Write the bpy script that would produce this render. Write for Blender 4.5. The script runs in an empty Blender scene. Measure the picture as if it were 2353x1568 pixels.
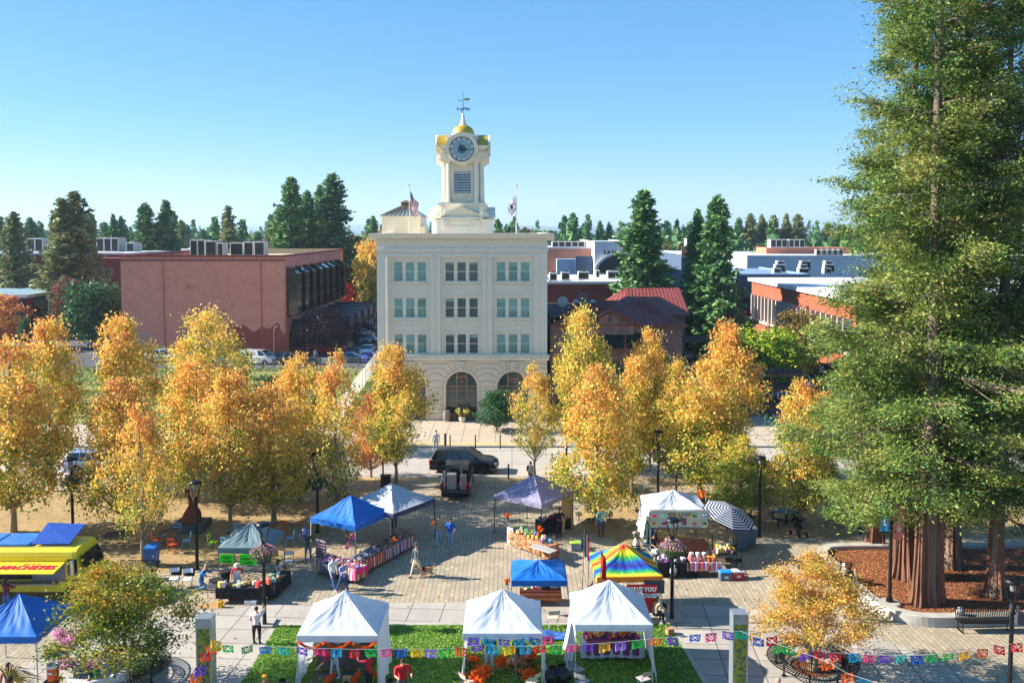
import bpy, bmesh, math, random
import numpy as np
from mathutils import Vector, Matrix, Euler
PI = math.pi; R = math.radians
SC = bpy.context.scene
COL = SC.collection
CAMH, FOC, TILT, YH = 17.5, 2080.0, R(3.2), 530.0
Y0 = YH + FOC*math.tan(TILT)
def ray(x, y):
 xc = (x-1176)/FOC; yc = (Y0-y)/FOC
 return Vector((xc, math.cos(TILT)+yc*math.sin(TILT), -math.sin(TILT)+yc*math.cos(TILT)))
def W(x, y, z=0.0):                 # point seen at photo pixel x, y lying at height z
 d = ray(x, y); t = (z-CAMH)/d.z
 return Vector((d.x*t, d.y*t, z))
def WD(x, y, Y):                    # point seen at photo pixel x, y lying at distance Y
 d = ray(x, y); t = Y/d.y
 return Vector((d.x*t, Y, CAMH+d.z*t))
def PX(x, Y, z=0.0):                # X coordinate of pixel column x at distance Y, height z
 dep = Y*math.cos(TILT)+(CAMH-z)*math.sin(TILT)
 return (x-1176)/FOC*dep
cam = bpy.data.cameras.new("Camera"); camo = bpy.data.objects.new("Camera", cam); COL.objects.link(camo)
camo.location = (0, 0, CAMH); camo.rotation_euler = (R(90)-TILT, 0, 0)
cam.sensor_width = 36; cam.lens = FOC/2352*36; cam.shift_y = -(784-Y0)/2352; cam.clip_start = .5; cam.clip_end = 60000
SC.camera = camo
def lin(c):
 return tuple(((v/255)/12.92 if v/255 <= .04045 else ((v/255+.055)/1.055)**2.4) for v in c)
MATS = {}
def mat(name, c, rough=.7, metal=0., var=.12, vs=3., bump=0., spec=.4, trans=0., alpha=1., coat=0., stretch=None):
 if name in MATS: return MATS[name]
 m = bpy.data.materials.new(name); m.use_nodes = True; MATS[name] = m
 nt = m.node_tree; b = nt.nodes['Principled BSDF']
 c = lin(c)
 b.inputs['Roughness'].default_value = rough; b.inputs['Metallic'].default_value = metal
 b.inputs['Specular IOR Level'].default_value = spec; b.inputs['Coat Weight'].default_value = coat
 tc = nt.nodes.new('ShaderNodeTexCoord'); src = tc.outputs['Object']
 if stretch:
  mp = nt.nodes.new('ShaderNodeMapping'); mp.inputs['Scale'].default_value = stretch
  nt.links.new(src, mp.inputs['Vector']); src = mp.outputs['Vector']
 n = nt.nodes.new('ShaderNodeTexNoise'); n.inputs['Scale'].default_value = vs; n.inputs['Detail'].default_value = 6
 n.inputs['Roughness'].default_value = .65
 nt.links.new(src, n.inputs['Vector'])
 r = nt.nodes.new('ShaderNodeValToRGB')
 r.color_ramp.elements[0].position = .25; r.color_ramp.elements[1].position = .75
 r.color_ramp.elements[0].color = tuple(max(0, v*(1-var*1.6)) for v in c)+(1,)
 r.color_ramp.elements[1].color = tuple(min(1, v*(1+var)) for v in c)+(1,)
 nt.links.new(n.outputs['Fac'], r.inputs['Fac']); nt.links.new(r.outputs['Color'], b.inputs['Base Color'])
 if bump:
  bp = nt.nodes.new('ShaderNodeBump'); bp.inputs['Strength'].default_value = bump; bp.inputs['Distance'].default_value = .05
  nt.links.new(n.outputs['Fac'], bp.inputs['Height']); nt.links.new(bp.outputs['Normal'], b.inputs['Normal'])
 if trans: cloth_trans(m, trans)
 return m
def cloth_trans(m, f):
 nt = m.node_tree; b = nt.nodes['Principled BSDF']; out = nt.nodes['Material Output']
 t = nt.nodes.new('ShaderNodeBsdfTranslucent'); mx = nt.nodes.new('ShaderNodeMixShader'); mx.inputs[0].default_value = f
 bc = b.inputs['Base Color']
 if bc.is_linked: nt.links.new(bc.links[0].from_socket, t.inputs['Color'])
 else: t.inputs['Color'].default_value = bc.default_value
 nt.links.new(b.outputs[0], mx.inputs[1]); nt.links.new(t.outputs[0], mx.inputs[2]); nt.links.new(mx.outputs[0], out.inputs['Surface'])
def leafmat(name, cols, noise=.5, tr=.35, rough=.55, big=.35, zk=0., rnd=1., off=0.):
 """cols: list of sRGB colours picked per leaf and shifted by clump noise"""
 if name in MATS: return MATS[name]
 m = bpy.data.materials.new(name); m.use_nodes = True; MATS[name] = m
 nt = m.node_tree; b = nt.nodes['Principled BSDF']; b.inputs['Roughness'].default_value = rough; b.inputs['Specular IOR Level'].default_value = .3
 g = nt.nodes.new('ShaderNodeNewGeometry'); tc = nt.nodes.new('ShaderNodeTexCoord'); oi = nt.nodes.new('ShaderNodeObjectInfo')
 ad = nt.nodes.new('ShaderNodeVectorMath'); ad.operation = 'ADD'
 sc = nt.nodes.new('ShaderNodeVectorMath'); sc.operation = 'SCALE'; sc.inputs['Scale'].default_value = 37.
 nt.links.new(oi.outputs['Location'], sc.inputs[0])
 nt.links.new(tc.outputs['Object'], ad.inputs[0]); nt.links.new(sc.outputs[0], ad.inputs[1])
 n = nt.nodes.new('ShaderNodeTexNoise'); n.inputs['Scale'].default_value = big; n.inputs['Detail'].default_value = 3
 nt.links.new(ad.outputs[0], n.inputs['Vector'])
 m1 = nt.nodes.new('ShaderNodeMath'); m1.operation = 'MULTIPLY_ADD'; m1.inputs[1].default_value = 2.2*noise; m1.inputs[2].default_value = -1.1*noise
 nt.links.new(n.outputs['Fac'], m1.inputs[0])
 m2 = nt.nodes.new('ShaderNodeMath'); m2.operation = 'ADD'; m2.use_clamp = True
 rr = nt.nodes.new('ShaderNodeMath'); rr.operation = 'MULTIPLY_ADD'; rr.inputs[1].default_value = rnd; rr.inputs[2].default_value = (1-rnd)*.5+off
 nt.links.new(g.outputs['Random Per Island'], rr.inputs[0]); last = rr.outputs[0]
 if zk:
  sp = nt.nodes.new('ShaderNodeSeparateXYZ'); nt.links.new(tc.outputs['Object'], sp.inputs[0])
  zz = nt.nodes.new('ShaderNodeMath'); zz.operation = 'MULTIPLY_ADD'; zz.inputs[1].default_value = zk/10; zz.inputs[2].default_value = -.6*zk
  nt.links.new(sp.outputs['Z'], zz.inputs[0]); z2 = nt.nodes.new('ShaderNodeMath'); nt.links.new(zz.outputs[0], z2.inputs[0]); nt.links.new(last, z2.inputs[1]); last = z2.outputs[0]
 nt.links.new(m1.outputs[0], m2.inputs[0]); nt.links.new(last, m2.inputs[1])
 r = nt.nodes.new('ShaderNodeValToRGB'); el = r.color_ramp.elements
 for i, c in enumerate(cols):
  p = i/max(1, len(cols)-1)
  e = el[i] if i < 2 else el.new(p)
  e.position = p; e.color = lin(c)+(1,)
 nt.links.new(m2.outputs[0], r.inputs['Fac']); nt.links.new(r.outputs['Color'], b.inputs['Base Color'])
 if tr: cloth_trans(m, tr)
 return m
def wave_stripes(name, cols, scale, axis='X', rough=.85, tr=0., coord='UV'):
 """striped cloth: constant colour ramp repeated along one axis"""
 if name in MATS: return MATS[name]
 m = bpy.data.materials.new(name); m.use_nodes = True; MATS[name] = m
 nt = m.node_tree; b = nt.nodes['Principled BSDF']; b.inputs['Roughness'].default_value = rough
 tc = nt.nodes.new('ShaderNodeTexCoord'); sp = nt.nodes.new('ShaderNodeSeparateXYZ')
 nt.links.new(tc.outputs['Object'], sp.inputs[0])
 mu = nt.nodes.new('ShaderNodeMath'); mu.operation = 'MULTIPLY'; mu.inputs[1].default_value = scale
 fr = nt.nodes.new('ShaderNodeMath'); fr.operation = 'FRACT'
 nt.links.new(sp.outputs[axis], mu.inputs[0]); nt.links.new(mu.outputs[0], fr.inputs[0])
 r = nt.nodes.new('ShaderNodeValToRGB'); r.color_ramp.interpolation = 'CONSTANT'; el = r.color_ramp.elements
 for i, c in enumerate(cols):
  e = el[i] if i < 2 else el.new(i/len(cols))
  e.position = i/len(cols); e.color = lin(c)+(1,)
 nt.links.new(fr.outputs[0], r.inputs['Fac']); nt.links.new(r.outputs['Color'], b.inputs['Base Color'])
 if tr: cloth_trans(m, tr)
 return m
def brickmat(name, c1, c2, mortar, bw, bh, msize=.01, offset=.5, rough=.85, var=.25, vert=False, rot=0., bump=.3, spread=.5, stain=0.):
 """brick / paver pattern in metres on object coordinates; vert: on walls (u = x+y, v = z)"""
 if name in MATS: return MATS[name]
 m = bpy.data.materials.new(name); m.use_nodes = True; MATS[name] = m
 nt = m.node_tree; b = nt.nodes['Principled BSDF']; b.inputs['Roughness'].default_value = rough; b.inputs['Specular IOR Level'].default_value = .25
 tc = nt.nodes.new('ShaderNodeTexCoord'); src = tc.outputs['Object']
 if vert:
  sp = nt.nodes.new('ShaderNodeSeparateXYZ'); nt.links.new(src, sp.inputs[0])
  a = nt.nodes.new('ShaderNodeMath'); nt.links.new(sp.outputs['X'], a.inputs[0]); nt.links.new(sp.outputs['Y'], a.inputs[1])
  cb = nt.nodes.new('ShaderNodeCombineXYZ'); nt.links.new(a.outputs[0], cb.inputs['X']); nt.links.new(sp.outputs['Z'], cb.inputs['Y'])
  src2 = cb.outputs[0]
 else: src2 = src
 mp = nt.nodes.new('ShaderNodeMapping'); mp.inputs['Rotation'].default_value = (0, 0, rot); nt.links.new(src2, mp.inputs['Vector'])
 br = nt.nodes.new('ShaderNodeTexBrick'); nt.links.new(mp.outputs[0], br.inputs['Vector'])
 br.offset = offset; br.inputs['Scale'].default_value = 1.; br.inputs['Brick Width'].default_value = bw; br.inputs['Row Height'].default_value = bh
 br.inputs['Mortar Size'].default_value = msize; br.inputs['Mortar Smooth'].default_value = .2; br.inputs['Bias'].default_value = 0.
 br.inputs['Color1'].default_value = lin(c1)+(1,); br.inputs['Color2'].default_value = lin(c2)+(1,); br.inputs['Mortar'].default_value = lin(mortar)+(1,)
 n = nt.nodes.new('ShaderNodeTexNoise'); n.inputs['Scale'].default_value = spread; n.inputs['Detail'].default_value = 8; n.inputs['Roughness'].default_value = .7
 nt.links.new(src, n.inputs['Vector'])
 hs = nt.nodes.new('ShaderNodeHueSaturation'); nt.links.new(br.outputs['Color'], hs.inputs['Color'])
 mr = nt.nodes.new('ShaderNodeMapRange'); mr.inputs['From Min'].default_value = .3; mr.inputs['From Max'].default_value = .7
 mr.inputs['To Min'].default_value = 1-var; mr.inputs['To Max'].default_value = 1+var*.7
 nt.links.new(n.outputs['Fac'], mr.inputs['Value']); nt.links.new(mr.outputs[0], hs.inputs['Value'])
 nt.links.new(hs.outputs[0], b.inputs['Base Color'])
 if bump:
  bp = nt.nodes.new('ShaderNodeBump'); bp.inputs['Strength'].default_value = bump; bp.inputs['Distance'].default_value = .01; bp.invert = True
  nt.links.new(br.outputs['Fac'], bp.inputs['Height']); nt.links.new(bp.outputs['Normal'], b.inputs['Normal'])
 return m
def glassmat(name, c, rough=.06, metal=.0, spec=1.):
 if name in MATS: return MATS[name]
 m = mat(name, c, rough=rough, metal=metal, var=.3, vs=.7, spec=spec); return m
class MB:
 def __init__(s): s.v = []; s.f = []; s.m = []; s.T = Matrix()
 def add(s, vs, fs, m=0):
  o = len(s.v); T = s.T
  s.v.extend([tuple(T @ Vector(p)) for p in vs]); s.f.extend([tuple(i+o for i in f) for f in fs]); s.m.extend([m]*len(fs)); return s
 def box(s, x0, x1, y0, y1, z0, z1, m=0):
  return s.add([(x0,y0,z0),(x1,y0,z0),(x1,y1,z0),(x0,y1,z0),(x0,y0,z1),(x1,y0,z1),(x1,y1,z1),(x0,y1,z1)],
                     [(0,3,2,1),(4,5,6,7),(0,1,5,4),(1,2,6,5),(2,3,7,6),(3,0,4,7)], m)
 def cbox(s, c, sx, sy, sz, m=0): return s.box(c[0]-sx/2, c[0]+sx/2, c[1]-sy/2, c[1]+sy/2, c[2]-sz/2, c[2]+sz/2, m)
 def bbox(s, x0, x1, y0, y1, z0, z1, r=.03, m=0):
  """box with chamfered vertical edges and top"""
  p = [(x0+r,y0),(x1-r,y0),(x1,y0+r),(x1,y1-r),(x1-r,y1),(x0+r,y1),(x0,y1-r),(x0,y0+r)]
  q = [(x0+2*r,y0+r),(x1-2*r,y0+r),(x1-r,y0+2*r),(x1-r,y1-2*r),(x1-2*r,y1-r),(x0+2*r,y1-r),(x0+r,y1-2*r),(x0+r,y0+2*r)]
  vs = [(a,b,z0) for a,b in p]+[(a,b,z1-r) for a,b in p]+[(a,b,z1) for a,b in q]
  fs = [tuple(range(7,-1,-1)), tuple(range(16,24))]
  for k in (0, 8):
   for i in range(8): fs.append((k+i, k+(i+1)%8, k+8+(i+1)%8, k+8+i))
  return s.add(vs, fs, m)
 def cyl(s, p0, p1, r0, r1=None, n=8, m=0, cap=True):
  r1 = r0 if r1 is None else r1
  p0 = Vector(p0); p1 = Vector(p1); d = (p1-p0)
  if d.length < 1e-6: return s
  d.normalize(); a = d.orthogonal().normalized(); b = d.cross(a)
  vs = []
  for p, r in ((p0, r0), (p1, r1)):
   for i in range(n):
    t = 2*PI*i/n; vs.append(tuple(p+a*math.cos(t)*r+b*math.sin(t)*r))
  fs = [(i, (i+1)%n, n+(i+1)%n, n+i) for i in range(n)]
  if cap: fs += [tuple(range(n-1,-1,-1)), tuple(range(n,2*n))]
  return s.add(vs, fs, m)
 def tube(s, pts, r, n=6, m=0):
  rs = r if isinstance(r, (list, tuple)) else [r]*len(pts)
  pts = [Vector(p) for p in pts]; vs = []; fs = []; a = None
  for k, p in enumerate(pts):
   d = (pts[min(k+1, len(pts)-1)]-pts[max(k-1, 0)])
   d = d.normalized() if d.length > 1e-9 else Vector((0,0,1))
   if a is None: a = d.orthogonal().normalized()
   else:
    a = a-d*a.dot(d); a = a.normalized() if a.length > 1e-6 else d.orthogonal().normalized()
   b = d.cross(a)
   for i in range(n):
    t = 2*PI*i/n; vs.append(tuple(p+(a*math.cos(t)+b*math.sin(t))*rs[k]))
  for k in range(len(pts)-1):
   for i in range(n): fs.append((k*n+i, k*n+(i+1)%n, (k+1)*n+(i+1)%n, (k+1)*n+i))
  fs += [tuple(range(n-1,-1,-1)), tuple(range((len(pts)-1)*n, len(pts)*n))]
  return s.add(vs, fs, m)
 def lathe(s, prof, c=(0,0,0), n=16, m=0, sx=1., sy=1.):
  vs = []; fs = []
  for r, z in prof:
   for i in range(n):
    t = 2*PI*i/n; vs.append((c[0]+math.cos(t)*r*sx, c[1]+math.sin(t)*r*sy, c[2]+z))
  for k in range(len(prof)-1):
   for i in range(n): fs.append((k*n+i, k*n+(i+1)%n, (k+1)*n+(i+1)%n, (k+1)*n+i))
  fs += [tuple(range(n-1,-1,-1)), tuple(range((len(prof)-1)*n, len(prof)*n))]
  return s.add(vs, fs, m)
 def prism(s, poly, z0, z1, m=0):
  n = len(poly)
  return s.add([(x,y,z0) for x,y in poly]+[(x,y,z1) for x,y in poly],
                     [tuple(range(n-1,-1,-1)), tuple(range(n,2*n))]+[(i,(i+1)%n,n+(i+1)%n,n+i) for i in range(n)], m)
 def extr(s, poly, x0, x1, m=0, axis='x'):
  """extrude a y,z outline along x (or an x,z outline along y)"""
  n = len(poly)
  if axis == 'x': A = [(x0,a,b) for a,b in poly]; B = [(x1,a,b) for a,b in poly]
  else: A = [(a,x0,b) for a,b in poly]; B = [(a,x1,b) for a,b in poly]
  return s.add(A+B, [tuple(range(n-1,-1,-1)), tuple(range(n,2*n))]+[(i,(i+1)%n,n+(i+1)%n,n+i) for i in range(n)], m)
 def grid(s, fn, nu, nv, m=0, mf=None):
  vs = [tuple(fn(i/nu, j/nv)) for j in range(nv+1) for i in range(nu+1)]
  o = len(s.v); T = s.T
  s.v.extend([tuple(T @ Vector(p)) for p in vs])
  for j in range(nv):
   for i in range(nu):
    a = o+j*(nu+1)+i; s.f.append((a, a+1, a+nu+2, a+nu+1)); s.m.append(mf(i/nu, j/nv) if mf else m)
  return s
 def sph(s, c, r, n=8, k=6, m=0, sz=1., sx=1., sy=1.):
  prof = [(math.sin(PI*j/k)*r, -math.cos(PI*j/k)*r*sz) for j in range(k+1)]
  prof[0] = (r*.02, prof[0][1]); prof[-1] = (r*.02, prof[-1][1])
  return s.lathe(prof, c, n, m, sx, sy)
 def build(s, name, mats, parent=None, world=False, smooth=False, loc=None):
  me = bpy.data.meshes.new(name)
  vs = s.v
  if world and parent is not None:
   inv = parent.matrix_basis.inverted(); vs = [tuple(inv @ Vector(p)) for p in vs]
  if loc is not None: l = Vector(loc); vs = [tuple(Vector(p)-l) for p in vs]
  me.from_pydata(vs, [], s.f); me.polygons.foreach_set('material_index', s.m)
  if not isinstance(mats, (list, tuple)): mats = [mats]
  for m in mats: me.materials.append(m)
  if smooth:
   me.polygons.foreach_set('use_smooth', [True]*len(s.f))
   try: me.set_sharp_from_angle(angle=R(40))
   except Exception: pass
  me.update()
  o = bpy.data.objects.new(name, me); COL.objects.link(o)
  if parent is not None: o.parent = parent
  if loc is not None: o.location = loc
  return o
def tag(o, label, cat, group=None):
 o['label'] = label; o['category'] = cat
 if group: o['group'] = group
 return o
def thing(name, label, cat, loc=(0,0,0), rz=0., group=None, scale=None):
 o = bpy.data.objects.new(name, None); COL.objects.link(o)
 o.location = loc; o.rotation_euler = (0, 0, rz)
 if scale: o.scale = scale if isinstance(scale, (tuple, list)) else (scale,)*3
 o.matrix_basis  # keep evaluated
 return tag(o, label, cat, group)
def kids(o): return list(o.children)
def dup(root, loc, rz=None, label=None, group=None, scale=None, mats=None):
 r = root.copy(); COL.objects.link(r); r.location = loc
 if rz is not None: r.rotation_euler = (0, 0, rz)
 if scale: r.scale = scale if isinstance(scale, (tuple, list)) else (scale,)*3
 if label: r['label'] = label
 if group: r['group'] = group
 def rec(a, b):
  for ch in kids(a):
   c = ch.copy(); COL.objects.link(c); c.parent = b
   if mats:
    for i, sl in enumerate(c.material_slots):
     if ch.material_slots[i].material and ch.material_slots[i].material.name in mats:
      sl.link = 'OBJECT'; sl.material = mats[ch.material_slots[i].material.name]
   rec(ch, c)
 rec(root, r)
 return r
def struct(o): o['kind'] = 'structure'; return o
def text(s, size, mtl, parent, loc, rot=(0,0,0), name='lettering', depth=.01, ax='CENTER', bold=0., shear=0., sx=1., space=1.):
 cu = bpy.data.curves.new(name, 'FONT'); cu.body = s; cu.size = size; cu.align_x = ax; cu.align_y = 'CENTER'
 cu.extrude = depth; cu.offset = bold; cu.shear = shear; cu.resolution_u = 2; cu.space_character = space
 t = bpy.data.objects.new(name, cu); COL.objects.link(t)
 dg = bpy.context.evaluated_depsgraph_get()
 me = bpy.data.meshes.new_from_object(t.evaluated_get(dg)); me.name = name
 COL.objects.unlink(t); bpy.data.objects.remove(t); bpy.data.curves.remove(cu)
 me.materials.clear(); me.materials.append(mtl)
 o = bpy.data.objects.new(name, me); COL.objects.link(o)
 o.parent = parent; o.location = loc; o.rotation_euler = rot; o.scale = (sx, 1, 1)
 return o
def quadmesh(name, C, A, B, mats, mi=None):
 """C centres, A/B half axes (N,3): one leaf-shaped quad each"""
 N = len(C); V = np.empty((N, 4, 3), np.float32)
 V[:, 0] = C-A; V[:, 1] = C-B+A*.1; V[:, 2] = C+A; V[:, 3] = C+B+A*.1
 me = bpy.data.meshes.new(name); me.vertices.add(N*4); me.loops.add(N*4); me.polygons.add(N)
 me.vertices.foreach_set('co', V.reshape(-1)); me.loops.foreach_set('vertex_index', np.arange(N*4, dtype=np.int32))
 me.polygons.foreach_set('loop_start', np.arange(0, N*4, 4, dtype=np.int32))
 me.polygons.foreach_set('loop_total', np.full(N, 4, np.int32))
 if mi is not None: me.polygons.foreach_set('material_index', mi.astype(np.int32))
 if not isinstance(mats, (list, tuple)): mats = [mats]
 for m in mats: me.materials.append(m)
 me.update(calc_edges=True); return me
def unit(a): return a/np.maximum(np.linalg.norm(a, axis=1, keepdims=True), 1e-6)
def leafaxes(rng, N, size, asp=.6, up=0.):
 n = rng.normal(size=(N, 3)); n[:, 2] += up; n = unit(n)
 a = unit(np.cross(n, rng.normal(size=(N, 3)))); b = np.cross(n, a)
 s = size*(.6+.8*rng.random((N, 1)))*.5
 return a*s, b*s*asp
w = bpy.data.worlds.new("World"); SC.world = w; w.use_nodes = True
SUN_EL, SUN_AZ = R(29), R(4)        # azimuth: measured from -X towards +Y
to_sun = Vector((-math.cos(SUN_EL)*math.cos(SUN_AZ), math.cos(SUN_EL)*math.sin(SUN_AZ), math.sin(SUN_EL)))
nt = w.node_tree; bg = nt.nodes['Background']
sky = nt.nodes.new('ShaderNodeTexSky'); sky.sky_type = 'NISHITA'; sky.sun_disc = False
sky.sun_elevation = SUN_EL; sky.sun_rotation = R(270)+SUN_AZ; sky.air_density = 1.0; sky.dust_density = 0.; sky.ozone_density = 6.; sky.altitude = 3000
gm = nt.nodes.new('ShaderNodeGamma'); gm.inputs[1].default_value = .5
hs = nt.nodes.new('ShaderNodeHueSaturation'); hs.inputs['Saturation'].default_value = 1.58; hs.inputs['Value'].default_value = 1.12
nt.links.new(sky.outputs[0], gm.inputs[0]); nt.links.new(gm.outputs[0], hs.inputs['Color']); nt.links.new(hs.outputs[0], bg.inputs[0]); bg.inputs[1].default_value = .15
sl = bpy.data.lights.new("Sun", 'SUN'); sl.energy = 5.0; sl.angle = R(.5); sl.color = (1, .93, .82)
so = bpy.data.objects.new("Sun", sl); COL.objects.link(so); so.rotation_euler = (-to_sun).to_track_quat('-Z', 'Y').to_euler()
SC.view_settings.view_transform = 'Standard'; SC.view_settings.look = 'None'; SC.view_settings.exposure = 1.46; SC.view_settings.gamma = 1
SC.cycles.max_bounces = 6; SC.cycles.diffuse_bounces = 3; SC.cycles.glossy_bounces = 2; SC.cycles.transmission_bounces = 3; SC.cycles.transparent_max_bounces = 6
SC.cycles.volume_bounces = 0; SC.cycles.caustics_reflective = False; SC.cycles.caustics_refractive = False
SC.cycles.use_adaptive_sampling = True; SC.cycles.adaptive_threshold = .02
M_asph = mat('asphalt', (78, 80, 86), .9, var=.18, vs=.6, bump=.05)
M_road = brickmat('concrete_road', (176,168,158), (168,160,150), (120,114,108), 6., 3.2, .03, 0., var=.1, spread=.35, bump=.1)
M_conc = brickmat('concrete_slab', (172,164,153), (160,152,143), (92,86,80), 1.5, 1.35, .022, 0., var=.14, spread=.9, rot=R(4), bump=.4)
M_fore = brickmat('forecourt_slab', (186,170,150), (178,163,144), (128,116,104), 1.4, 1.1, .03, 0., var=.1, spread=.8, bump=.3)
M_pave = brickmat('tan_pavers', (176,160,134), (154,143,124), (110,102,92), .48, .23, .013, .5, var=.18, spread=.5, bump=.4, rot=R(90))
M_yell = brickmat('tactile_yellow', (206,178,122), (198,170,112), (160,138,100), .6, .6, .02, 0., var=.1, spread=1.)
M_gran = mat('decomposed_granite', (158,134,92), .95, var=.22, vs=.9, bump=.15)
M_lawn = mat('lawn_soil', (72, 108, 34), .95, var=.3, vs=1.2, bump=.3)
M_vac = mat('vacant_lot_grass', (120,122,62), .95, var=.38, vs=.25, bump=.2)
M_mulch = mat('bark_mulch', (140, 88, 54), .95, var=.5, vs=9., bump=.8)
M_kerb = mat('kerb_concrete', (168,162,152), .85, var=.12, vs=2.)
M_line = mat('road_paint', (205,203,196), .7, var=.15, vs=5.)
M_land = mat('far_land', (72, 84, 58), .95, var=.4, vs=.01)
def sheet(name, pts, z, m, holes=None):
 """flat sheet from photo-pixel outline or world xy outline (tuples of len 2 with w=True)"""
 b = MB(); b.add([(p[0], p[1], z) for p in pts], [tuple(range(len(pts)))]); o = b.build(name, m); struct(o)
 if o.data.polygons[0].normal.z < 0: o.data.flip_normals()
 return o
def pxs(*p): return [tuple(W(x, y))[:2] for x, y in p]
sheet('ground', [(-9000,-300),(9000,-300),(9000,14000),(-9000,14000)], -.05, M_land)
sheet('town_ground', [(-260,-20),(300,-20),(300,420),(-260,420)], -.012, M_asph)
yN = W(1176,1092).y; yS = W(1176,1028).y; yH = 82.7
sheet('street', [(-90,yN),(110,yN),(110,yS),(-90,yS)], 0., M_road)
sheet('plaza_paving', [(-60,24),(62,24),(62,yN-.9),(-60,yN-.9)], .1, M_pave)
b = MB(); b.box(-60,62,yN-.9,yN-.15,-.02,.104); struct(b.build('plaza_kerb', M_kerb))
b = MB(); b.box(-26,14,yN-1.75,yN-.95,.09,.112); struct(b.build('tactile_strip_plaza', M_yell))
b = MB(); b.box(-90,60,yS+.15,yS+.6,-.02,.112); struct(b.build('forecourt_kerb', M_kerb))
sheet('forecourt_pavement', [(-90,yS+.6),(60,yS+.6),(60,yH+3),(-12.8,yH+3),(-12.8,yH-2),(-90,yH-2)], .1, M_fore)
sheet('tactile_strip_forecourt', [(-9,yS+.65),(1.8,yS+.65),(1.8,yS+1.5),(-9,yS+1.5)], .106, M_yell)
cw = pxs((-260,1640),(0,1557),(110,1510),(260,1452),(412,1410),(585,1394),(888,1389),(1177,1387),(1400,1386),(1540,1387),(1700,1397),(1850,1424),(1974,1456),(2081,1492),(2200,1540),(2420,1640),(2420,1900),(-260,1900))
sheet('concrete_walk', cw, .104, M_conc)
lw = pxs((636,1441),(1536,1438),(1611,1568),(1720,1760),(440,1760),(561,1568))
sheet('lawn_edge', pxs((626,1434),(1543,1431),(1623,1568),(1738,1770),(424,1770),(549,1568)), .110, M_kerb)
LAWN = lw
sheet('lawn', lw, .116, M_lawn)
gl = pxs((-500,1355),(-100,1352),(368,1325),(560,1305),(706,1288),(738,1240),(820,1180),(868,1126),(-500,1132))
sheet('gravel_ground', gl, .104, M_gran)
b = MB()
edge = [W(*p) for p in ((-100,1352),(368,1325),(470,1315),(560,1305),(640,1298),(706,1286),(728,1262))]
for p, q in zip(edge[:-1], edge[1:]):
 d = (q-p).normalized(); n = Vector((-d.y, d.x, 0))*.09
 b.prism([(p-n)[:2], (q-n)[:2], (q+n)[:2], (p+n)[:2]], .09, .125)
struct(b.build('gravel_edging', M_kerb))
gr = pxs((1352,1148),(1330,1185),(1340,1226),(1405,1239),(1445,1262),(1560,1252),(1740,1239),(2080,1239),(2700,1239),(2700,1138),(1352,1138))
sheet('gravel_ground', gr, .104, M_gran)
sheet('vacant_lot', [(-72,W(500,1008).y),(-13.5,W(500,1008).y),(-13.5,W(700,846).y),(-72,W(700,846).y)], .0, M_vac)
sheet('parking_lot', [(-75,W(700,846).y),(-12.6,W(700,846).y),(-12.6,240),(-75,240)], -.004, M_asph)
sheet('park_lawn', [(-60,238),(10,238),(10,300),(-60,300)], .0, mat('park_green', (92,132,40), .9, var=.3, vs=.2))
sheet('light_roadway', [(-72,213),(-6,213),(-6,236),(-72,236)], .0, mat('pale_road', (150,142,130), .9, vs=.3))
b = MB()
for x0, y0, x1, y1 in ((60,838,112,822),(120,822,160,808),(75,852,150,846),(180,812,260,806),(200,800,250,792)):
 p = W(x0,y0); q = W(x1,y1); d = (q-p).normalized(); n = Vector((-d.y, d.x, 0))*.09
 b.add([tuple(p-n), tuple(q-n), tuple(q+n), tuple(p+n)], [(0,1,2,3)])
for v in range(len(b.v)): b.v[v] = (b.v[v][0], b.v[v][1], .004)
struct(b.build('road_markings', M_line))
b = MB()
for k in range(9):
 yy = 118+k*5.6
 b.box(-26.4,-21.6,yy,yy+.12,0.,.006)
struct(b.build('parking_markings', M_line))
rng = np.random.default_rng(3)
x0 = min(p[0] for p in LAWN); x1 = max(p[0] for p in LAWN); y0 = 27.; y1 = max(p[1] for p in LAWN)
yb, yt = LAWN[4][1], LAWN[0][1]
N = 60000
ys = rng.uniform(29.5, yt, N); f = (ys-yb)/(yt-yb)
xl = LAWN[4][0]+(LAWN[0][0]-LAWN[4][0])*f; xr = LAWN[3][0]+(LAWN[1][0]-LAWN[3][0])*f
xs = xl+(xr-xl)*rng.random(N)
C = np.stack([xs, ys, np.full(N, .135)], 1)
A = np.stack([rng.normal(0,.025,N), rng.normal(0,.025,N), rng.uniform(.015,.045,N)], 1)
B = np.stack([rng.normal(0,.02,N), rng.normal(0,.02,N), np.zeros(N)], 1)
me = quadmesh('grass', C, A, B, leafmat('grass_blades', [(84,126,34),(120,164,50),(146,186,62),(166,190,90)], .7, .3, big=.8))
o = bpy.data.objects.new('grass', me); COL.objects.link(o); o['kind'] = 'stuff'; o['label'] = 'short mown green grass growing on the lawn around the white tents'
o['category'] = 'grass'
N = 16000
xs = rng.uniform(-60, -14, N); ys = rng.uniform(84.5, 116, N)
keep = (np.sin(xs*.5+ys*.3)+np.sin(ys*.9-xs*.2)+rng.normal(0,.5,N)) > -.3
C = np.stack([xs, ys, np.full(N, .1)], 1)[keep]; n_ = len(C)
A = np.stack([rng.normal(0,.07,n_), rng.normal(0,.07,n_), rng.uniform(.05,.16,n_)], 1); B = np.stack([rng.normal(0,.09,n_), rng.normal(0,.05,n_), np.zeros(n_)], 1)
me = quadmesh('rough_grass', C, A, B, leafmat('lot_grass', [(150,136,84),(110,128,50),(120,150,50),(84,112,40)], 1., .2, big=.12))
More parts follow.
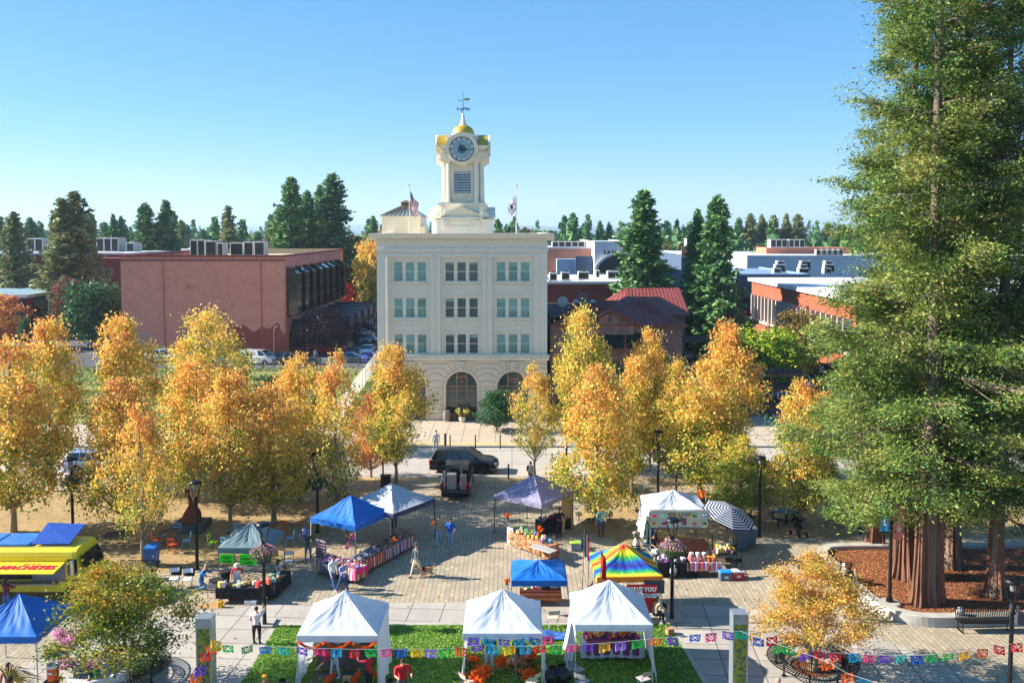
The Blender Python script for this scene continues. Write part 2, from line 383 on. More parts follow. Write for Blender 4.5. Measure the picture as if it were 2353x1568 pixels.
o = bpy.data.objects.new('rough_grass', me); COL.objects.link(o); o['kind'] = 'stuff'; o['label'] = 'patchy green and dry grass of the vacant lot beside the hotel'; o['category'] = 'grass'
N = 5200
which = rng.random(N); xs = np.empty(N); ys = np.empty(N)
for i in range(N):
 if which[i] < .4: p = W(rng.uniform(0,860), rng.uniform(1140,1300))
 elif which[i] < .62: p = W(rng.uniform(1520,1900), rng.normal(1122,9))
 elif which[i] < .9: p = W(rng.uniform(1340,2060), rng.uniform(1130,1236))
 else: p = W(rng.uniform(0,2352), rng.uniform(1100,1560))
 xs[i] = p.x; ys[i] = p.y
C = np.stack([xs, ys, np.full(N, .13)], 1); A, B = leafaxes(rng, N, .13, .7); A[:, 2] *= .15; B[:, 2] *= .15
me = quadmesh('fallen_leaves', C, A, B, leafmat('dry_leaves', [(130,78,38),(176,104,44),(206,150,60),(150,110,60)], .3, .1))
o = bpy.data.objects.new('fallen_leaves', me); COL.objects.link(o); o['kind'] = 'stuff'; o['label'] = 'brown and yellow fallen leaves scattered over gravel and pavement'; o['category'] = 'leaves'
PL = [(2700,1247),(2080,1249),(1986,1249),(1923,1250),(1899,1254),(1890,1264),(1898,1276),(1914,1288),(1936,1307),(1961,1335),(1992,1362),(2014,1376),(2036,1388),(2068,1401),(2128,1411),(2219,1411),(2352,1408),(2700,1408)]
plw = [W(x, y, .5) for x, y in PL]
b = MB(); b.add([(p.x, p.y, .34) for p in plw], [tuple(range(len(plw)))]); o = struct(b.build('mulch_bed', M_mulch))
if o.data.polygons[0].normal.z < 0: o.data.flip_normals()
N = 26000
px_ = rng.uniform(1888, 2420, N); py_ = rng.uniform(1248, 1412, N)
C = []
from math import floor
def inpoly(x, y, P):
 c = False; j = len(P)-1
 for i in range(len(P)):
  if (P[i][1] > y) != (P[j][1] > y) and x < (P[j][0]-P[i][0])*(y-P[i][1])/(P[j][1]-P[i][1])+P[i][0]: c = not c
  j = i
 return c
for i in range(N):
 if inpoly(px_[i], py_[i], PL):
  p = W(px_[i], py_[i], .35); C.append((p.x, p.y, .36+rng.random()*.03))
C = np.array(C); A, B = leafaxes(rng, len(C), .13, .35); A[:, 2] *= .3; B[:, 2] *= .3
me = quadmesh('bark_chips', C, A, B, leafmat('bark_chips', [(92,52,32),(138,82,48),(176,112,70),(196,136,88)], .4, 0.))
o = bpy.data.objects.new('bark_chips', me); COL.objects.link(o); o['kind'] = 'stuff'; o['label'] = 'reddish bark chips covering the planter bed under the redwoods'; o['category'] = 'mulch'
M_hill = mat('hill_slopes', (70, 88, 92), 1., var=.25, vs=.003)
def hills(Y, seed, zlo, zhi, x0, x1, n=120):
 rg = random.Random(seed); ph = [rg.uniform(0, 6.3) for _ in range(6)]
 def h(u):
  x = u*18
  v = .5+.22*math.sin(x*.5+ph[0])+.16*math.sin(x*1.3+ph[1])+.1*math.sin(x*2.9+ph[2])+.05*math.sin(x*7+ph[3])+.03*math.sin(x*17+ph[4])
  return zlo+(zhi-zlo)*max(0, min(1, v))
 b = MB(); rows = [(0,0.),(900,.75),(1600,1.),(2600,.6),(3800,0.)]
 b.grid(lambda u, v: (x0+(x1-x0)*u, Y+rows[int(round(v*4))][0]+220*math.sin(u*31+v*5), -5+(h(u)+5)*rows[int(round(v*4))][1]), n, 4)
 o = b.build('hills', M_hill, smooth=True); struct(o)
hills(8500, 5, 25, 105, -7000, 7000)
hills(5600, 9, 5, 48, -5200, 5200)
M_cream = mat('cream_stucco', (236,228,208), .85, var=.05, vs=.35, bump=.05)
M_cream2 = mat('cream_stucco_warm', (236,222,196), .85, var=.05, vs=.35)  # warmer stucco copy; on the ground floor its warmth is painted pavement bounce
M_trim = mat('cream_trim', (240,231,210), .8, var=.04, vs=1.)
M_gold = mat('gold_leaf', (206,172,70), .42, .35, var=.14, vs=3.)
M_glassT = glassmat('window_glass_teal', (104,156,146), .2)
M_glassD = glassmat('window_glass_dark', (70,92,96), .15)
M_blind = mat('window_blind', (140,182,174), .5, var=.2, vs=4.)
M_brick = brickmat('orange_red_brick', (220,142,120), (206,128,108), (218,160,140), .5, .11, .008, .5, vert=True, var=.12, spread=.45, bump=.25)
M_brickD = brickmat('dark_red_brick', (136,68,60), (122,60,54), (124,74,66), .5, .11, .008, .5, vert=True, var=.2, spread=.3, bump=.2)
M_brickC = brickmat('clinker_brick', (140,106,94), (104,80,76), (160,142,130), .42, .12, .012, .5, vert=True, var=.3, spread=1.2, bump=.3)
M_brickO = brickmat('orange_brick', (176,92,66), (160,80,58), (158,96,74), .5, .11, .008, .5, vert=True, var=.12, spread=.3, bump=.2)  # plain orange brick, same colour on every face
M_red = mat('red_painted_wall', (132,36,42), .8, var=.15, vs=.8)
M_navy = mat('navy_painted_wall', (30,40,56), .8, var=.12, vs=.8)
M_roofred = mat('red_metal_roof', (136,66,58), .55, .1, var=.12, vs=.7)
M_roofw = mat('white_roof_membrane', (206,206,206), .8, var=.1, vs=.3)
M_roofb = mat('blue_grey_roof', (124,146,172), .7, var=.15, vs=.3)
M_steel = mat('galvanised_steel', (150,154,156), .4, .5, var=.15, vs=2.)
M_hvac = mat('unit_panels', (190,188,180), .6, var=.14, vs=1.5)
M_dark = mat('dark_vent', (34,36,38), .6, var=.2)
M_black = mat('black_metal', (22,23,26), .45, .3, var=.2, vs=6.)
M_green_aw = mat('dark_green_canvas', (18,34,36), .85, var=.2, vs=1.)
M_wood = mat('weathered_timber', (92,76,66), .9, var=.3, vs=2., stretch=(1,1,.2))
M_white = mat('white_paint', (212,212,208), .6, var=.06, vs=2.)
M_stone = mat('grey_painted_wall', (88,90,96), .8, var=.15, vs=.5)
def wall_open(b, x0, x1, z0, z1, y, ops, d=.25, m=0, face=None):
 """wall in the x-z plane at y, with rectangular openings (a,b,c,e) and reveals d deep; face maps (x,y,z)"""
 F = face or (lambda x, yy, z: (x, yy, z))
 xs = sorted({x0, x1, *[o[0] for o in ops], *[o[1] for o in ops]}); zs = sorted({z0, z1, *[o[2] for o in ops], *[o[3] for o in ops]})
 for i in range(len(xs)-1):
  for j in range(len(zs)-1):
   cx, cz = (xs[i]+xs[i+1])/2, (zs[j]+zs[j+1])/2
   if any(o[0] < cx < o[1] and o[2] < cz < o[3] for o in ops): continue
   b.add([F(xs[i],y,zs[j]), F(xs[i+1],y,zs[j]), F(xs[i+1],y,zs[j+1]), F(xs[i],y,zs[j+1])], [(0,1,2,3)], m)
 for o in ops:
  p = [(o[0],o[2]), (o[1],o[2]), (o[1],o[3]), (o[0],o[3])]
  for k in range(4):
   q, r = p[k], p[(k+1)%4]
   b.add([F(q[0],y,q[1]), F(q[0],y+d,q[1]), F(r[0],y+d,r[1]), F(r[0],y,r[1])], [(0,1,2,3)], m)
def rel(o): return o.location
HY = yH
def hx(x, y=700): return WD(x, y, HY).x
def hz(y): return WD(1060, y, HY).z
HX0, HX1 = hx(866), hx(1257)
HZ = hz(537)
hotel = thing('hotel_building', 'four storey cream hotel with golden domed clock tower and arched ground floor', 'hotel', ((HX0+HX1)/2, HY, 0))
cols = [(904,979), (1022,1098), (1140,1217)]
rows = [(601,647), (684,730), (767,813)]
ZB0, ZB1 = hz(828), hz(817)
b = MB()
bays = []
for c in cols: bays.append((hx(c[0])-.42, hx(c[1])+.42, hz(814)-.05, hz(601)+.45))
wall_open(b, HX0, HX1, ZB1, HZ-.3, HY, bays, .22)
for c, bay in zip(cols, bays):
 ops = []
 x0, x1 = hx(c[0]), hx(c[1]); wv = (x1-x0)/3
 for r in rows:
  ops.append((x0, x1, hz(r[1]), hz(r[0])))
 wall_open(b, bay[0], bay[1], bay[2], bay[3], HY+.22, ops, .22)
b.add([(HX0,HY,0),(HX0,HY+24,0),(HX0,HY+24,HZ),(HX0,HY,HZ-.3)], [(3,2,1,0)])
b.add([(HX1,HY,0),(HX1,HY+24,0),(HX1,HY+24,HZ),(HX1,HY,HZ-.3)], [(0,1,2,3)])
b.add([(HX0,HY+24,0),(HX1,HY+24,0),(HX1,HY+24,HZ),(HX0,HY+24,HZ)], [(1,0,3,2)])
b.box(HX0, HX1, HY+.5, HY+24, HZ-1.0, HZ-.8)
b.build('wall', M_cream, hotel, True)
SPR = hz(889); ARC = [hx(942,880), hx(1060,880), hx(1178,880)]; RI = (hx(1096,880)-hx(1024,880))/2; RO = RI+.24
b = MB(); g = MB()
half = (ARC[1]-ARC[0])/2
edges = [HX0, (ARC[0]+ARC[1])/2, (ARC[1]+ARC[2])/2, HX1]
def xz(poly, y0, y1, bb, m=0): bb.extr(poly, y0, y1, m, 'y')
NA = 20
for k, cx in enumerate(ARC):
 xa, xb = edges[k], edges[k+1]
 pts = [(cx+RI*math.cos(PI*i/NA), SPR+RI*math.sin(PI*i/NA)) for i in range(NA+1)]
 for i in range(NA):
  p, q = pts[i], pts[i+1]
  def out(pt, i_):
   t = PI*i_/NA
   dx, dz = math.cos(t), math.sin(t)
   s1 = ((xb if dx > 0 else xa)-cx)/dx if abs(dx) > 1e-6 else 1e9
   s2 = (ZB0-SPR)/dz if dz > 1e-6 else 1e9
   s = min(s1, s2); return (cx+dx*s, SPR+dz*s)
  b.add([(p[0],HY+.05,p[1]),(q[0],HY+.05,q[1]),(out(q,i+1)[0],HY+.05,out(q,i+1)[1]),(out(p,i)[0],HY+.05,out(p,i)[1])], [(3,2,1,0)])
  b.add([(p[0],HY+.05,p[1]),(q[0],HY+.05,q[1]),(q[0],HY+.6,q[1]),(p[0],HY+.6,p[1])], [(0,1,2,3)])
 for sx_ in (0, 1):
  tcorner = (xb, ZB0) if sx_ == 0 else (xa, ZB0)
 for X_ in (xa, xb):
  t = math.atan2(ZB0-SPR, X_-cx); i_ = t/PI*NA; lo, hi = int(i_), int(i_)+1
  A_, B_ = out(None, lo), out(None, hi)
  b.add([(A_[0],HY+.05,A_[1]),(X_,HY+.05,ZB0),(B_[0],HY+.05,B_[1])], [(0,1,2)])
 for s_, X_ in ((-1, xa), (1, xb)):
  x_in = cx+s_*RI
  b.add([(x_in,HY+.05,.0),(X_,HY+.05,.0),(X_,HY+.05,SPR),(x_in,HY+.05,SPR)], [(0,1,2,3)])
  b.add([(x_in,HY+.05,.0),(x_in,HY+.6,.0),(x_in,HY+.6,SPR),(x_in,HY+.05,SPR)], [(0,1,2,3)])
 for i in range(NA):
  t0, t1 = PI*i/NA, PI*(i+1)/NA
  xz([(cx+RI*math.cos(t0),SPR+RI*math.sin(t0)),(cx+RO*math.cos(t0),SPR+RO*math.sin(t0)),(cx+RO*math.cos(t1),SPR+RO*math.sin(t1)),(cx+RI*math.cos(t1),SPR+RI*math.sin(t1))], HY-.05, HY+.045, g)
 for s_ in (-1, 1):
  xx = sorted((cx+s_*RI, cx+s_*RO)); g.box(xx[0], xx[1], HY-.05, HY+.045, .1, SPR)
 CH = .42; gap = .035
 z = .75
 while z < SPR-.05:
  z2 = min(z+CH, SPR)-gap
  for s_, X_ in ((-1, xa), (1, xb)):
   xx = sorted((cx+s_*(RO+.05), X_)); g.box(xx[0], xx[1], HY-.03, HY+.045, z, z2)
  z += CH
 for s_, X_ in ((-1, xa), (1, xb)):
  xx = sorted((cx+s_*(RO+.02), X_)); g.box(xx[0], xx[1], HY-.08, HY+.045, .1, .72)
 ts = [0, 16, 32, 47, 61, 74, 86.]
 r1 = RO+.05; r2 = RO+.75
 for s_, X_ in ((-1, xa), (1, xb)):
  for a0, a1 in zip(ts[:-1], ts[1:]):
   A0, A1 = R(a0)+.012, R(a1)-.012
   P = lambda r, t: (cx+s_*r*math.cos(t), SPR+r*math.sin(t))
   if a1 <= 61:
    top = min(P(r2, A1)[1], ZB0-.05); lowr = min(P(r2, A0)[1], ZB0-.05)
    if abs(P(r2,A0)[0]-cx) > abs(X_-cx): poly = [P(r1,A0),(X_,P(r1,A0)[1]),(X_,top),P(r1,A1)]
    else: poly = [P(r1,A0), P(r2,A0), (X_, lowr), (X_, top-.0), P(r2,A1), P(r1,A1)]
   else:
    sc0 = (ZB0-.06-SPR)/math.sin(A0); sc1 = (ZB0-.06-SPR)/math.sin(A1)
    poly = [P(r1,A0), P(sc0,A0), P(sc1,A1), P(r1,A1)]
   if s_ < 0: poly = poly[::-1]
   xz(poly, HY-.03, HY+.045, g)
 kz = SPR+RI
 g.box(cx-.2, cx+.2, HY-.3, HY+.04, kz+.3, ZB0-.02)
 g.sph((cx, HY-.22, kz+.36), .2, 8, 6); g.sph((cx-.28, HY-.1, ZB0-.18), .17, 8, 5); g.sph((cx+.28, HY-.1, ZB0-.18), .17, 8, 5)
 g.box(cx-.5, cx+.5, HY-.16, HY+.04, ZB0-.12, ZB0-.02)
b.add([(edges[0],HY+.05,0),(edges[3],HY+.05,0),(edges[3],HY+.05,.1),(edges[0],HY+.05,.1)], [(0,1,2,3)])
b.build('ground_floor_wall', M_cream2, hotel, True)
g.build('rusticated_blocks', M_cream2, hotel, True)
b = MB(); b.box(HX0-.18, HX1+.18, HY-.26, HY+.3, ZB0+.05, ZB1+.02); b.box(HX0-.25, HX1+.25, HY-.34, HY+.3, ZB1+.02, ZB1+.1)
k = 0; x = HX0
while x < HX1:
 b.sph((x+.12, HY-.26, (ZB0+ZB1)/2+.06), .12, 6, 4, sz=.8); x += .29
b.build('belt_course', M_trim, hotel, True)
b = MB()
zc = HZ
prof = [(0,-.62),(-.18,-.6),(-.2,-.45),(-.38,-.4),(-.55,-.28),(-.6,-.1),(-.66,-.06),(-.66,0.04),(.6,.04),(.6,-.2)]
pr = [(HY+a, zc+c) for a, c in prof]
b.extr(pr, HX0-.62, HX1+.62)
b.box(HX0-.62, HX0+.25, HY+.6, HY+24, zc-.3, zc+.04); b.box(HX1-.25, HX1+.62, HY+.6, HY+24, zc-.3, zc+.04)
x = HX0-.1
while x < HX1+.1: b.box(x, x+.09, HY-.3, HY-.0, zc-.6, zc-.48); x += .2
b.box(HX0-.1, HX1+.1, HY-.1, HY, hz(575), hz(571)); b.box(HX0-.05, HX1+.05, HY-.05, HY, hz(578), hz(575)-.0)
b.build('cornice', M_trim, hotel, True)
b = MB()
for c in cols:
 x0, x1, z0, z1 = hx(c[0])-.42, hx(c[1])+.42, ZB1+.1, hz(601)+.45
 for q, (wd, pj) in enumerate(((.2, .1), (.13, .05))):
  o_ = .0 if q == 0 else .2
  b.box(x0-o_-wd, x0-o_, HY-pj, HY, z0, z1+o_+wd); b.box(x1+o_, x1+o_+wd, HY-pj, HY, z0, z1+o_+wd)
  b.box(x0-o_, x1+o_, HY-pj, HY, z1+o_, z1+o_+wd)
 for r0, r1 in ((647,684),(730,767)):
  za, zb = hz(r1)+.12, hz(r0)-.3
  y = HY+.21
  b.box(hx(c[0])-.1, hx(c[1])+.1, y-.05, y, za, za+.07); b.box(hx(c[0])-.1, hx(c[1])+.1, y-.05, y, zb-.07, zb)
  cx = (hx(c[0])+hx(c[1]))/2
  for dx in (-.52, .52):
   zz = (za+zb)/2; s = .25
   xz([(cx+dx-s*1.25,zz),(cx+dx,zz-s),(cx+dx+s*1.25,zz),(cx+dx,zz+s)], y-.035, y, b)
   xz([(cx+dx-s*.7,zz),(cx+dx,zz-s*.6),(cx+dx+s*.7,zz),(cx+dx,zz+s*.6)], y-.07, y-.037, b)
  b.box(hx(c[0])-.1, cx-.9, y-.03, y, (za+zb)/2-.02, (za+zb)/2+.02); b.box(cx+.9, hx(c[1])+.1, y-.03, y, (za+zb)/2-.02, (za+zb)/2+.02)
b.build('moulding', M_trim, hotel, True)
rg = random.Random(4)
for c in cols:
 for r in rows:
  x0, x1, z0, z1 = hx(c[0]), hx(c[1]), hz(r[1]), hz(r[0])
  y = HY+.36; fr = MB(); pn = MB(); wv = (x1-x0)
  mu = .24
  pw = (wv-2*mu)/3
  for k in range(3):
   a = x0+k*(pw+mu); e = a+pw
   fr.box(a, a+.05, y-.05, y+.05, z0, z1); fr.box(e-.05, e, y-.05, y+.05, z0, z1)
   fr.box(a+.05, e-.05, y-.05, y+.05, z0, z0+.06); fr.box(a+.05, e-.05, y-.05, y+.05, z1-.06, z1)
   zm = z0+(z1-z0)*.5; fr.box(a+.05, e-.05, y-.045, y+.02, zm-.03, zm+.03)
   if k < 2: fr.box(e, e+mu, HY+.24, y+.05, z0, z1)
   zb_ = z0+(z1-z0)*rg.choice([.5,.5,.52,.3,.75,.12,.9]); mid = c[0] == 1022
   if mid: zb_ = z0+(z1-z0)*rg.choice([.88,.95,.8])
   pn.box(a+.05, e-.05, y, y+.01, z0+.06, zb_, 0); pn.box(a+.05, e-.05, y, y+.01, zb_, z1-.06, 1)
   if rg.random() < .5 and not mid:
    for q in range(5): pn.box(a+.06+q*.12, a+.12+q*.12, y-.004, y, z0+.06, zm-.03, 1)
  w_ = fr.build('window', M_trim, hotel, True)
  pn.build('pane', [M_glassT if c[0] != 1022 else M_glassD, M_blind], w_).location = (0,0,0)
  w_.children[0].data.transform(Matrix.Translation(-Vector(hotel.location)))
  s_ = MB(); s_.box(x0-.12, x1+.12, HY+.06, HY+.34, z0-.14, z0-.01); o = s_.build('sill', M_trim, w_); o.data.transform(Matrix.Translation(-Vector(hotel.location)))
M_coffee = mat('bronze_door_frame', (150,128,100), .5, .2, var=.1)
for k, cx in enumerate(ARC):
 fr = MB(); y = HY+.45
 for i in range(NA):
  t0, t1 = PI*i/NA, PI*(i+1)/NA
  xz([(cx+(RI-.1)*math.cos(t0),SPR+(RI-.1)*math.sin(t0)),(cx+RI*math.cos(t0),SPR+RI*math.sin(t0)),(cx+RI*math.cos(t1),SPR+RI*math.sin(t1)),(cx+(RI-.1)*math.cos(t1),SPR+(RI-.1)*math.sin(t1))], y-.06, y+.06, fr)
 for dx in (-.46, .46):
  fr.box(cx+dx-.07, cx+dx+.07, y-.07, y+.06, .1, SPR+math.sqrt(RI**2-dx**2)-.08)
 for s_ in (-1, 1): fr.box(min(cx+s_*RI, cx+s_*(RI-.1)), max(cx+s_*RI, cx+s_*(RI-.1)), y-.06, y+.06, .1, SPR)
 fr.box(cx-RI, cx+RI, y-.1, y+.05, SPR-.02, SPR+.1); fr.box(cx-RI, cx+RI, y-.08, y+.05, SPR-.42, SPR-.3)
 for (a, e) in ((cx-RI+.1, cx-.53), (cx-.39, cx+.39), (cx+.53, cx+RI-.1)):
  fr.box(a, e, y-.05, y+.05, .1, .32); fr.box(a, e, y-.04, y+.04, 1.55, 1.62)
 w_ = fr.build('arched_window', M_coffee, hotel, True)
 gl_ = MB(); pts = [(cx+(RI-.02)*math.cos(PI*i/NA), y, SPR+(RI-.02)*math.sin(PI*i/NA)) for i in range(NA+1)]
 gl_.add(pts, [tuple(range(NA, -1, -1))]); gl_.box(cx-RI+.03, cx+RI-.03, y, y+.01, .12, SPR-.01)
 o = gl_.build('pane', M_glassD, w_); o.data.transform(Matrix.Translation(-Vector(hotel.location)))
 lm = mat('copper_lettering', (214,160,128), .5, .3)
 def L(p): return Vector(p)-Vector(hotel.location)
 if k == 1:
  text('HOTEL', .3, lm, w_, L((cx, y-.08, SPR+.85)), (R(90),0,0), space=1.25, bold=.004)
  text('e', .46, lm, w_, L((cx, y-.08, SPR+.52)), (R(90),0,0), bold=.006)
 if k == 2:
  text('Enology', .3, lm, w_, L((cx, y-.08, SPR+.75)), (R(90),0,0), bold=.004)
  text('Lounge', .2, lm, w_, L((cx, y-.08, SPR+.48)), (R(90),0,0), bold=.004)
TY = HY+2.6
def tx(x): return WD(x, 400, TY).x
def tz(y): return WD(1060, y, TY).z
TC = (WD(1060.5, 342, TY).x, TY+2.6)
def sq(h, ch=0.):
 return [(-h+ch,-h),(h-ch,-h),(h,-h+ch),(h,h-ch),(h-ch,h),(-h+ch,h),(-h,h-ch),(-h,-h+ch)] if ch else [(-h,-h),(h,-h),(h,h),(-h,h)]
def at(poly): return [(TC[0]+x, TC[1]+y) for x, y in poly]
b = MB()
zb0 = HZ-1.; zb1 = tz(503)
b.prism(at(sq(2.85,.5)), zb0, zb1-.12); b.prism(at(sq(3.0,.5)), zb1-.12, zb1)
for dx in (-1.45, 1.45):
 for dz in (0,): b.box(TC[0]+dx-.17, TC[0]+dx+.17, TC[1]-3.12, TC[1]-2.8, zb1-.8, zb1-.13)
b.box(TC[0]-.95, TC[0]+.95, TC[1]-2.9, TC[1]-2.82, zb1-.75, zb1-.68); b.box(TC[0]-.95, TC[0]+.95, TC[1]-2.9, TC[1]-2.82, zb1-.3, zb1-.24)
zp0 = zb1; zp1 = tz(466)
b.prism(at(sq(2.1)), zp0, zp1)
for ang in range(4):
 M_ = Matrix.Translation((TC[0], TC[1], 0)) @ Matrix.Rotation(ang*PI/2, 4, 'Z'); b.T = M_
 b.extr([(-1.95,zp0+.02),(1.95,zp0+.02),(1.95,zp0+.16),(-1.95,zp0+.16)], -3.05, -2.2, 0, 'y')
 b.extr([(-1.95,zp0+.16),(0,zp0+.98),(0,zp0+1.16),(-2.05,zp0+.26)], -3.08, -2.2, 0, 'y'); b.extr([(0,zp0+.98),(1.95,zp0+.16),(2.05,zp0+.26),(0,zp0+1.16)], -3.08, -2.2, 0, 'y')
 b.extr([(-1.9,zp0+.16),(1.9,zp0+.16),(0,zp0+.98)], -2.8, -1.7, 0, 'y')
 for s_ in (-1, 1):
  b.cyl((s_*2.0, -2.12, zp0+.38), (s_*2.5, -2.12, zp0+.38), .3, n=10); b.box(min(s_*2.0,s_*2.36), max(s_*2.0,s_*2.36), -2.0, -1.6, zp0+.3, zp1-.25)
b.T = Matrix()
b.prism(at(sq(2.3)), zp1-.22, zp1)
for s_ in (-1, 1): b.box(min(TC[0]+s_*1.85, TC[0]+s_*3.3), max(TC[0]+s_*1.85, TC[0]+s_*2.95), TC[1]-1.2, TC[1]+1.2, zp0+.02, zp0+.75)
zs1 = tz(366)
b.prism(at(sq(1.55)), zp1, tz(335))
for ang in range(4):
 b.T = Matrix.Translation((TC[0], TC[1], 0)) @ Matrix.Rotation(ang*PI/2, 4, 'Z')
 b.box(-1.0,-.82,-1.67,-1.55,zp1+.05,zs1); b.box(.82,1.0,-1.67,-1.55,zp1+.05,zs1)
 b.box(-.8,.8,-1.6,-1.55,tz(393),tz(391)); b.box(-.8,.8,-1.6,-1.55,tz(378),tz(376.5))
 for q in range(9):
  t = q/8; b.sph((-.55+1.1*t, -1.59, tz(382)-.28*math.sin(PI*t)), .07, 6, 4)
 for dx in (-.4, 0, .4): b.sph((dx, -1.58, tz(452)), .09, 8, 4)
 b.box(-.7,.7,-1.59,-1.55,tz(456.5),tz(455.5)); b.box(-.7,.7,-1.59,-1.55,tz(448.5),tz(447.5))
b.T = Matrix()
for lv, (h, z0, z1) in enumerate(((2.12,zs1,zs1+.14),(2.04,zs1+.14,tz(352)),(2.16,tz(352),tz(349)),(2.04,tz(349),tz(341)),(2.3,tz(341),tz(337)),(2.5,tz(337),tz(334)))):
 for cx_ in (-1, 1):
  for cy_ in (-1, 1):
   x_ = sorted((TC[0]+cx_*.98, TC[0]+cx_*h)); y_ = sorted((TC[1]+cy_*.98, TC[1]+cy_*h)); b.box(x_[0], x_[1], y_[0], y_[1], z0, z1)
tower = b.build('clock_tower', M_trim, hotel, True)
HL = Vector(hotel.location)
def sub(bb, name, m, par=tower, smooth=False):
 o = bb.build(name, m, par, smooth=smooth); o.data.transform(Matrix.Translation(-HL)); return o
for ang in range(4):
 for s_ in (-1, 1):
  b = MB(); b.T = Matrix.Translation((TC[0], TC[1], 0)) @ Matrix.Rotation(ang*PI/2, 4, 'Z')
  z0, z1 = zp1+.02, zs1
  n = 20; vs = []; fs = []
  for j, (r, z) in enumerate(((.23,z0+.22),(.205,(z0+z1)/2),(.19,z1-.22))):
   for i in range(n):
    rr = r*(1 if i % 2 else .9); t = 2*PI*i/n; vs.append((s_*1.32+rr*math.cos(t), -1.78+rr*math.sin(t), z))
  for j in range(2):
   for i in range(n): fs.append((j*n+i, j*n+(i+1)%n, (j+1)*n+(i+1)%n, (j+1)*n+i))
  b.add(vs, fs); b.box(s_*1.32-.29, s_*1.32+.29, -2.06, -1.56, z0, z0+.1); b.lathe([(.28,z0+.1),(.28,z0+.16),(.24,z0+.22)], (s_*1.32,-1.78,0), 14)
  b.box(s_*1.32-.27, s_*1.32+.27, -2.05, -1.56, z1-.1, z1-.001); b.cyl((s_*1.32-.24,-2.02,z1-.17),(s_*1.32-.24,-1.57,z1-.17),.08); b.cyl((s_*1.32+.24,-2.02,z1-.17),(s_*1.32+.24,-1.57,z1-.17),.08)
  b.lathe([(.2,z1-.24),(.24,z1-.1)], (s_*1.32,-1.78,0), 14)
  sub(b, 'column', M_trim)
for ang in range(4):
 b = MB(); b.T = Matrix.Translation((TC[0], TC[1], 0)) @ Matrix.Rotation(ang*PI/2, 4, 'Z')
 z0, z1 = tz(443), tz(393.5)
 b.box(-.82,.82,-1.57,-1.555,z0,z1, 1)
 for q in range(8):
  z = z0+(z1-z0)*(q+.1)/8; b.add([(-.82,-1.75,z),(.82,-1.75,z),(.82,-1.58,z+.2),(-.82,-1.58,z+.2),(-.82,-1.73,z+.03),(.82,-1.73,z+.03)], [(0,1,2,3),(0,4,5,1),(3,2,5,4)], 0)
 sub(b, 'louvre', [M_steel_l if 'M_steel_l' in globals() else mat('louvre_grey', (214,214,208), .7), M_dark])
zc = tz(342.3); rc = 1.5
gold = MB(); ring = MB()
for ang in range(4):
 T_ = Matrix.Translation((TC[0], TC[1], 0)) @ Matrix.Rotation(ang*PI/2, 4, 'Z'); gold.T = T_; ring.T = T_
 n = 18
 for i in range(n):
  t0, t1 = PI*i/n, PI*(i+1)/n
  gold.add([(rc*math.cos(t0),-2.54,zc+.12+rc*.95*math.sin(t0)),(rc*math.cos(t1),-2.54,zc+.12+rc*.95*math.sin(t1)),(rc*math.cos(t1),0,zc+.12+rc*.95*math.sin(t1)),(rc*math.cos(t0),0,zc+.12+rc*.95*math.sin(t0))], [(0,1,2,3)])
 m_ = 28
 for i in range(m_):
  t0, t1 = 2*PI*i/m_-.35*0, 2*PI*(i+1)/m_
  for (ra, rb, ya, yb) in ((1.17,1.3,-2.48,-2.1),(1.3,1.56,-2.6,-2.42)):
   zz = zc
   ring.add([(ra*math.cos(t0),ya,zz+ra*math.sin(t0)),(rb*math.cos(t0),ya,zz+rb*math.sin(t0)),(rb*math.cos(t1),ya,zz+rb*math.sin(t1)),(ra*math.cos(t1),ya,zz+ra*math.sin(t1)),
                      (ra*math.cos(t0),yb,zz+ra*math.sin(t0)),(rb*math.cos(t0),yb,zz+rb*math.sin(t0)),(rb*math.cos(t1),yb,zz+rb*math.sin(t1)),(ra*math.cos(t1),yb,zz+ra*math.sin(t1))],
                     [(0,1,2,3),(1,5,6,2),(4,0,3,7)] if math.sin((t0+t1)/2) > -.2 or rb < 1.4 else [])
 ring.cyl((0,-2.2,zc),(0,-1.5,zc),1.45,n=28)
sub(gold, 'barrel_roof', M_gold, smooth=True); sub(ring, 'gable_moulding', M_trim)
b = MB()
zd = tz(302)
b.prism(at(sq(1.5)), zc+.9, zd-.32); b.prism(at(sq(1.4)), zd-.32, zd-.16); b.lathe([(1.25,zd-.16),(1.25,zd-.05),(1.12,zd)], (TC[0],TC[1],0), 24)
sub(b, 'dome_base', M_trim)
b = MB(); zt = tz(279); b.lathe([(1.08,zd)]+[(1.08*math.cos(t), zd+(zt-zd)*math.sin(t)) for t in [PI/2*i/10 for i in range(1,10)]]+[(.1,zt)], (TC[0],TC[1],0), 28)
sub(b, 'dome', M_gold, smooth=True)
b = MB(); zf = tz(254)
b.lathe([(.34,zt-.1),(.34,zt+.06),(.27,zt+.1),(.27,zt+.35),(.2,zt+.4),(.16,zt+.7),(.1,zt+.85),(.06,zf-.2)], (TC[0],TC[1],0), 12); b.sph((TC[0],TC[1],zf-.06), .13, 10, 8)
sub(b, 'finial', M_trim)
b = MB(); x, y = TC
z2 = tz(243); z3 = tz(221); z4 = tz(200.5)
b.cyl((x,y,zf),(x,y,z4),.035,.015,6); b.cyl((x-.62,y-.1,z2+.02),(x+.62,y+.1,z2+.02),.018); b.cyl((x+.1,y-.6,z2+.02),(x-.1,y+.6,z2+.02),.018)
b.cyl((x-.42,y,z3-.05),(x+.3,y,z3+.05),.02); b.add([(x-.45,y,z3-.06),(x-.32,y,z3-.13),(x-.32,y,z3+.02)], [(0,1,2)]); b.sph((x,y,z3+.0),.06); b.sph((x,y,z2+.2),.05)
wv = sub(b, 'weathervane', M_black)
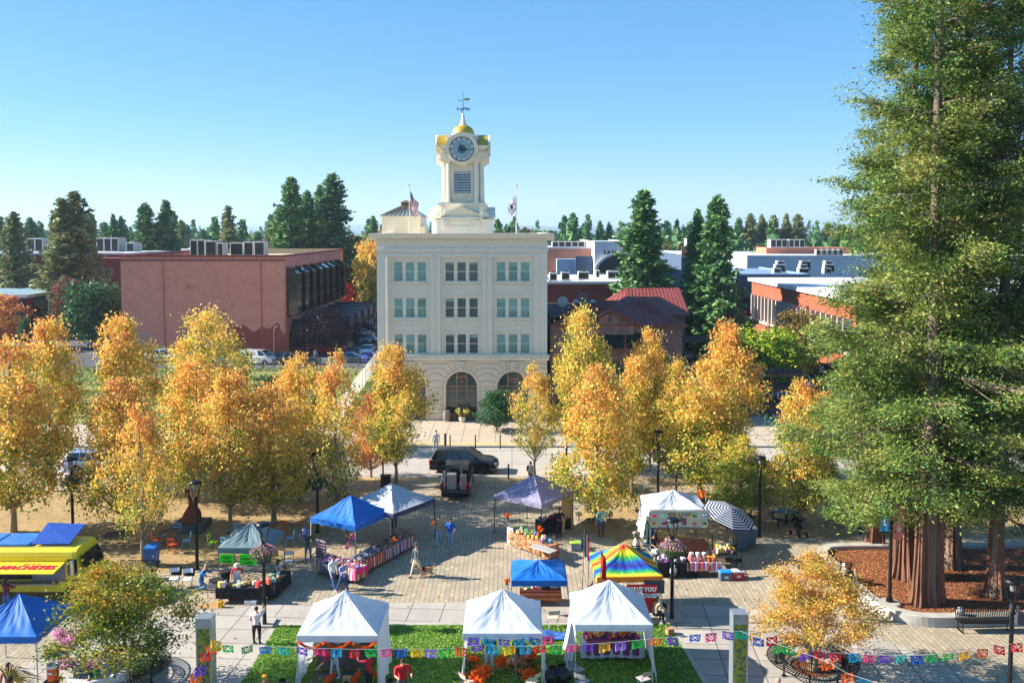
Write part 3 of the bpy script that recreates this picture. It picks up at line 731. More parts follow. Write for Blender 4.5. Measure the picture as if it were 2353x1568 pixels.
fl = MB(); fl.box(x+.14,x+.62,y-.008,y+.008,z3-.04,z3+.2); sub(fl, 'vane_tail', mat('pale_gold', (190,170,110), .5, .4))
for s, dx, dy in (('S',-.5,-.12),('N',.52,.08),('E',-.2,.5),('W',.22,-.55)):
 o = text(s, .4, M_black, tower, Vector((x+dx, y+dy, z2))-HL, (R(90),0,0), name='compass_letter', depth=.012, sx=-1, bold=.008)
def clock(T_):
 def loc(bb): bb.T = T_; return bb
 yc = -2.46
 b = loc(MB()); 
 def disc(r, y, m, bb, n=40):
  bb.add([(0,y,zc)]+[(r*math.cos(2*PI*i/n), y, zc+r*math.sin(2*PI*i/n)) for i in range(n)], [(0,1+(i+1)%n,1+i)[::-1] for i in range(n)], m)
 disc(1.14, yc, 0, b); disc(1.08, yc-.006, 1, b); disc(.84, yc-.012, 0, b); disc(.82, yc-.018, 2, b); disc(.4, yc-.024, 3, b)
 for k in range(12):
  a = 2*PI*k/12; s, c = math.sin(a), math.cos(a)
  for q in ((-1,0,1) if k in (0,8,7,3,2,9,10) else (-.5,.5)):
   rr0, rr1 = .88, 1.05; off = q*.045
   p = [(s*rr0+c*(off-.016), zc+c*rr0-s*(off-.016)), (s*rr0+c*(off+.016), zc+c*rr0-s*(off+.016)), (s*rr1+c*(off+.016), zc+c*rr1-s*(off+.016)), (s*rr1+c*(off-.016), zc+c*rr1-s*(off-.016))]
   b.add([(u,yc-.02,v) for u, v in p], [(0,1,2,3)], 0)
  b.add([(s*.5+c*.09,yc-.022,zc+c*.5-s*.09),(s*.5-c*.09,yc-.022,zc+c*.5+s*.09),(s*.72-c*.12,yc-.022,zc+c*.72+s*.12),(s*.72+c*.12,yc-.022,zc+c*.72-s*.12)], [(0,1,2,3)], 4)
 sub(b, 'clock_face', [M_black, mat('clock_white', (200,206,210), .4, var=.03), mat('clock_pale_blue', (150,180,190), .4, var=.05), mat('clock_centre', (70,104,122), .4), mat('clock_green', (150,176,160), .4)])
 for ang, ln, wd in ((R(338), .62, .06), (R(94), .98, .05)):
  b = loc(MB()); s, c = math.sin(ang), math.cos(ang); y = yc-.06
  b.add([(-s*.25-c*wd,y,zc-c*.25+s*wd),(-s*.25+c*wd,y,zc-c*.25-s*wd),(s*ln+c*.02,y,zc+c*ln-s*.02),(s*ln-c*.02,y,zc+c*ln+s*.02)], [(0,1,2,3)])
  b.cyl((s*ln*.45,y-.01,zc+c*ln*.45),(s*ln*.45,y+.01,zc+c*ln*.45),.09,n=10)
  sub(b, 'clock_hand', M_black)
for k in (0, 1, 3): clock(Matrix.Translation((TC[0], TC[1], 0)) @ Matrix.Rotation(k*PI/2, 4, 'Z'))
PY = HY+10
def px_(x, y): return WD(x, y, PY)
b = MB(); a = px_(877,496); e = px_(965,496); b.box(a.x, e.x, PY, PY+7, HZ-1, a.z); c2 = px_(975,520); b.box(e.x, c2.x, PY+.5, PY+4, HZ-1, c2.z)
sh = b.build('stair_tower', M_cream2, hotel, True)
b = MB(); pk = px_(924,470); n = 9
x0, x1 = a.x-.15, e.x+.15
ra, rb = pk.x-.35, pk.x+.35
b.add([(x0,PY-.1,a.z),(x1,PY-.1,a.z),(x1,PY+7.1,a.z),(x0,PY+7.1,a.z),(ra,PY+3.4,pk.z),(rb,PY+3.4,pk.z)], [(0,1,5,4),(1,2,5),(2,3,4,5),(3,0,4)])
sub(b, 'skylight_roof', mat('skylight_glazing', (134,150,150), .3, .1), sh)
b = MB()
for i in range(n+1):
 t = i/n; b.tube([(x0+(x1-x0)*t,PY-.12,a.z+.02),(ra+(rb-ra)*t,PY+3.38,pk.z+.04)], .05, 4)
b.box(ra-.15,rb+.15,PY+3.2,PY+3.7,pk.z,pk.z+.3); b.add([(ra-.3,PY+3.,pk.z+.3),(rb+.3,PY+3.,pk.z+.3),(rb+.3,PY+3.9,pk.z+.3),(ra-.3,PY+3.9,pk.z+.3),((ra+rb)/2,PY+3.45,pk.z+.6)], [(0,1,4),(1,2,4),(2,3,4),(3,0,4)])
sub(b, 'roof_rib', mat('rust_brown_metal', (108,92,76), .7), sh)
def flagpole(x, ytop, lab, flagfn):
 p = WD(x, ytop, HY+1.); t = thing('flagpole', lab, 'flagpole', (p.x, HY+1., HZ-.9))
 h = p.z-(HZ-.9); b = MB(); b.cyl((0,0,0),(0,0,h),.05,.03,8); b.build('pole', M_white, t)
 b = MB(); b.sph((0,0,h+.08), .1, 8, 6); b.build('finial', M_gold, t); flagfn(t, h); return t
MS = [mat('flag_red',(176,24,44),.8,trans=.2), mat('flag_white',(222,222,224),.8,trans=.2), mat('flag_blue',(36,52,112),.8,trans=.2)]
def usflag(t, h):
 b = MB()
 def fn(u, v):      # u along fly (hanging down), v along hoist
  z = h-.45-v*1.0-u*2.05*(.6+.4*v); x = .08+u*.75*(1-.3*v)+.12*math.sin(u*9+v*2)*u; return (x+.0, .12*math.sin(u*12+v*5), z)
 b.grid(fn, 26, 13, mf=lambda u, v: 2 if (u < .4 and v < .53) else (0 if int(v*13+.01) % 2 == 0 else 1))
 b.build('flag', MS, t)
def caflag(t, h):
 b = MB()
 def fn(u, v): return (-.05-u*.65-.1*math.sin(v*5)*u, .1*math.sin(u*10+v*4), h-.55-v*1.6-u*1.3*(.9-.3*v))
 b.grid(fn, 20, 14, mf=lambda u, v: 1 if v > .86 or (u > .92 and v > .5) else (2 if .3 < u < .62 and .35 < v < .62 else 0))
 b.build('flag', [MS[1], MS[0], mat('flag_brown',(120,66,50),.8)], t)
flagpole(940, 428, 'white flagpole on the hotel roof flying a red white and blue striped flag', usflag)
flagpole(1186, 428, 'flagpole on the hotel roof with a limp white flag and brown emblem', caflag)
c0 = W(655.6, 817); BY = c0.y; BX1 = c0.x; BX0 = WD(279, 700, BY).x; BZ = WD(655, 590, BY).z; BYE = BY+44
bk = thing('brick_office_block', 'large windowless red brick block with slanted dark bay windows on its side', 'office building', ((BX0+BX1)/2, BY, 0))
b = MB(); b.add([(BX0,BY,0),(BX1,BY,0),(BX1,BY,BZ),(BX0,BY,BZ),(BX0,BYE,0),(BX1,BYE,0),(BX1,BYE,BZ),(BX0,BYE,BZ)], [(0,1,2,3),(1,5,6,2),(5,4,7,6),(4,0,3,7)])
b.add([(BX0+.4,BY+.4,BZ),(BX1-.4,BY+.4,BZ),(BX1-.4,BYE-.4,BZ),(BX0+.4,BYE-.4,BZ),(BX0,BY,BZ),(BX1,BY,BZ),(BX1,BYE,BZ),(BX0,BYE,BZ)], [(4,5,1,0),(5,6,2,1),(6,7,3,2),(7,4,0,3)])
b.build('wall', M_brick, bk, True)
b = MB(); b.box(BX0-.08,BX1+.08,BY-.08,BY+.45,BZ+.002,BZ+.25); b.box(BX1-.45,BX1+.08,BY+.45,BYE,BZ+.002,BZ+.25); b.box(BX0-.08,BX0+.45,BY+.45,BYE,BZ+.002,BZ+.25); b.box(BX0-.04,BX1+.04,BY-.04,BY-.002,BZ-.62,BZ-.5)
x = BX0
while x < BX1: b.box(x, x+.12, BY-.07, BY-.002, BZ-.48, BZ-.22); x += .3
b.build('parapet', M_brickD, bk, True)
b = MB(); b.box(BX0+.45,BX1-.45,BY+.45,BYE-.45,BZ-.9,BZ-.6); b.box(BX0+.41,BX1-.41,BYE-.5,BYE-.41,BZ-.6,BZ+.3); b.build('roof', mat('beige_roof',(190,172,140),.85), bk, True)
b = MB(); b.cyl((BX1-3.2,BY-.08,0),(BX1-3.2,BY-.08,BZ),.07); b.cyl((BX0+6,BY-.08,0),(BX0+6,BY-.08,BZ),.07); b.box(BX0+9,BX0+9.7,BY-.1,BY-.002,9.4,10); b.box(BX0+14,BX0+14.5,BY-.1,BY-.002,6.,6.5); b.build('downpipe', mat('pipe_brown',(186,116,98),.7), bk, True)
b = MB(); n = 30
pts = []
for i in range(n+1):
 u = i/n; pts.append((BX1-8.6*(1-u)-.02*0, BY-.004, 4.0+.35*math.sin(u*9)+.3*math.sin(u*23)-(.9 if u > .93 else 0)))
b.add(pts+[(p[0],p[1],0.02) for p in pts], [(i, n+1+i, n+2+i, i+1) for i in range(n)])
b.build('damp_stain', brickmat('damp_brick',(164,78,62),(152,70,58),(160,92,78),.5,.11,.008,.5,vert=True,var=.15,spread=.4,bump=.2), bk, True)
M_bayg = glassmat('bronze_glass', (34,26,28), .05)
for k in range(8):
 ya = BY+1.2+k*5.0; b = MB(); zt_, zb_ = 12.4, 5.3; pj = 1.5
 b.extr([(ya,zb_),(ya+2.6,zb_),(ya+2.6,zt_),(ya,zt_)], BX1+.001, BX1+.12)
 pl = [(BX1+.12,zb_+.3),(BX1+pj,zb_+.3),(BX1+pj,zt_-.9),(BX1+.12,zt_)]
 b.extr(pl, ya, ya+2.6, 0, 'y')
 w_ = b.build('bay_window', M_bayg, bk, True)
 f = MB()
 for yy in (ya-.03, ya+.85, ya+1.7, ya+2.55): f.box(BX1+pj+.002, BX1+pj+.06, yy, yy+.08, zb_+.3, zt_-.9)
 for zz in (zb_+.3, zb_+2.2, zb_+4.1, zt_-.98): f.box(BX1+pj+.004, BX1+pj+.07, ya, ya+2.6, zz, zz+.08); f.box(BX1+.12,BX1+pj,ya-.05,ya-.002,zz,zz+.08)
 o = f.build('glazing_bar', mat('bronze_frame',(70,60,58),.4,.5), w_); o.data.transform(Matrix.Translation(-Vector(bk.location)))
M_aw = mat('black_vinyl_awning', (24,30,38), .35, var=.1, spec=.6)
for k in range(6):
 b = MB(); yy = BY+3+k*6.2; L_ = 3.2 if k == 0 else 7.5
 pts = [(yy+1.9*(1-math.cos(PI*i/10)), 3.3+1.5*math.sin(PI*i/10)) for i in range(11)]
 b.extr(pts, BX1+.15, BX1+L_); b.box(BX1+.15,BX1+L_,yy,yy+3.8,3.0,3.29)
 for q in (.3, L_-.3): b.cyl((BX1+q,yy+.3,0),(BX1+q,yy+.3,3.),.12); b.cyl((BX1+q,yy+3.5,0),(BX1+q,yy+3.5,3.),.12)
 b.build('awning', M_aw, bk, True)
b = MB(); b.box(BX1+.001,BX1+.08,BY+2.2,BY+12,0,3.2); b.build('entrance', M_dark, bk, True)
b = MB()
for q in range(5): b.box(BX1+.1,BX1+3.6-q*.5,BY+3+q*.01,BY+9,q*.17,q*.17+.17)
b.build('steps', mat('brown_steps',(92,66,60),.8), bk, True)
for s, zz in (('ELLS', 0), ('RADIO', -1.05)):
 p = WD(343, 770, BY-.12); text(s, 1.05, mat('sign_letters_beige',(196,180,160),.6), bk, Vector((p.x+.45, p.y, p.z+zz))-Vector(bk.location), (R(90),0,0), ax='RIGHT', bold=.02)
def hvac(par, x, y, z, sx, sy, sz, m=None, fan=True):
 b = MB(); L0 = Vector(par.location)
 b.bbox(x, x+sx, y, y+sy, z, z+sz, .04, 0)
 k = max(1, int(sx/1.2))
 for i in range(k):
  b.box(x+.15+i*sx/k, x-.12+(i+1)*sx/k, y-.01, y-.001, z+.25, z+sz-.2, 1)
  if fan: b.cyl((x+(i+.5)*sx/k, y+sy/2, z+sz), (x+(i+.5)*sx/k, y+sy/2, z+sz+.16), min(sx/k, sy)*.32, n=10, m=1)
 o = b.build('air_conditioner', [m or M_hvac, M_dark], par, True); return o
rg = random.Random(8)
for k, (x, sx) in enumerate(((438,34),(474,26),(502,14),(520,30),(556,22),(582,24))):
 p = WD(x, 578, BY+24); q = WD(x+sx, 578, BY+24); hvac(bk, p.x, BY+24+rg.uniform(-1,2), BZ-.6, q.x-p.x, 2.5, 2.4+rg.uniform(-.3,.4))
Y = 178.
a = WD(-260,585,Y); e = WD(284,585,Y)
st = thing('department_store', 'long dark brick store with white roof behind the low navy and red shop', 'store', (-85, Y, 0))
b = MB(); b.box(a.x, e.x, Y, Y+60, 0, a.z); b.build('wall', M_brickD, st, True)
b = MB(); b.box(a.x+.5, e.x-.5, Y+.5, Y+59, a.z, a.z+.25); b.box(a.x, e.x, Y-.1, Y+.49, a.z+.002, a.z+.4); b.build('roof', M_roofw, st, True)
b = MB(); p = WD(205, 600, Y-.02); b.box(p.x, e.x+5, Y-6, Y-.01, 0, WD(205,593,Y-6).z); b.build('side_wing', M_brickD, st, True)
for k, (x, sx, h) in enumerate(((-2,60,2.2),(62,36,2.9),(108,14,1.8),(222,50,3.0),(290,18,2.))):
 p = WD(x, 575, Y+14); q = WD(x+sx, 575, Y+14); hvac(st, p.x, Y+14, a.z+.2, q.x-p.x, 4, h, fan=False)
Y = W(61, 779).y; x1 = W(61,779).x; zt = WD(61, 684, Y).z
lo = thing('corner_shop', 'low shop with navy front and red side wall at the street corner', 'shop', (x1-8, Y, 0))
b = MB(); b.box(x1-24, x1, Y, Y+16, 0, zt); b.build('wall', M_navy, lo, True)
b = MB(); b.box(x1+.003, x1+.1, Y-.0, Y+16, 0, zt-.2); b.build('side_wall', M_red, lo, True)
b = MB(); b.box(x1-24.3, x1+.5, Y-.4, Y+16.4, zt+.002, zt+.55, 0); b.box(x1-23.9,x1+.1,Y+.0,Y+16.,zt+.55,zt+.56,1); b.build('roof_fascia', [M_white, mat('teal_roof',(120,150,160),.7)], lo, True)
b = MB(); b.box(x1+.101, x1+.2, Y+4.5, Y+8.6, 1.9, 4.9, 0); b.box(x1+.2, x1+.22, Y+4.8, Y+6.4, 2.2, 4.6, 1); b.box(x1+.2, x1+.22, Y+6.6, Y+8.3, 2.2, 4.6, 1); b.build('window', [M_white, M_glassD], lo, True)
RY = HY+1.2
def rp(x, y, Y): return WD(x, y, Y)
EZ = rp(1400, 744, RY).z; RX0 = HX1+.35; RX1 = rp(1567,744,RY).x
rs = thing('restaurant_building', 'brick restaurant with dark red metal roofs and green awnings beside the hotel', 'restaurant', ((RX0+RX1)/2, RY, 0))
b = MB(); y = RY
ops = [(rp(x,800,RY).x, rp(x+w,800,RY).x, z0, z1) for x, w, z0, z1 in ((1352,26,3.4,5.4),(1400,34,3.4,5.4),(1352,26,.9,2.6),(1400,34,.3,2.6),(1450,28,.3,2.6))]
wall_open(b, RX0, RX1, 0, EZ, RY, ops, .3); b.add([(RX0,RY,0),(RX0,RY+25,0),(RX0,RY+25,EZ),(RX0,RY,EZ)], [(0,1,2,3)]); b.add([(RX1,RY,0),(RX1,RY+25,0),(RX1,RY+25,EZ),(RX1,RY,EZ)], [(0,1,2,3)])
b.box(RX0, RX1, RY+24.5, RY+25, 0, EZ); b.build('wall', M_brickC, rs, True)
for o_ in ops:
 b = MB(); b.box(o_[0],o_[1],RY+.2,RY+.22,o_[2],o_[3],1)
 for q in range(4): xx = o_[0]+(o_[1]-o_[0])*q/3; b.box(xx-.04,xx+.04,RY+.14,RY+.2,o_[2],o_[3],0)
 b.box(o_[0],o_[1],RY+.14,RY+.2,(o_[2]+o_[3])/2-.04,(o_[2]+o_[3])/2+.04,0); b.build('window', [M_black, M_glassD], rs, True)
def seam_roof(b, p0, p1, p2, p3, n):
 """quad p0 p1 (eave) p2 p3 (ridge) with standing seams"""
 p0, p1, p2, p3 = map(Vector, (p0, p1, p2, p3)); nn = (p1-p0).cross(p3-p0).normalized()
 if nn.z < 0: nn = -nn
 b.add([p0,p1,p2,p3,p0-nn*.12,p1-nn*.12,p2-nn*.12,p3-nn*.12], [(0,1,2,3),(7,6,5,4),(0,4,5,1),(1,5,6,2),(2,6,7,3),(3,7,4,0)])
 for i in range(1, n):
  t = i/n; a = p0.lerp(p1, t)+nn*.03; e = p3.lerp(p2, t)+nn*.03; b.tube([a, e], .035, 4)
b = MB(); rY = RY+5.2; RZ = rp(1430, 690, rY).z; L0 = RX0-.1; Lr = RX1+.4
rxa, rxb = rp(1378,690,rY).x, rp(1478,690,rY).x
seam_roof(b, (L0,RY-.5,EZ-.05),(Lr,RY-.5,EZ-.05),(rxb,rY,RZ),(rxa,rY,RZ), 28)
seam_roof(b, (Lr,RY-.5,EZ-.05),(Lr,RY+11,EZ-.05),(rxb,rY,RZ),(rxb,rY,RZ), 6)
zz = EZ+.5; seam_roof(b, (L0,RY+1.5,EZ+.35),(rxa+.0,rY-.1,RZ),(rxa+.0,rY+.1,RZ),(L0,RY+1.7,EZ+.35), 2)
b.build('front_roof', M_roofred, rs, True)
b = MB()
e0 = rp(1500,723,RY+16); e1 = rp(1582,723,RY+16); r0 = rp(1434,662,RY+25); r1 = rp(1558,661,RY+25); e00 = (rp(1440,723,RY+16).x, RY+16, e0.z)
seam_roof(b, e00, e1, r1, r0, 16); seam_roof(b, e1, (e1.x, RY+34, e1.z), r1, r1, 6); seam_roof(b, (e00[0]-3,RY+25,e0.z), e00, r0, r0, 4)
b.box(e00[0]+.3, e1.x-.3, RY+16.5, RY+32, 0, e1.z-.15, 1)
b.build('rear_roof', [M_roofred, M_brickC], rs, True)
b = MB(); f0 = rp(1294,724,RY+8); seam_roof(b, (rp(1300,728,RY+9).x,RY+9,EZ+.6),(rp(1350,728,RY+9).x,RY+9,EZ+.6),(rp(1352,700,RY+14).x,RY+14,rp(1352,672,RY+14).z),(rp(1330,700,RY+14).x,RY+14,rp(1352,672,RY+14).z), 5)
b.build('corner_roof', M_roofred, rs, True)
b = MB(); b.box(RX0+.2, rxb, RY+6, RY+22, EZ-.3, EZ+.1); b.build('flat_roof', mat('dark_flat_roof',(58,52,60),.9), rs, True)
gx0, gx1, gxp = rp(1338,741,RY-.7).x, rp(1465,741,RY-.7).x, rp(1402,741,RY-.7).x; gz = rp(1402,711,RY-.7).z; ez = rp(1338,742,RY-.7).z
b = MB(); b.add([(gx0+.3,RY-.4,ez),(gx1-.3,RY-.4,ez),(gxp,RY-.4,gz-.15)], [(0,1,2)]); b.box(gx0+.3,gx1-.3,RY-.4,RY+.5,ez-1.1,ez); 
for i in range(3):
 x_ = gxp+(i-1)*1.1; b.box(x_-.12,x_+.12,RY-.5,RY-.41,ez+.05,ez+.75 if i != 1 else gz-.3, 1)
b.tube([(gx0+.6,RY-.46,ez+.1),(gxp,RY-.46,ez+.95)], .09, 4, 1); b.tube([(gx1-.6,RY-.46,ez+.1),(gxp,RY-.46,ez+.95)], .09, 4, 1)
b.build('gable', [M_brickC, M_wood], rs, True)
b = MB(); seam_roof(b, (gx0,RY-.75,ez),(gx0,RY+2.5,ez),(gxp,RY+4,gz),(gxp,RY-.75,gz), 7); seam_roof(b, (gx1,RY+2.5,ez),(gx1,RY-.75,ez),(gxp,RY-.75,gz),(gxp,RY+4,gz), 7)
b.build('gable_roof', M_roofred, rs, True)
for (xa, xb, ya, yb) in ((1346,1378,764,788),(1386,1431,764,789),(1440,1470,764,789)):
 p = rp(xa,ya,RY-.02); q = rp(xb,ya,RY-.02); z1 = p.z; z0 = z1-1.15
 b = MB(); b.extr([(RY-.02,z1),(RY-1.2,z0),(RY-1.2,z0-.2),(RY-.02,z0-.2)], p.x, q.x); b.build('awning', M_green_aw, rs, True)
b = MB(); p = rp(1482,764,RY-.5); x_ = p.x
for i in range(6):
 u = i/6; 
b.grid(lambda u, v: (x_+v*1.9+u*2.1*v*.6+u*1.2, RY-.6-u*7.5, p.z-.1-v*2.9-u*1.0), 8, 6)
b.grid(lambda u, v: (x_+3.6-v*.0+u*1.9, RY-.6-u*7.5+v*.02, p.z-3.2-v*.5-u*1.0), 8, 1)
b.build('patio_canopy', M_green_aw, rs, True)
for (sx_, sy_) in ((0,0),(3.2,0),(1.2,-6.5),(4.6,-6.5)):
 b = MB(); b.box(x_+sx_+.6,x_+sx_+.75,RY-.8+sy_,RY-.65+sy_,0,2.6); b.build('canopy_post', M_black, rs, True)
hvac(rs, rp(1320,700,RY+9).x, RY+9, EZ+.1, 2.2, 2, 1.3, M_steel); b = MB()
pp = [rp(1362,730,RY+8),rp(1362,708,RY+8),rp(1372,700,RY+8),rp(1412,700,RY+8)]; b.tube([tuple(q) for q in pp], .3, 8); b.build('duct', M_steel, rs, True)
b = MB(); q = rp(1292,692,RY+12); b.lathe([(.05,0),(.5,.18),(.55,.25)], (0,0,0), 14); b.T = Matrix(); 
for i in range(len(b.v)): v = b.v[i]; b.v[i] = (q.x+v[0], q.y-v[2], q.z+v[1])
b.cyl((q.x,q.y,EZ),(q.x,q.y,q.z),.04); b.build('satellite_dish', M_white, rs, True)
def block(name, label, cat, Y, xa, xb, yt, dep, mw, mr=None, par=.0):
 a = WD(xa, yt, Y); e = WD(xb, yt, Y); t = thing(name, label, cat, ((a.x+e.x)/2, Y, 0)); z = a.z
 b = MB(); b.box(a.x, e.x, Y, Y+dep, 0, z); b.build('wall', mw, t, True)
 b = MB(); b.box(a.x-.1, e.x+.1, Y-.1, Y+.35, z+.002, z+.35+par); b.box(a.x-.1, a.x+.35, Y+.35, Y+dep, z+.002, z+.35+par); b.box(e.x-.35, e.x+.1, Y+.35, Y+dep, z+.002, z+.35+par); b.box(a.x+.35,e.x-.35,Y+.35,Y+dep,z+.001,z+.06)
 b.build('roof', mr or M_roofw, t, True); return t, z, a.x, e.x
M_terra = mat('terracotta_panels', (196,124,98), .85, var=.1, vs=.3)
M_bluew = mat('pale_blue_wall', (156,176,196), .85, var=.06, vs=.3)
M_whitew = mat('whitewashed_wall', (196,200,206), .85, var=.05, vs=.3)
M_slate = mat('slate_blue_wall', (74,92,116), .8, var=.1)
t, z, xa, xb = block('flat_roofed_brick_shop', 'brown brick shop with white flat roof and many vents behind the restaurant', 'shop', 128, 1256, 1520, 652, 26, M_brickD)
for k, (x, s) in enumerate(((1262,18),(1290,20),(1330,26),(1400,28),(1440,22),(1375,10))): p = WD(x,640,134+k); hvac(t, p.x, 134+k*2, z, s*.064, 1.6, 1.3)
t, z, xa, xb = block('terracotta_hall', 'long terracotta clad hall with white roof just right of the hotel cornice', 'hall', 196, 1256, 1364, 571, 34, M_terra)
b = MB(); b.box(xa+2,xb,192,195.9,0,WD(1300,595,192).z); b.build('lower_wall', M_bluew, t, True); b = MB(); p = WD(1322,600,191); b.box(p.x,p.x+3.6,191,191.9,0,WD(1322,588,191).z); b.build('door_panel', M_slate, t, True)
for k in range(3): p = WD(1268+k*30,566,210); hvac(t, p.x, 210, z, 3, 3, 1.4)
t, z, xa, xb = block('shopping_mall', 'white mall front with black SANTA lettering and an arched entrance', 'mall', 188, 1366, 1448, 558, 40, M_whitew)
p = WD(1386,580,187.8); text('SANTA ROSA', 1.15, M_black, t, Vector((p.x, p.y, p.z))-Vector(t.location), (R(90),0,0), ax='LEFT', space=1.35, bold=.04)
b = MB(); cx_ = WD(1428,620,187.8).x; r = 5.2; zz = WD(1428,620,187.8).z-.6
b.add([(cx_+r*math.cos(PI*i/16),187.9,zz+r*.75*math.sin(PI*i/16)) for i in range(17)], [tuple(range(16,-1,-1))], 0)
for i in range(16):
 t0, t1 = PI*i/16, PI*(i+1)/16; b.extr([(cx_+r*math.cos(t0),zz+r*.75*math.sin(t0)),(cx_+(r+.6)*math.cos(t0),zz+(r+.6)*.75*math.sin(t0)),(cx_+(r+.6)*math.cos(t1),zz+(r+.6)*.75*math.sin(t1)),(cx_+r*math.cos(t1),zz+r*.75*math.sin(t1))], 187.3, 187.88, 1, 'y')
b.build('entrance_arch', [M_dark, M_white], t, True)
t, z, xa, xb = block('orange_parapet_block', 'block with orange parapet and slate wall seen between two tall redwoods', 'commercial building', 190, 1565, 1634, 584, 30, M_slate)
b = MB(); b.box(xa,xb,189.7,189.9,z-.6,z+1.7); b.build('parapet', M_terra, t, True); hvac(t, xa+3, 200, z, 5, 3, 3.2)
t, z, xa, xb = block('white_roofed_hall', 'wide white roofed hall with orange rooftop boxes behind the bright green street tree', 'hall', 214, 1716, 2420, 590, 60, M_whitew)
b = MB(); p = WD(1760,575,240); b.box(p.x,p.x+22,240,250,z,z+1.7); p2 = WD(1776,575,238); b.build('penthouse', M_terra, t, True)
for x, s in ((1770,44),(1812,42)): q = WD(x,562,239); hvac(t, q.x, 239, z+1.7, s*.1, 3, 2.2, fan=False)
for k in range(5): q = WD(1874+k*13,600,222); hvac(t, q.x, 222, z, 1.1, 1.2, 1.6)
t, z, xa, xb = block('blue_roofed_shop', 'shop with pale blue roof full of vents behind the finned brick building', 'shop', 150, 1692, 1860, 634, 30, M_stone, M_roofb)
for k in range(9): q = WD(1770+k*19,620,160); hvac(t, q.x, 158+(k%3)*4, z, 1.3+.5*(k%2), 1.4, 1.0+.5*(k%3))
t, z, xa, xb = block('red_corner_tower', 'small dark red block peeking out beside the hotel cornice', 'commercial building', 240, 1256, 1277, 562, 12, M_red)
t, z, xa, xb = block('beige_office', 'distant beige office block above the mall roof', 'office building', 330, 1420, 1462, 545, 20, mat('beige_wall',(186,176,160),.85))
t, z, xa, xb = block('tan_hotel_wing', 'distant tan building with dark windows beyond the mall', 'office building', 320, 1300, 1352, 548, 20, mat('tan_wall',(170,160,150),.85))
b = MB()
for k in range(6): b.box(xa+.8+k*1.3,xa+1.5+k*1.3,319.9,319.98,z-2.4,z-1.2)
b.build('window', M_dark, t, True)
t, z, xa, xb = block('brick_terrace', 'small red brick terrace with white trim between the golden tree and hotel', 'commercial building', 262, 812, 862, 570, 14, M_brickO)
t, z, xa, xb = block('motel_building', 'distant motel with brown hipped tiled roof beyond the rooftop units', 'motel', 300, 548, 612, 560, 14, mat('motel_wall',(200,184,168),.85))
b = MB(); b.add([(xa-1,299,z),(xb+1,299,z),(xb+1,315,z),(xa-1,315,z),(xa+4,307,z+2.4),(xb-4,307,z+2.4)], [(0,1,5,4),(1,2,5),(2,3,4,5),(3,0,4)]); b.build('tiled_roof', mat('brown_tiles',(150,98,84),.85), t, True)
xf = WD(1727,645,138).x; zf_ = WD(1727,645,138).z
fb = thing('finned_brick_building', 'orange brick building with upright concrete fins facing the side street', 'commercial building', (xf+10, 118, 0))
b = MB(); b.box(xf, xf+40, 96, 138, 0, zf_); b.build('wall', M_brickO, fb, True)
b = MB(); b.box(xf-.5, xf+40, 95.5, 138.5, zf_+.002, zf_+.5); b.build('roof', M_roofw, fb, True)
b = MB(); b.box(xf-.02,xf-.003,97,137,4.6,7.9); b.build('window', M_glassD, fb, True)
b = MB(); b.box(xf-.7,xf-.021,96.5,137.5,4.2,4.5)
for k in range(22): b.box(xf-.62, xf-.03, 98+k*1.8, 98.25+k*1.8, 4.5, 8.0)
b.build('fin', mat('pale_concrete_fin',(206,190,178),.8), fb, True)
b = MB(); b.extr([(4.2,0),(4.2,0)], 0, 0) if False else None
b.add([(xf-2.2,97,3.2),(xf-2.2,137,3.2),(xf-.02,137,4.2),(xf-.02,97,4.2)], [(0,1,2,3)]); b.add([(xf-2.2,97,2.9),(xf-2.2,137,2.9),(xf-2.2,137,3.2),(xf-2.2,97,3.2)], [(0,1,2,3)]); b.build('shop_awning', mat('rust_brick_awning',(160,84,60),.85), fb, True)
b = MB(); b.box(xf-.03,xf-.004,100,136,.2,2.7); b.build('shop_window', M_glassD, fb, True)
ar = thing('arcade_front', 'white shop front with two arches of pink and purple stripes', 'shop', (WD(1690,730,150).x, 150, 0))
x_ = ar.location.x; b = MB(); b.box(x_-5,x_+4,150,153,0,6.2); b.build('wall', M_whitew, ar, True)
for s_, c_ in ((-2.4,(200,60,140)),(1.8,(120,40,150))):
 b = MB(); r = 1.5
 for i in range(12):
  t0, t1 = PI*i/12, PI*(i+1)/12; b.extr([(x_+s_+r*math.cos(t0),3+r*math.sin(t0)),(x_+s_+(r+.5)*math.cos(t0),3+(r+.5)*math.sin(t0)),(x_+s_+(r+.5)*math.cos(t1),3+(r+.5)*math.sin(t1)),(x_+s_+r*math.cos(t1),3+r*math.sin(t1))], 149.8, 149.95, 0, 'y')
 b.box(x_+s_-r-.5,x_+s_-r,149.8,149.95,0,3); b.box(x_+s_+r,x_+s_+r+.5,149.8,149.95,0,3); b.box(x_+s_-r,x_+s_+r,149.9,149.96,0,3,1)
 b.build('arch', [mat('arch_%d' % c_[0], c_, .6), M_dark], ar, True)
pg = thing('timber_pergola', 'two tier dark timber pergola beside the street of parked cars', 'pergola', tuple(W(1770,960)))
b = MB()
for x in (-2.6,0,2.6):
 for y in (0,2.4): b.box(x-.17,x+.17,y-.17,y+.17,0,4.6 if x == 0 else 4.0)
for z in (1.0,2.5,3.9):
 for y in (-.05,2.45): b.box(-3.3,3.3,y-.08,y+.08,z,z+.25)
 for k in range(11): b.box(-3.1+k*.6,-2.98+k*.6,-.6,3.,z+.26,z+.42)
b.build('frame', M_wood, pg)
pg2 = thing('timber_trellis', 'low timber trellis over the patio beside the restaurant', 'pergola', tuple(rp(1600,745,RY+8))[:2]+(0,))
b = MB(); zz = 6.2
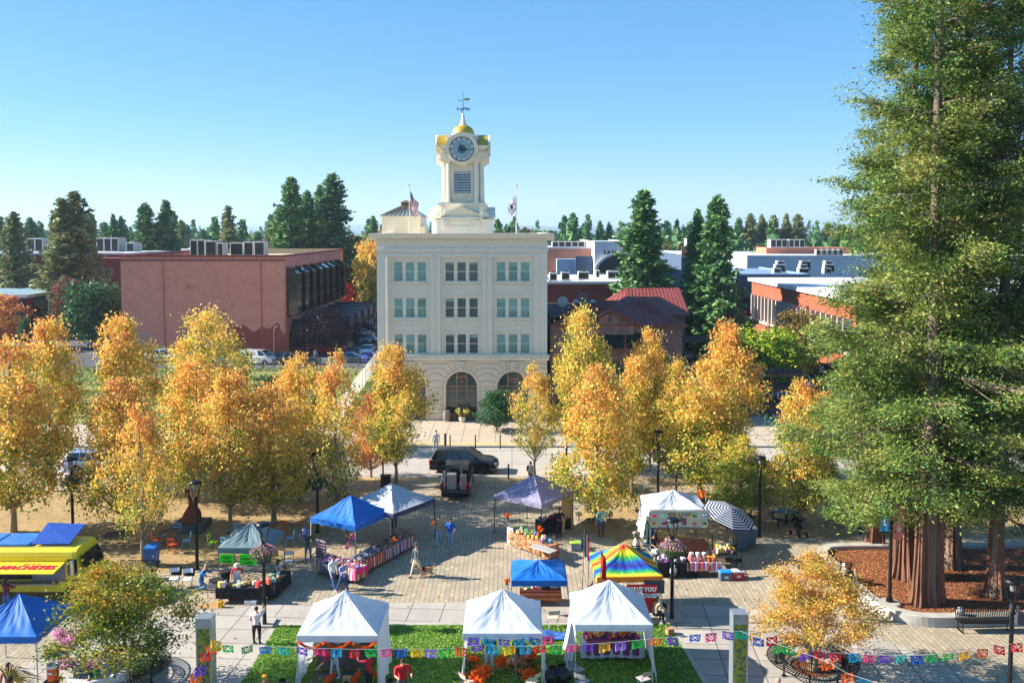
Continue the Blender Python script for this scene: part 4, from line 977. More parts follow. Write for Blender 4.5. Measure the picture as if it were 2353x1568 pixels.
for x in (-1.6,1.8):
 for y in (0,3): b.box(x-.12,x+.12,y-.12,y+.12,0,zz)
for k in range(12): b.box(-2.2,3.2,-.6+k*.4,-.52+k*.4,zz,zz+.18)
b.build('frame', M_wood, pg2)
M_bark = mat('pale_bark', (150,132,110), .9, var=.3, vs=5., stretch=(1,1,.3), bump=.3)
M_barkd = mat('grey_brown_bark', (96,80,68), .9, var=.3, vs=5., stretch=(1,1,.3), bump=.3)
M_redbark = mat('redwood_bark', (124,86,68), .95, var=.58, vs=4.5, stretch=(1.8,1.8,.1), bump=1.)
AUT = [(104,138,52),(148,158,62),(198,184,78),(234,204,96),(244,204,104),(240,176,94),(220,138,80),(178,110,74)]
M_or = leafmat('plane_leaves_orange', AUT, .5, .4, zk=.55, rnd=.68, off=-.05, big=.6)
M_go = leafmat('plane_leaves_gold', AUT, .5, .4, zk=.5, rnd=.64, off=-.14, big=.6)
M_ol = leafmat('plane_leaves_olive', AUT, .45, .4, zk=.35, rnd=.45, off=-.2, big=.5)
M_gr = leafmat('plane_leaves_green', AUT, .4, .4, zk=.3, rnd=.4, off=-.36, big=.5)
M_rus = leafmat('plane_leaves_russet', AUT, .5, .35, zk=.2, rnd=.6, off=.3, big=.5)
def leafobj(name, me, parent, m=None):
 o = bpy.data.objects.new(name, me); COL.objects.link(o); o.parent = parent; return o
def decid(seed, nleaf=14000, ncl=230, lsize=.2, cb=.16, prof=None, mleaf=None, mbark=None, trunkr=.16, multi=1, csz=.42, lean=.0, Rr=3.5, droop=0.):
 """deciduous tree, nominal height 10, crown radius 3.5; returns root with trunk and crown"""
 rng = np.random.default_rng(seed); rg = random.Random(seed)
 prof = prof or (lambda t: min(1, (t/.22)**.55)*max(0, 1-max(0, (t-.18)/.86)**1.7)**.8)
 cz = []; 
 lob = [(rg.uniform(0, 6.28), rg.uniform(.1, .98), rg.uniform(.6, 1.32)) for _ in range(14)]
 while len(cz) < ncl:
  t = rng.random(); r = prof(t)
  if rng.random() > r*1.05+.05: continue
  a = rng.random()*2*PI; f = rng.random()**.42
  k = 1.
  for la, lt, lm in lob:
   dd = abs((a-la+PI) % (2*PI)-PI)/.9; dt = (t-lt)/.16
   k *= 1+(lm-1)*math.exp(-dd*dd-dt*dt)*1.3
  rr = r*f*Rr*k*1.12
  cz.append((math.cos(a)*rr+lean*t, math.sin(a)*rr, 10*(cb+(1-cb)*t)-droop*f*f))
 cz = np.array(cz)
 per = nleaf//ncl
 idx = np.repeat(np.arange(ncl), per); N = len(idx)
 sg = csz*(.6+.8*rng.random(ncl))[idx][:, None]
 C = cz[idx]+rng.normal(size=(N, 3))*sg*np.array([1, 1, .8])
 A, B = leafaxes(rng, N, lsize, .75, .25)
 me = quadmesh('crown', C.astype(np.float32), A, B, mleaf)
 root = bpy.data.objects.new('plane_tree', None); COL.objects.link(root)
 b = MB()
 for q in range(multi):
  a = q*2.4+seed; bx, by = (math.cos(a)*.14*(multi > 1), math.sin(a)*.14*(multi > 1))
  sp = 1.1 if multi > 1 else .12
  top = 9.2 if multi == 1 else 6.5
  pts = []; x, y = bx, by
  for i in range(9):
   t = i/8; pts.append((bx+math.cos(a)*sp*t+rg.uniform(-.07,.07)*(i > 0)+lean*t, by+math.sin(a)*sp*t+rg.uniform(-.07,.07)*(i > 0), top*t))
  b.tube(pts, [trunkr*(1.35 if i == 0 else 1)*(1-.88*i/8)+.012 for i in range(9)], 8)
 sel = rng.choice(ncl, min(ncl, 80), replace=False)
 for i in sel:
  c = cz[i]; h = max(10*cb*.75, c[2]-math.hypot(c[0], c[1])*1.0-.3); h = min(h, 8.8)
  a = math.atan2(c[1], c[0]); ex = (0 if multi == 1 else math.cos((i % multi)*2.4+seed)*1.1*h/6.5, 0 if multi == 1 else math.sin((i % multi)*2.4+seed)*1.1*h/6.5)
  p0 = Vector((ex[0]+lean*h/10, ex[1], h)); p3 = Vector(c); mid = p0.lerp(p3, .5)+Vector((0, 0, -.12))
  r0 = max(.018, trunkr*.3*(1-h/11)); b.tube([p0, mid, p3], [r0, r0*.65, .01], 4)
 t_ = b.build('trunk', mbark or M_bark, root, smooth=True)
 leafobj('crown', me, root)
 root['_r'] = 1
 return root
def conifer(seed, nb=130, per=55, lsize=.34, H=10., Rr=2.2, cb=.06, mleaf=None, mbark=None, trunkr=.16, dens=1., pw=.85, droop=.25, up=.15, gap=0., irr=.3, lasp=.42, topr=.12, u0=.18, clump=0):
 rng = np.random.default_rng(seed); rg = random.Random(seed)
 Cs = []; As = []; Bs = []; b = MB()
 b.tube([(0,0,0),(0.0,0,H*.03),(0.02,0,H*.3),(-.02,.02,H*.7),(0,0,H*.985)], [trunkr*1.5,trunkr*1.05,trunkr*.85,trunkr*.42,.01], 10)
 for i in range(nb):
  t = (i+rg.random())/nb; z = H*(cb+(1-cb)*t); a = i*2.399+rg.uniform(-.4,.4)
  L = Rr*max(topr*.3, (1-t)**pw)*rg.uniform(1-irr, 1.08)*(min(1, .55+t*4))
  if rg.random() < gap: L *= .5
  s = up*(t)-droop*(1-t)
  d = Vector((math.cos(a), math.sin(a), 0)); pts = []
  for q in range(5):
   u = q/4; pts.append(Vector((0,0,z))+d*L*u+Vector((0,0,L*(s*u+.16*u*u))))
  if L > Rr*.2: b.tube(pts, [max(.012, trunkr*.16)*(1-.75*q/4) for q in range(5)], 3)
  n = max(6, int(per*(L/Rr)**.9))
  u = u0+(1.04-u0)*rng.random(n)**.8
  P = np.array([tuple(pts[0])])+np.outer(u*L, np.array(d))+np.outer(L*(s*u+.16*u*u), np.array([0,0,1]))
  side = np.array([-d.y, d.x, 0.]); wd = L*.34*np.sin(np.clip(u, 0, 1)*PI*.9+.25)+.05
  off = rng.normal(0, .55, n)*wd
  P = P+np.outer(off, side)+rng.normal(0, .035*Rr, (n, 3))*np.array([1,1,.9])
  P[:, 2] -= np.abs(off)*.25
  if clump:
   nc = max(3, n//clump); ci = rng.integers(0, nc, n); Q = P[:nc].copy(); P = Q[ci]+rng.normal(0, 1, (n, 3))*np.array([.066,.066,.026])*Rr*(.5+.7*rng.random(nc))[ci][:, None]
   off = off[:nc][ci]
   for c_ in Q[::2]:
    k_ = min(4, max(1, int(4*np.dot(c_-np.array(pts[0]), np.array(d))/L)-1)); b.tube([pts[k_], tuple(c_)], [.009, .004], 3)
  dirv = unit(np.array(d)[None, :]*.8+np.outer(np.sign(off)*.9, side)+rng.normal(0, .45, (n, 3))+np.array([0,0,-.1]))
  nn = unit(rng.normal(0, .55, (n, 3))+np.array([0,0,1.])); bb = unit(np.cross(nn, dirv))
  sz = lsize*(.6+.8*rng.random((n, 1)))*.5
  Cs.append(P); As.append(dirv*sz); Bs.append(bb*sz*lasp)
 n = int(nb*.8)
 zt_ = H*(.93+.07*rng.random(n)); P = np.stack([rng.normal(0,.05*Rr,n), rng.normal(0,.05*Rr,n), zt_], 1)
 A, B = leafaxes(rng, n, lsize*.7, .5); Cs.append(P); As.append(A); Bs.append(B)
 me = quadmesh('crown', np.concatenate(Cs).astype(np.float32), np.concatenate(As), np.concatenate(Bs), mleaf)
 root = bpy.data.objects.new('redwood_tree', None); COL.objects.link(root)
 b.build('trunk', mbark or M_barkd, root, smooth=True); leafobj('crown', me, root)
 return root
PROTO = []
def place(proto, name, x, y, top, hw, label, cat, group=None, rz=None, m=None, Y=None, nomR=3.5, base=None, swap=None, H0=10., z0=.1):
 """put a copy with its foot at pixel x,y (or distance Y) and its tip at pixel row top"""
 p = W(x, y, 0) if Y is None else Vector((PX(x, Y, 8), Y, 0))
 z = WD(x, top, p.y).z; h = z; dep = p.y
 r = hw*dep/FOC
 t = dup(proto, (p.x, p.y, 0), rz if rz is not None else random.Random(x*7+top).uniform(0, 6.28), label, None, (r/nomR, r/nomR, h/H0), {swap: m} if m and swap else None)
 t.name = name; t['category'] = cat
 if group: t['group'] = group
 for c in t.children: pass
 return t
def dropproto(p):
 for c in list(p.children): bpy.data.objects.remove(c)
 bpy.data.objects.remove(p)
PF = [None, lambda t: min(1, (t/.35)**.6)*max(0, 1-max(0, (t-.25)/.8)**1.5)**.9, lambda t: min(1, (t/.12)**.5)*max(0, 1-max(0, (t-.1)/.93)**1.25)**.8, lambda t: min(1, (t/.3)**.7)*max(0, 1-max(0, (t-.3)/.74)**1.4)]
planes = [decid(11+k, nleaf=(16500,14500,16000,8000)[k], ncl=(170,130,150,110)[k], mleaf=M_or, lsize=.185, csz=(.4,.34,.38,.34)[k], cb=(.17,.2,.15,.2)[k], prof=PF[k]) for k in range(4)]
PT = [ # x, base y, top y, half width, variant, material, label
 (31,1225,792,128,0,M_or,'tall orange plane tree at the picture edge behind the yellow food truck'),
 (118,1130,738,84,1,M_go,'golden pointed plane tree just behind the food truck lamp post'),
 (283,1222,868,100,2,M_or,'orange plane tree on the gravel behind the empty black patio table'),
 (292,1108,732,98,1,M_go,'tall golden plane tree in front of the left end of the brick block'),
 (329,1298,925,84,3,M_or,'slim plane tree rising next to the blue recycling bin'),
 (470,1030,722,96,0,M_ol,'broad olive and yellow plane tree before the brick wall, left of the white van'),
 (455,1156,818,92,2,M_or,'orange plane tree behind the rusty sculpture'),
 (530,1222,856,92,1,M_or,'orange plane tree behind the lime green chair'),
 (630,1205,892,108,0,M_or,'wide low orange plane tree between the grey canopy and blue canopy'),
 (690,1160,816,84,2,M_go,'orange gold plane tree next to the lamp post behind the blue canopy'),
 (773,1215,806,82,3,M_or,'thin see-through plane tree with bare trunk directly behind the blue canopy'),
 (852,1100,905,52,2,M_rus,'small russet brown tree tucked beside the big yellow one near the hotel'),
 (909,1120,796,84,1,M_go,'yellow orange plane tree with green skirt standing left of the black pickup'),
 (1228,1100,836,64,3,M_go,'narrow gold plane tree covering the third hotel arch'),
 (1348,1078,718,78,0,M_ol,'tall olive yellow plane tree before the restaurant gable'),
 (1370,1213,838,100,2,M_or,'orange plane tree beside the man in the turquoise shirt'),
 (1452,1144,822,66,1,M_go,'gold plane tree with leaning pole behind the food stalls'),
 (1492,1082,756,62,2,M_go,'golden plane tree in front of the green restaurant awnings'),
 (1672,1112,746,84,1,M_or,'tall orange plane tree with rounded top left of the green street tree'),
 (1606,1153,838,108,0,M_go,'wide gold plane tree behind the striped umbrella'),
 (1697,1195,1000,66,2,M_gr,'low green leafy tree over the picnic table'),
 (1838,1213,872,78,2,M_go,'gold plane tree beside the stroller, touching the redwoods'),
 (1879,1152,905,60,1,M_go,'gold plane tree half hidden by the redwood branches'),
 (1560,1095,835,50,0,M_ol,'small olive plane tree behind the white food tent lamp'),
 (2180,1120,820,90,0,M_go,'gold tree glimpsed through the redwood branches')]
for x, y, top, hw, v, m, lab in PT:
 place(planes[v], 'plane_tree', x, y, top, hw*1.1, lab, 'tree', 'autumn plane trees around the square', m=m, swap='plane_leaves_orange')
for p in planes[1:]: dropproto(p)
M_dg = leafmat('dark_green_leaves', [(34,72,46),(48,92,56),(64,108,60),(84,122,66)], .4, .25)
M_lg = leafmat('bright_green_leaves', [(70,110,28),(110,148,34),(150,176,44),(190,190,60)], .5, .4)
M_pu = leafmat('purple_leaves', [(58,36,48),(88,56,68),(120,86,92),(70,44,56)], .4, .2)
M_rd = leafmat('red_maple_leaves', [(120,24,34),(186,34,46),(210,52,60),(200,110,50)], .5, .35)
M_dr = leafmat('dull_red_leaves', [(70,84,50),(130,76,56),(156,70,60),(120,100,60)], .5, .3)
M_br = leafmat('brown_green_leaves', [(84,92,40),(120,110,50),(150,120,56),(150,96,48)], .5, .3)
rnd = lambda t: max(0, 1-abs(2*t-.85)**2.4/1.6)**.55 if t < .97 else .2
broad = decid(31, nleaf=9000, ncl=150, lsize=.34, cb=.18, prof=rnd, mleaf=M_dg, csz=.55)
broad2 = decid(37, nleaf=7000, ncl=120, lsize=.36, cb=.2, prof=rnd, mleaf=M_dg, csz=.5)
for x, y, top, hw, v, m, lab, cat, nm in (
 (222,806,648,74,0,M_dg,'big dark green tree at the left corner of the brick block','tree','street_tree'),
 (158,800,640,28,1,M_dr,'small tree turning dull red behind the dark green street tree','tree','maple_tree'),
 (6,800,676,48,1,M_rus,'russet tree in front of the navy shop wall','tree','street_tree'),
 (60,808,730,14,1,M_dg,'dark shrub at the foot of the navy shop','shrub','street_tree'),
 (757,812,706,56,1,M_pu,'purple leaved plum tree beside the red parked car','tree','plum_tree'),
 (800,738,650,36,0,M_rd,'bright red maple between the brick block and the hotel','tree','maple_tree'),
 (795,727,566,48,1,M_lg,'green tree rising behind the red maple','tree','street_tree'),
 (775,726,620,40,0,M_lg,'low green tree hugging the brick block end','tree','street_tree'),
 (858,742,552,46,0,M_go,'golden green tree against the hotel side wall','tree','street_tree'),
 (986,950,862,30,1,M_dg,'dark leafy potted tree left of the hotel entrance','tree','potted_tree'),
 (1141,992,896,38,0,M_dg,'small green street tree between the two open hotel arches','tree','street_tree'),
 (1770,905,756,78,0,M_lg,'bright yellow green tree by the timber pergola','tree','street_tree'),
 (1615,800,656,62,1,M_br,'brown green tree beside the red restaurant roof','tree','street_tree'),
 (1560,700,636,28,1,M_lg,'yellow green tree top over the red restaurant roof','tree','street_tree'),
 (1655,790,690,48,0,M_br,'brownish street tree below the tall redwood near the arcade','tree','street_tree'),
 (1732,640,594,20,1,M_lg,'small green tree before the white roofed hall, near the redwood','tree','street_tree'),
 (1788,640,592,18,0,M_lg,'slender green tree before the white roofed hall, further from the redwood','tree','street_tree'),
 (1830,880,712,60,1,M_br,'brown green tree under the finned brick building','tree','street_tree'),
 (1275,640,596,24,0,M_dg,'dark tree clump in front of the terracotta hall','tree','street_tree'),
 (615,968,862,44,1,M_dg,'dark green bush tree in the vacant lot','tree','street_tree'),
 (1300,960,905,24,0,M_lg,'green tree in the gap between hotel and restaurant','tree','street_tree'),
 (2100,900,760,60,0,M_or,'orange tree far behind the redwood trunk','tree','street_tree')):
 place((broad, broad2)[v], nm, x, y, top, hw, lab, cat, m=m, swap='dark_green_leaves')
dropproto(broad); dropproto(broad2)
dropproto(planes[0])
ump = lambda t: max(.0, math.sin(PI*min(1, max(0, t*.86+.1))))**.6
M_cm1 = leafmat('myrtle_leaves_green', [(44,78,30),(70,104,36),(120,138,40),(190,160,50),(206,134,54)], .6, .35, zk=.5, rnd=.45, off=-.04, big=.5)
M_cm2 = leafmat('myrtle_leaves_amber', [(120,132,54),(176,160,68),(214,178,82),(220,156,78),(196,118,72)], .6, .35, zk=.1, rnd=.5, off=.02, big=.6)
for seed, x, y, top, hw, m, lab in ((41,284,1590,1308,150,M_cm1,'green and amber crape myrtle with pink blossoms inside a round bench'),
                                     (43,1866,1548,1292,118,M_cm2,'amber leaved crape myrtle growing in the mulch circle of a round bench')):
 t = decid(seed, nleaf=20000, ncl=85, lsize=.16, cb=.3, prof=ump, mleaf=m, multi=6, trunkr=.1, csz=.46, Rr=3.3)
 p = W(x, y); h = WD(x, top, p.y).z; r = hw*(p.y+.5)/FOC; t.location = (p.x, p.y, .1); t.scale = (r/3.5, r/3.5, (h-.1)/10); t.name = 'crape_myrtle'
 tag(t, lab, 'tree')
 if seed == 41:
  rng = np.random.default_rng(5); C = []
  for q in range(11):
   a = rng.uniform(2.6, 4.6); c = np.array([math.cos(a)*3.4*rng.uniform(.75,1.05), math.sin(a)*3.2*rng.uniform(.6,1), rng.uniform(3.2,5.6)])
   C.append(c+rng.normal(0, .17, (170, 3)))
  C = np.concatenate(C); A, B = leafaxes(rng, len(C), .12, .8); me = quadmesh('blossom', C, A, B, leafmat('pink_blossom', [(196,120,170),(224,150,196),(236,186,214)], .4, .3)); leafobj('blossom', me, t)
M_rw = leafmat('redwood_needles', [(48,82,44),(82,118,56),(120,144,66),(152,158,80),(172,160,94)], .75, .28, big=1.1, rnd=.6)
M_cf = leafmat('conifer_needles', [(62,104,72),(86,130,80),(112,152,88),(136,166,98)], .4, .15, big=.6, rnd=.7)
M_cf2 = leafmat('conifer_needles_dry', [(96,120,80),(124,142,88),(154,156,100),(170,158,110)], .4, .15, big=.6, rnd=.7)
near = [conifer(60+k, nb=112, per=2900, clump=100, lsize=.052, H=10., Rr=2.1, cb=.12, mleaf=M_rw, mbark=mat('grey_redwood_bark', (118,102,90), .95, var=.4, vs=4., stretch=(1.6,1.6,.15), bump=.8), trunkr=.115, pw=.7, droop=.34, up=.3, irr=.6, lasp=.4, gap=.15, u0=.3) for k in range(2)]
def nearplace(k, x, y, H, Rm, lab, rz, tr=1.):
 p = W(x, y, .35); t = dup(near[k], (p.x, p.y, .3), rz, lab, 'redwoods in the curved planter', (Rm/2.1, Rm/2.1, H/10)); t.name = 'redwood_tree'; t['category'] = 'tree'; return t
nearplace(0, 2128, 1384, 36, 6.9, 'biggest redwood with twin fluted trunks at the front of the planter', .4)
nearplace(1, 2074, 1323, 33, 6.6, 'redwood with flared reddish base behind the banner lamp post', 2.1)
nearplace(0, 2186, 1302, 37, 6.4, 'dark trunked redwood at the back of the planter middle', 3.9)
nearplace(1, 2285, 1368, 33, 6.0, 'grey trunked redwood standing closest to the park bench', 5.2)
nearplace(0, 2420, 1300, 40, 7.2, 'redwood whose branches fill the picture edge', 2.9)
nearplace(1, 2010, 1250, 15, 4.2, 'young low redwood spreading over the planter rear corner', 2.9)
for p in near: dropproto(p)
def bole(x, y, r, h, name, lab):
 p = W(x, y, .35); b = MB(); n = 22; rg = random.Random(x)
 ph = [rg.uniform(0, 6.28) for _ in range(3)]
 def fn(u, v):
  a = 2*PI*u; rr = r*(1+.6*math.exp(-v*9)+.1)*(1-.28*v)*(1+.12*math.sin(a*4+ph[0])-.16*abs(math.sin(a*8+ph[1]+v*1.5))-.06*abs(math.sin(a*19+ph[2]-v*2))); return (math.cos(a)*rr, math.sin(a)*rr, v*h)
 b.grid(fn, 110, 16); o = b.build(name, M_redbark, None, smooth=True); return p, o
for rt in [o for o in COL.objects if o.name.startswith('redwood_tree') and o.get('group') == 'redwoods in the curved planter']:
 big = 'biggest' in rt['label'] or 'flared' in rt['label']
 r = {'biggest': .62}.get(rt['label'].split()[0], .5 if 'flared' in rt['label'] else .36); sx_ = rt.scale[0]; sz_ = rt.scale[2]
 for q in ((-.33, 0), (.38, -.12)) if 'twin' in rt['label'] else ((0, 0),):
  _, o = bole(int(rt.location.x*50)+int(q[0]*10)+200, 1300, r*(.56 if 'twin' in rt['label'] else 1), 7.5, 'bole', '')
  o.parent = rt; o.scale = (1/sx_, 1/sx_, 1/sz_); o.location = (q[0]/sx_, q[1]/sx_, -.02)
mids = [conifer(80+k, nb=170, per=120, lsize=.3, H=10., Rr=2.2, cb=.08, mleaf=M_cf, pw=(.6,.75,.5)[k], droop=.15, up=.3, irr=(.42,.36,.6)[k], lasp=.55, gap=(.05,0,.25)[k]) for k in range(3)]
CT = [(36,487,44,165,2,M_cf2,'scraggly thin conifer left of the dry redwood pair'),
 (148,456,58,150,2,M_cf2,'shorter of the two dry brown conifers before the dark store'),
 (176,440,64,152,2,M_cf2,'taller of the two dry brown conifers before the dark store'),
 (208,505,34,205,0,M_cf,'dark conifer just behind the dry brown pair'),
 (72,500,30,250,0,M_cf,'dark conifer between the scraggly one and the dry pair'),
 (3,505,26,240,1,M_cf,'dark conifer cut by the picture edge on the skyline'),
 (262,492,24,265,1,M_cf,'slim pointed conifer, first of the skyline twins'),
 (280,497,22,265,1,M_cf,'slim pointed conifer, second of the skyline twins'),
 (336,468,44,205,0,M_cf,'full dark redwood left of its slightly taller neighbour over the brick roof'),
 (384,461,46,207,1,M_cf,'pointed dark redwood, taller of the pair over the brick roof'),
 (418,506,24,225,0,M_cf2,'lighter small conifer at the right foot of the dark redwood pair'),
 (526,473,32,250,2,M_cf2,'lone dry topped conifer above the rooftop units'),
 (640,482,34,185,2,M_cf2,'brownish conifer leaning on the tall redwood cluster'),
 (671,408,54,178,0,M_cf,'tall redwood, left spire of the cluster by the hotel'),
 (708,440,42,184,0,M_cf,'lower redwood between the two spires by the hotel'),
 (737,426,40,190,1,M_cf,'slim redwood just left of the tallest spire by the hotel'),
 (766,401,60,180,0,M_cf,'tallest redwood spire between brick block and hotel'),
 (858,497,30,235,1,M_cf,'rounded dark conifer touching the hotel cornice'),
 (978,512,16,235,1,M_cf,'dark treetop between stair tower and clock tower'),
 (1316,490,30,262,0,M_cf,'dark conifer above the terracotta hall'),
 (1347,511,20,268,1,M_cf,'smaller conifer beside the one above the terracotta hall'),
 (1378,508,20,258,0,M_cf,'dark conifer above the mall, the leftmost of two'),
 (1398,511,18,258,1,M_cf,'dark conifer above the mall, the rightmost of two'),
 (1476,438,72,122,0,M_cf,'large full redwood standing over the mall wall'),
 (1645,452,62,118,0,M_cf,'large redwood with a shoulder, nearer the finned brick building'),
 (1600,482,46,122,1,M_cf,'lower redwood forming the shoulder of the large right one'),
 (1697,500,18,300,2,M_cf2,'thin tree at the edge of the far pine row'),
 (1722,491,27,300,0,M_cf2,'first tall pine of the far row above the white hall'),
 (1748,493,25,302,1,M_cf2,'second tall pine of the far row above the white hall'),
 (1776,494,26,300,0,M_cf2,'third tall pine of the far row above the white hall'),
 (1805,491,25,303,1,M_cf2,'fourth tall pine of the far row above the white hall'),
 (1831,492,30,300,0,M_cf2,'last tall pine of the far row above the white hall')]
for x, top, hw, Y, v, m, lab in CT:
 t = place(mids[v], 'redwood_tree', x, 0, top, hw*1.45, lab, 'tree', 'conifers on the skyline', Y=Y, m=m, nomR=2.2, swap='conifer_needles')
for p in mids: dropproto(p)
rng = np.random.default_rng(9); Cs = []; Ss = []; mi = []
for k in range(900):
 Y = rng.uniform(300, 1250) if k > 260 else rng.uniform(252, 340); x = rng.uniform(-.62, .62)*Y
 con = rng.random() < .45; h = rng.uniform(8, 15) if not con else rng.uniform(13, 21)
 h *= 1.05 if k <= 260 else 1.2
 r = h*(.42 if not con else .2); n = 150 if Y < 600 else 90
 t = rng.random(n); a = rng.random(n)*2*PI
 rr = r*((1-t)**.8 if con else np.sqrt(np.clip(1-(2*t-1)**2, 0, 1)))*rng.random(n)**.4
 Cs.append(np.stack([x+np.cos(a)*rr, Y+np.sin(a)*rr, h*(.1+.9*t)], 1)); Ss.append(np.full(n, .17*r+.45)); mi.append(np.full(n, 0 if con else rng.choice([0,1,1,2])))
C = np.concatenate(Cs); S = np.concatenate(Ss)[:, None]; A, B = leafaxes(rng, len(C), 1., .8, .3)
me = quadmesh('far_woods', C, A*S*2, B*S*2, [M_cf, M_dg, M_br], np.concatenate(mi)); o = bpy.data.objects.new('far_woods', me); COL.objects.link(o)
o['kind'] = 'stuff'; o['label'] = 'distant town trees and woods reaching to the hills'; o['category'] = 'woods'
M_wcan = mat('white_canopy_cloth', (216,222,232), .75, var=.04, vs=1.2, trans=.25)
M_wwall = mat('white_side_cloth', (214,218,226), .8, var=.05, vs=1.5, trans=.3)
M_bcan = mat('royal_blue_canopy', (20,108,196), .6, var=.12, vs=1., trans=.15)
M_gcan = mat('grey_green_canopy', (110,132,138), .7, var=.08, vs=1.2, trans=.15)
M_lcan = mat('pale_grey_canopy', (184,192,202), .7, var=.08, vs=1., trans=.2)
M_dkb = mat('navy_valance', (50,60,92), .7, var=.1)
M_pcan = mat('charcoal_purple_canopy', (150,144,172), .75, var=.1, vs=1.2, trans=.12)
M_tan = mat('tan_side_cloth', (196,164,116), .85, var=.08, vs=1.)
M_leg = mat('white_tent_pole', (200,202,206), .4, .3, var=.05)
M_lego = mat('grey_tent_pole', (120,124,130), .4, .5, var=.05)
M_blk = mat('black_cloth', (26,26,30), .85, var=.2, vs=3.)
M_blkpl = mat('black_plastic', (24,25,28), .3, var=.25, vs=5., bump=.4)
M_card = mat('cardboard', (170,132,90), .9, var=.1)
M_tote = mat('grey_plastic_tote', (84,98,112), .5, var=.08)
M_mari = leafmat('marigold_petals', [(236,84,14),(250,110,20),(255,130,30)], .3, .2, big=3.)
M_stem = leafmat('flower_stems', [(70,100,40),(110,130,60),(96,120,54)], .3, .1)
M_tableg = mat('table_grey_plastic', (166,164,160), .5, var=.05)
SERA = [(30,60,140),(230,230,225),(200,40,50),(30,130,110),(240,180,60),(40,90,160),(220,90,150),(230,230,225),(20,40,90),(230,90,40),(90,170,90),(120,60,140)]
M_sera = wave_stripes('serape_blue', SERA, 1.4, 'X')
M_sera2 = wave_stripes('serape_red', [(210,40,30),(220,60,40),(240,220,200),(30,120,90),(210,40,30),(230,120,50),(60,90,150),(210,40,30),(250,200,80),(140,30,50)], 1.6, 'X')
M_sera3 = wave_stripes('serape_pink', [(236,60,130),(60,150,210),(255,255,250),(240,60,120),(250,150,60),(50,60,140),(236,40,110),(130,200,90),(240,90,160)], 1.9, 'X')
M_sera4 = wave_stripes('serape_brown', [(150,80,50),(210,120,60),(90,40,40),(230,170,90),(60,90,100),(170,70,50),(120,50,40)], 4.5, 'Z')
def rainbow():
 m = bpy.data.materials.new('rainbow_canopy'); m.use_nodes = True; nt = m.node_tree; b = nt.nodes['Principled BSDF']; b.inputs['Roughness'].default_value = .7
 tc = nt.nodes.new('ShaderNodeTexCoord'); sp = nt.nodes.new('ShaderNodeSeparateXYZ'); nt.links.new(tc.outputs['Object'], sp.inputs[0])
 ax = nt.nodes.new('ShaderNodeMath'); ax.operation = 'ABSOLUTE'; nt.links.new(sp.outputs['Y'], ax.inputs[0])
 r = nt.nodes.new('ShaderNodeValToRGB'); el = r.color_ramp.elements
 mr = nt.nodes.new('ShaderNodeMath'); mr.operation = 'DIVIDE'; mr.inputs[1].default_value = 1.56; nt.links.new(ax.outputs[0], mr.inputs[0])
 st = [(0,(226,30,30)),(.1,(244,120,30)),(.2,(250,226,40)),(.34,(60,180,60)),(.48,(20,90,190)),(.58,(60,40,140)),(.66,(20,80,190)),(.78,(40,180,90)),(.9,(240,230,50)),(.975,(240,130,30)),(1.,(220,30,30))]
 for i, (p, c) in enumerate(st):
  e = el[i] if i < 2 else el.new(p); e.position = p; e.color = lin(c)+(1,)
 nt.links.new(mr.outputs[0], r.inputs['Fac']); nt.links.new(r.outputs['Color'], b.inputs['Base Color']); cloth_trans(m, .2); return m
M_rain = rainbow()
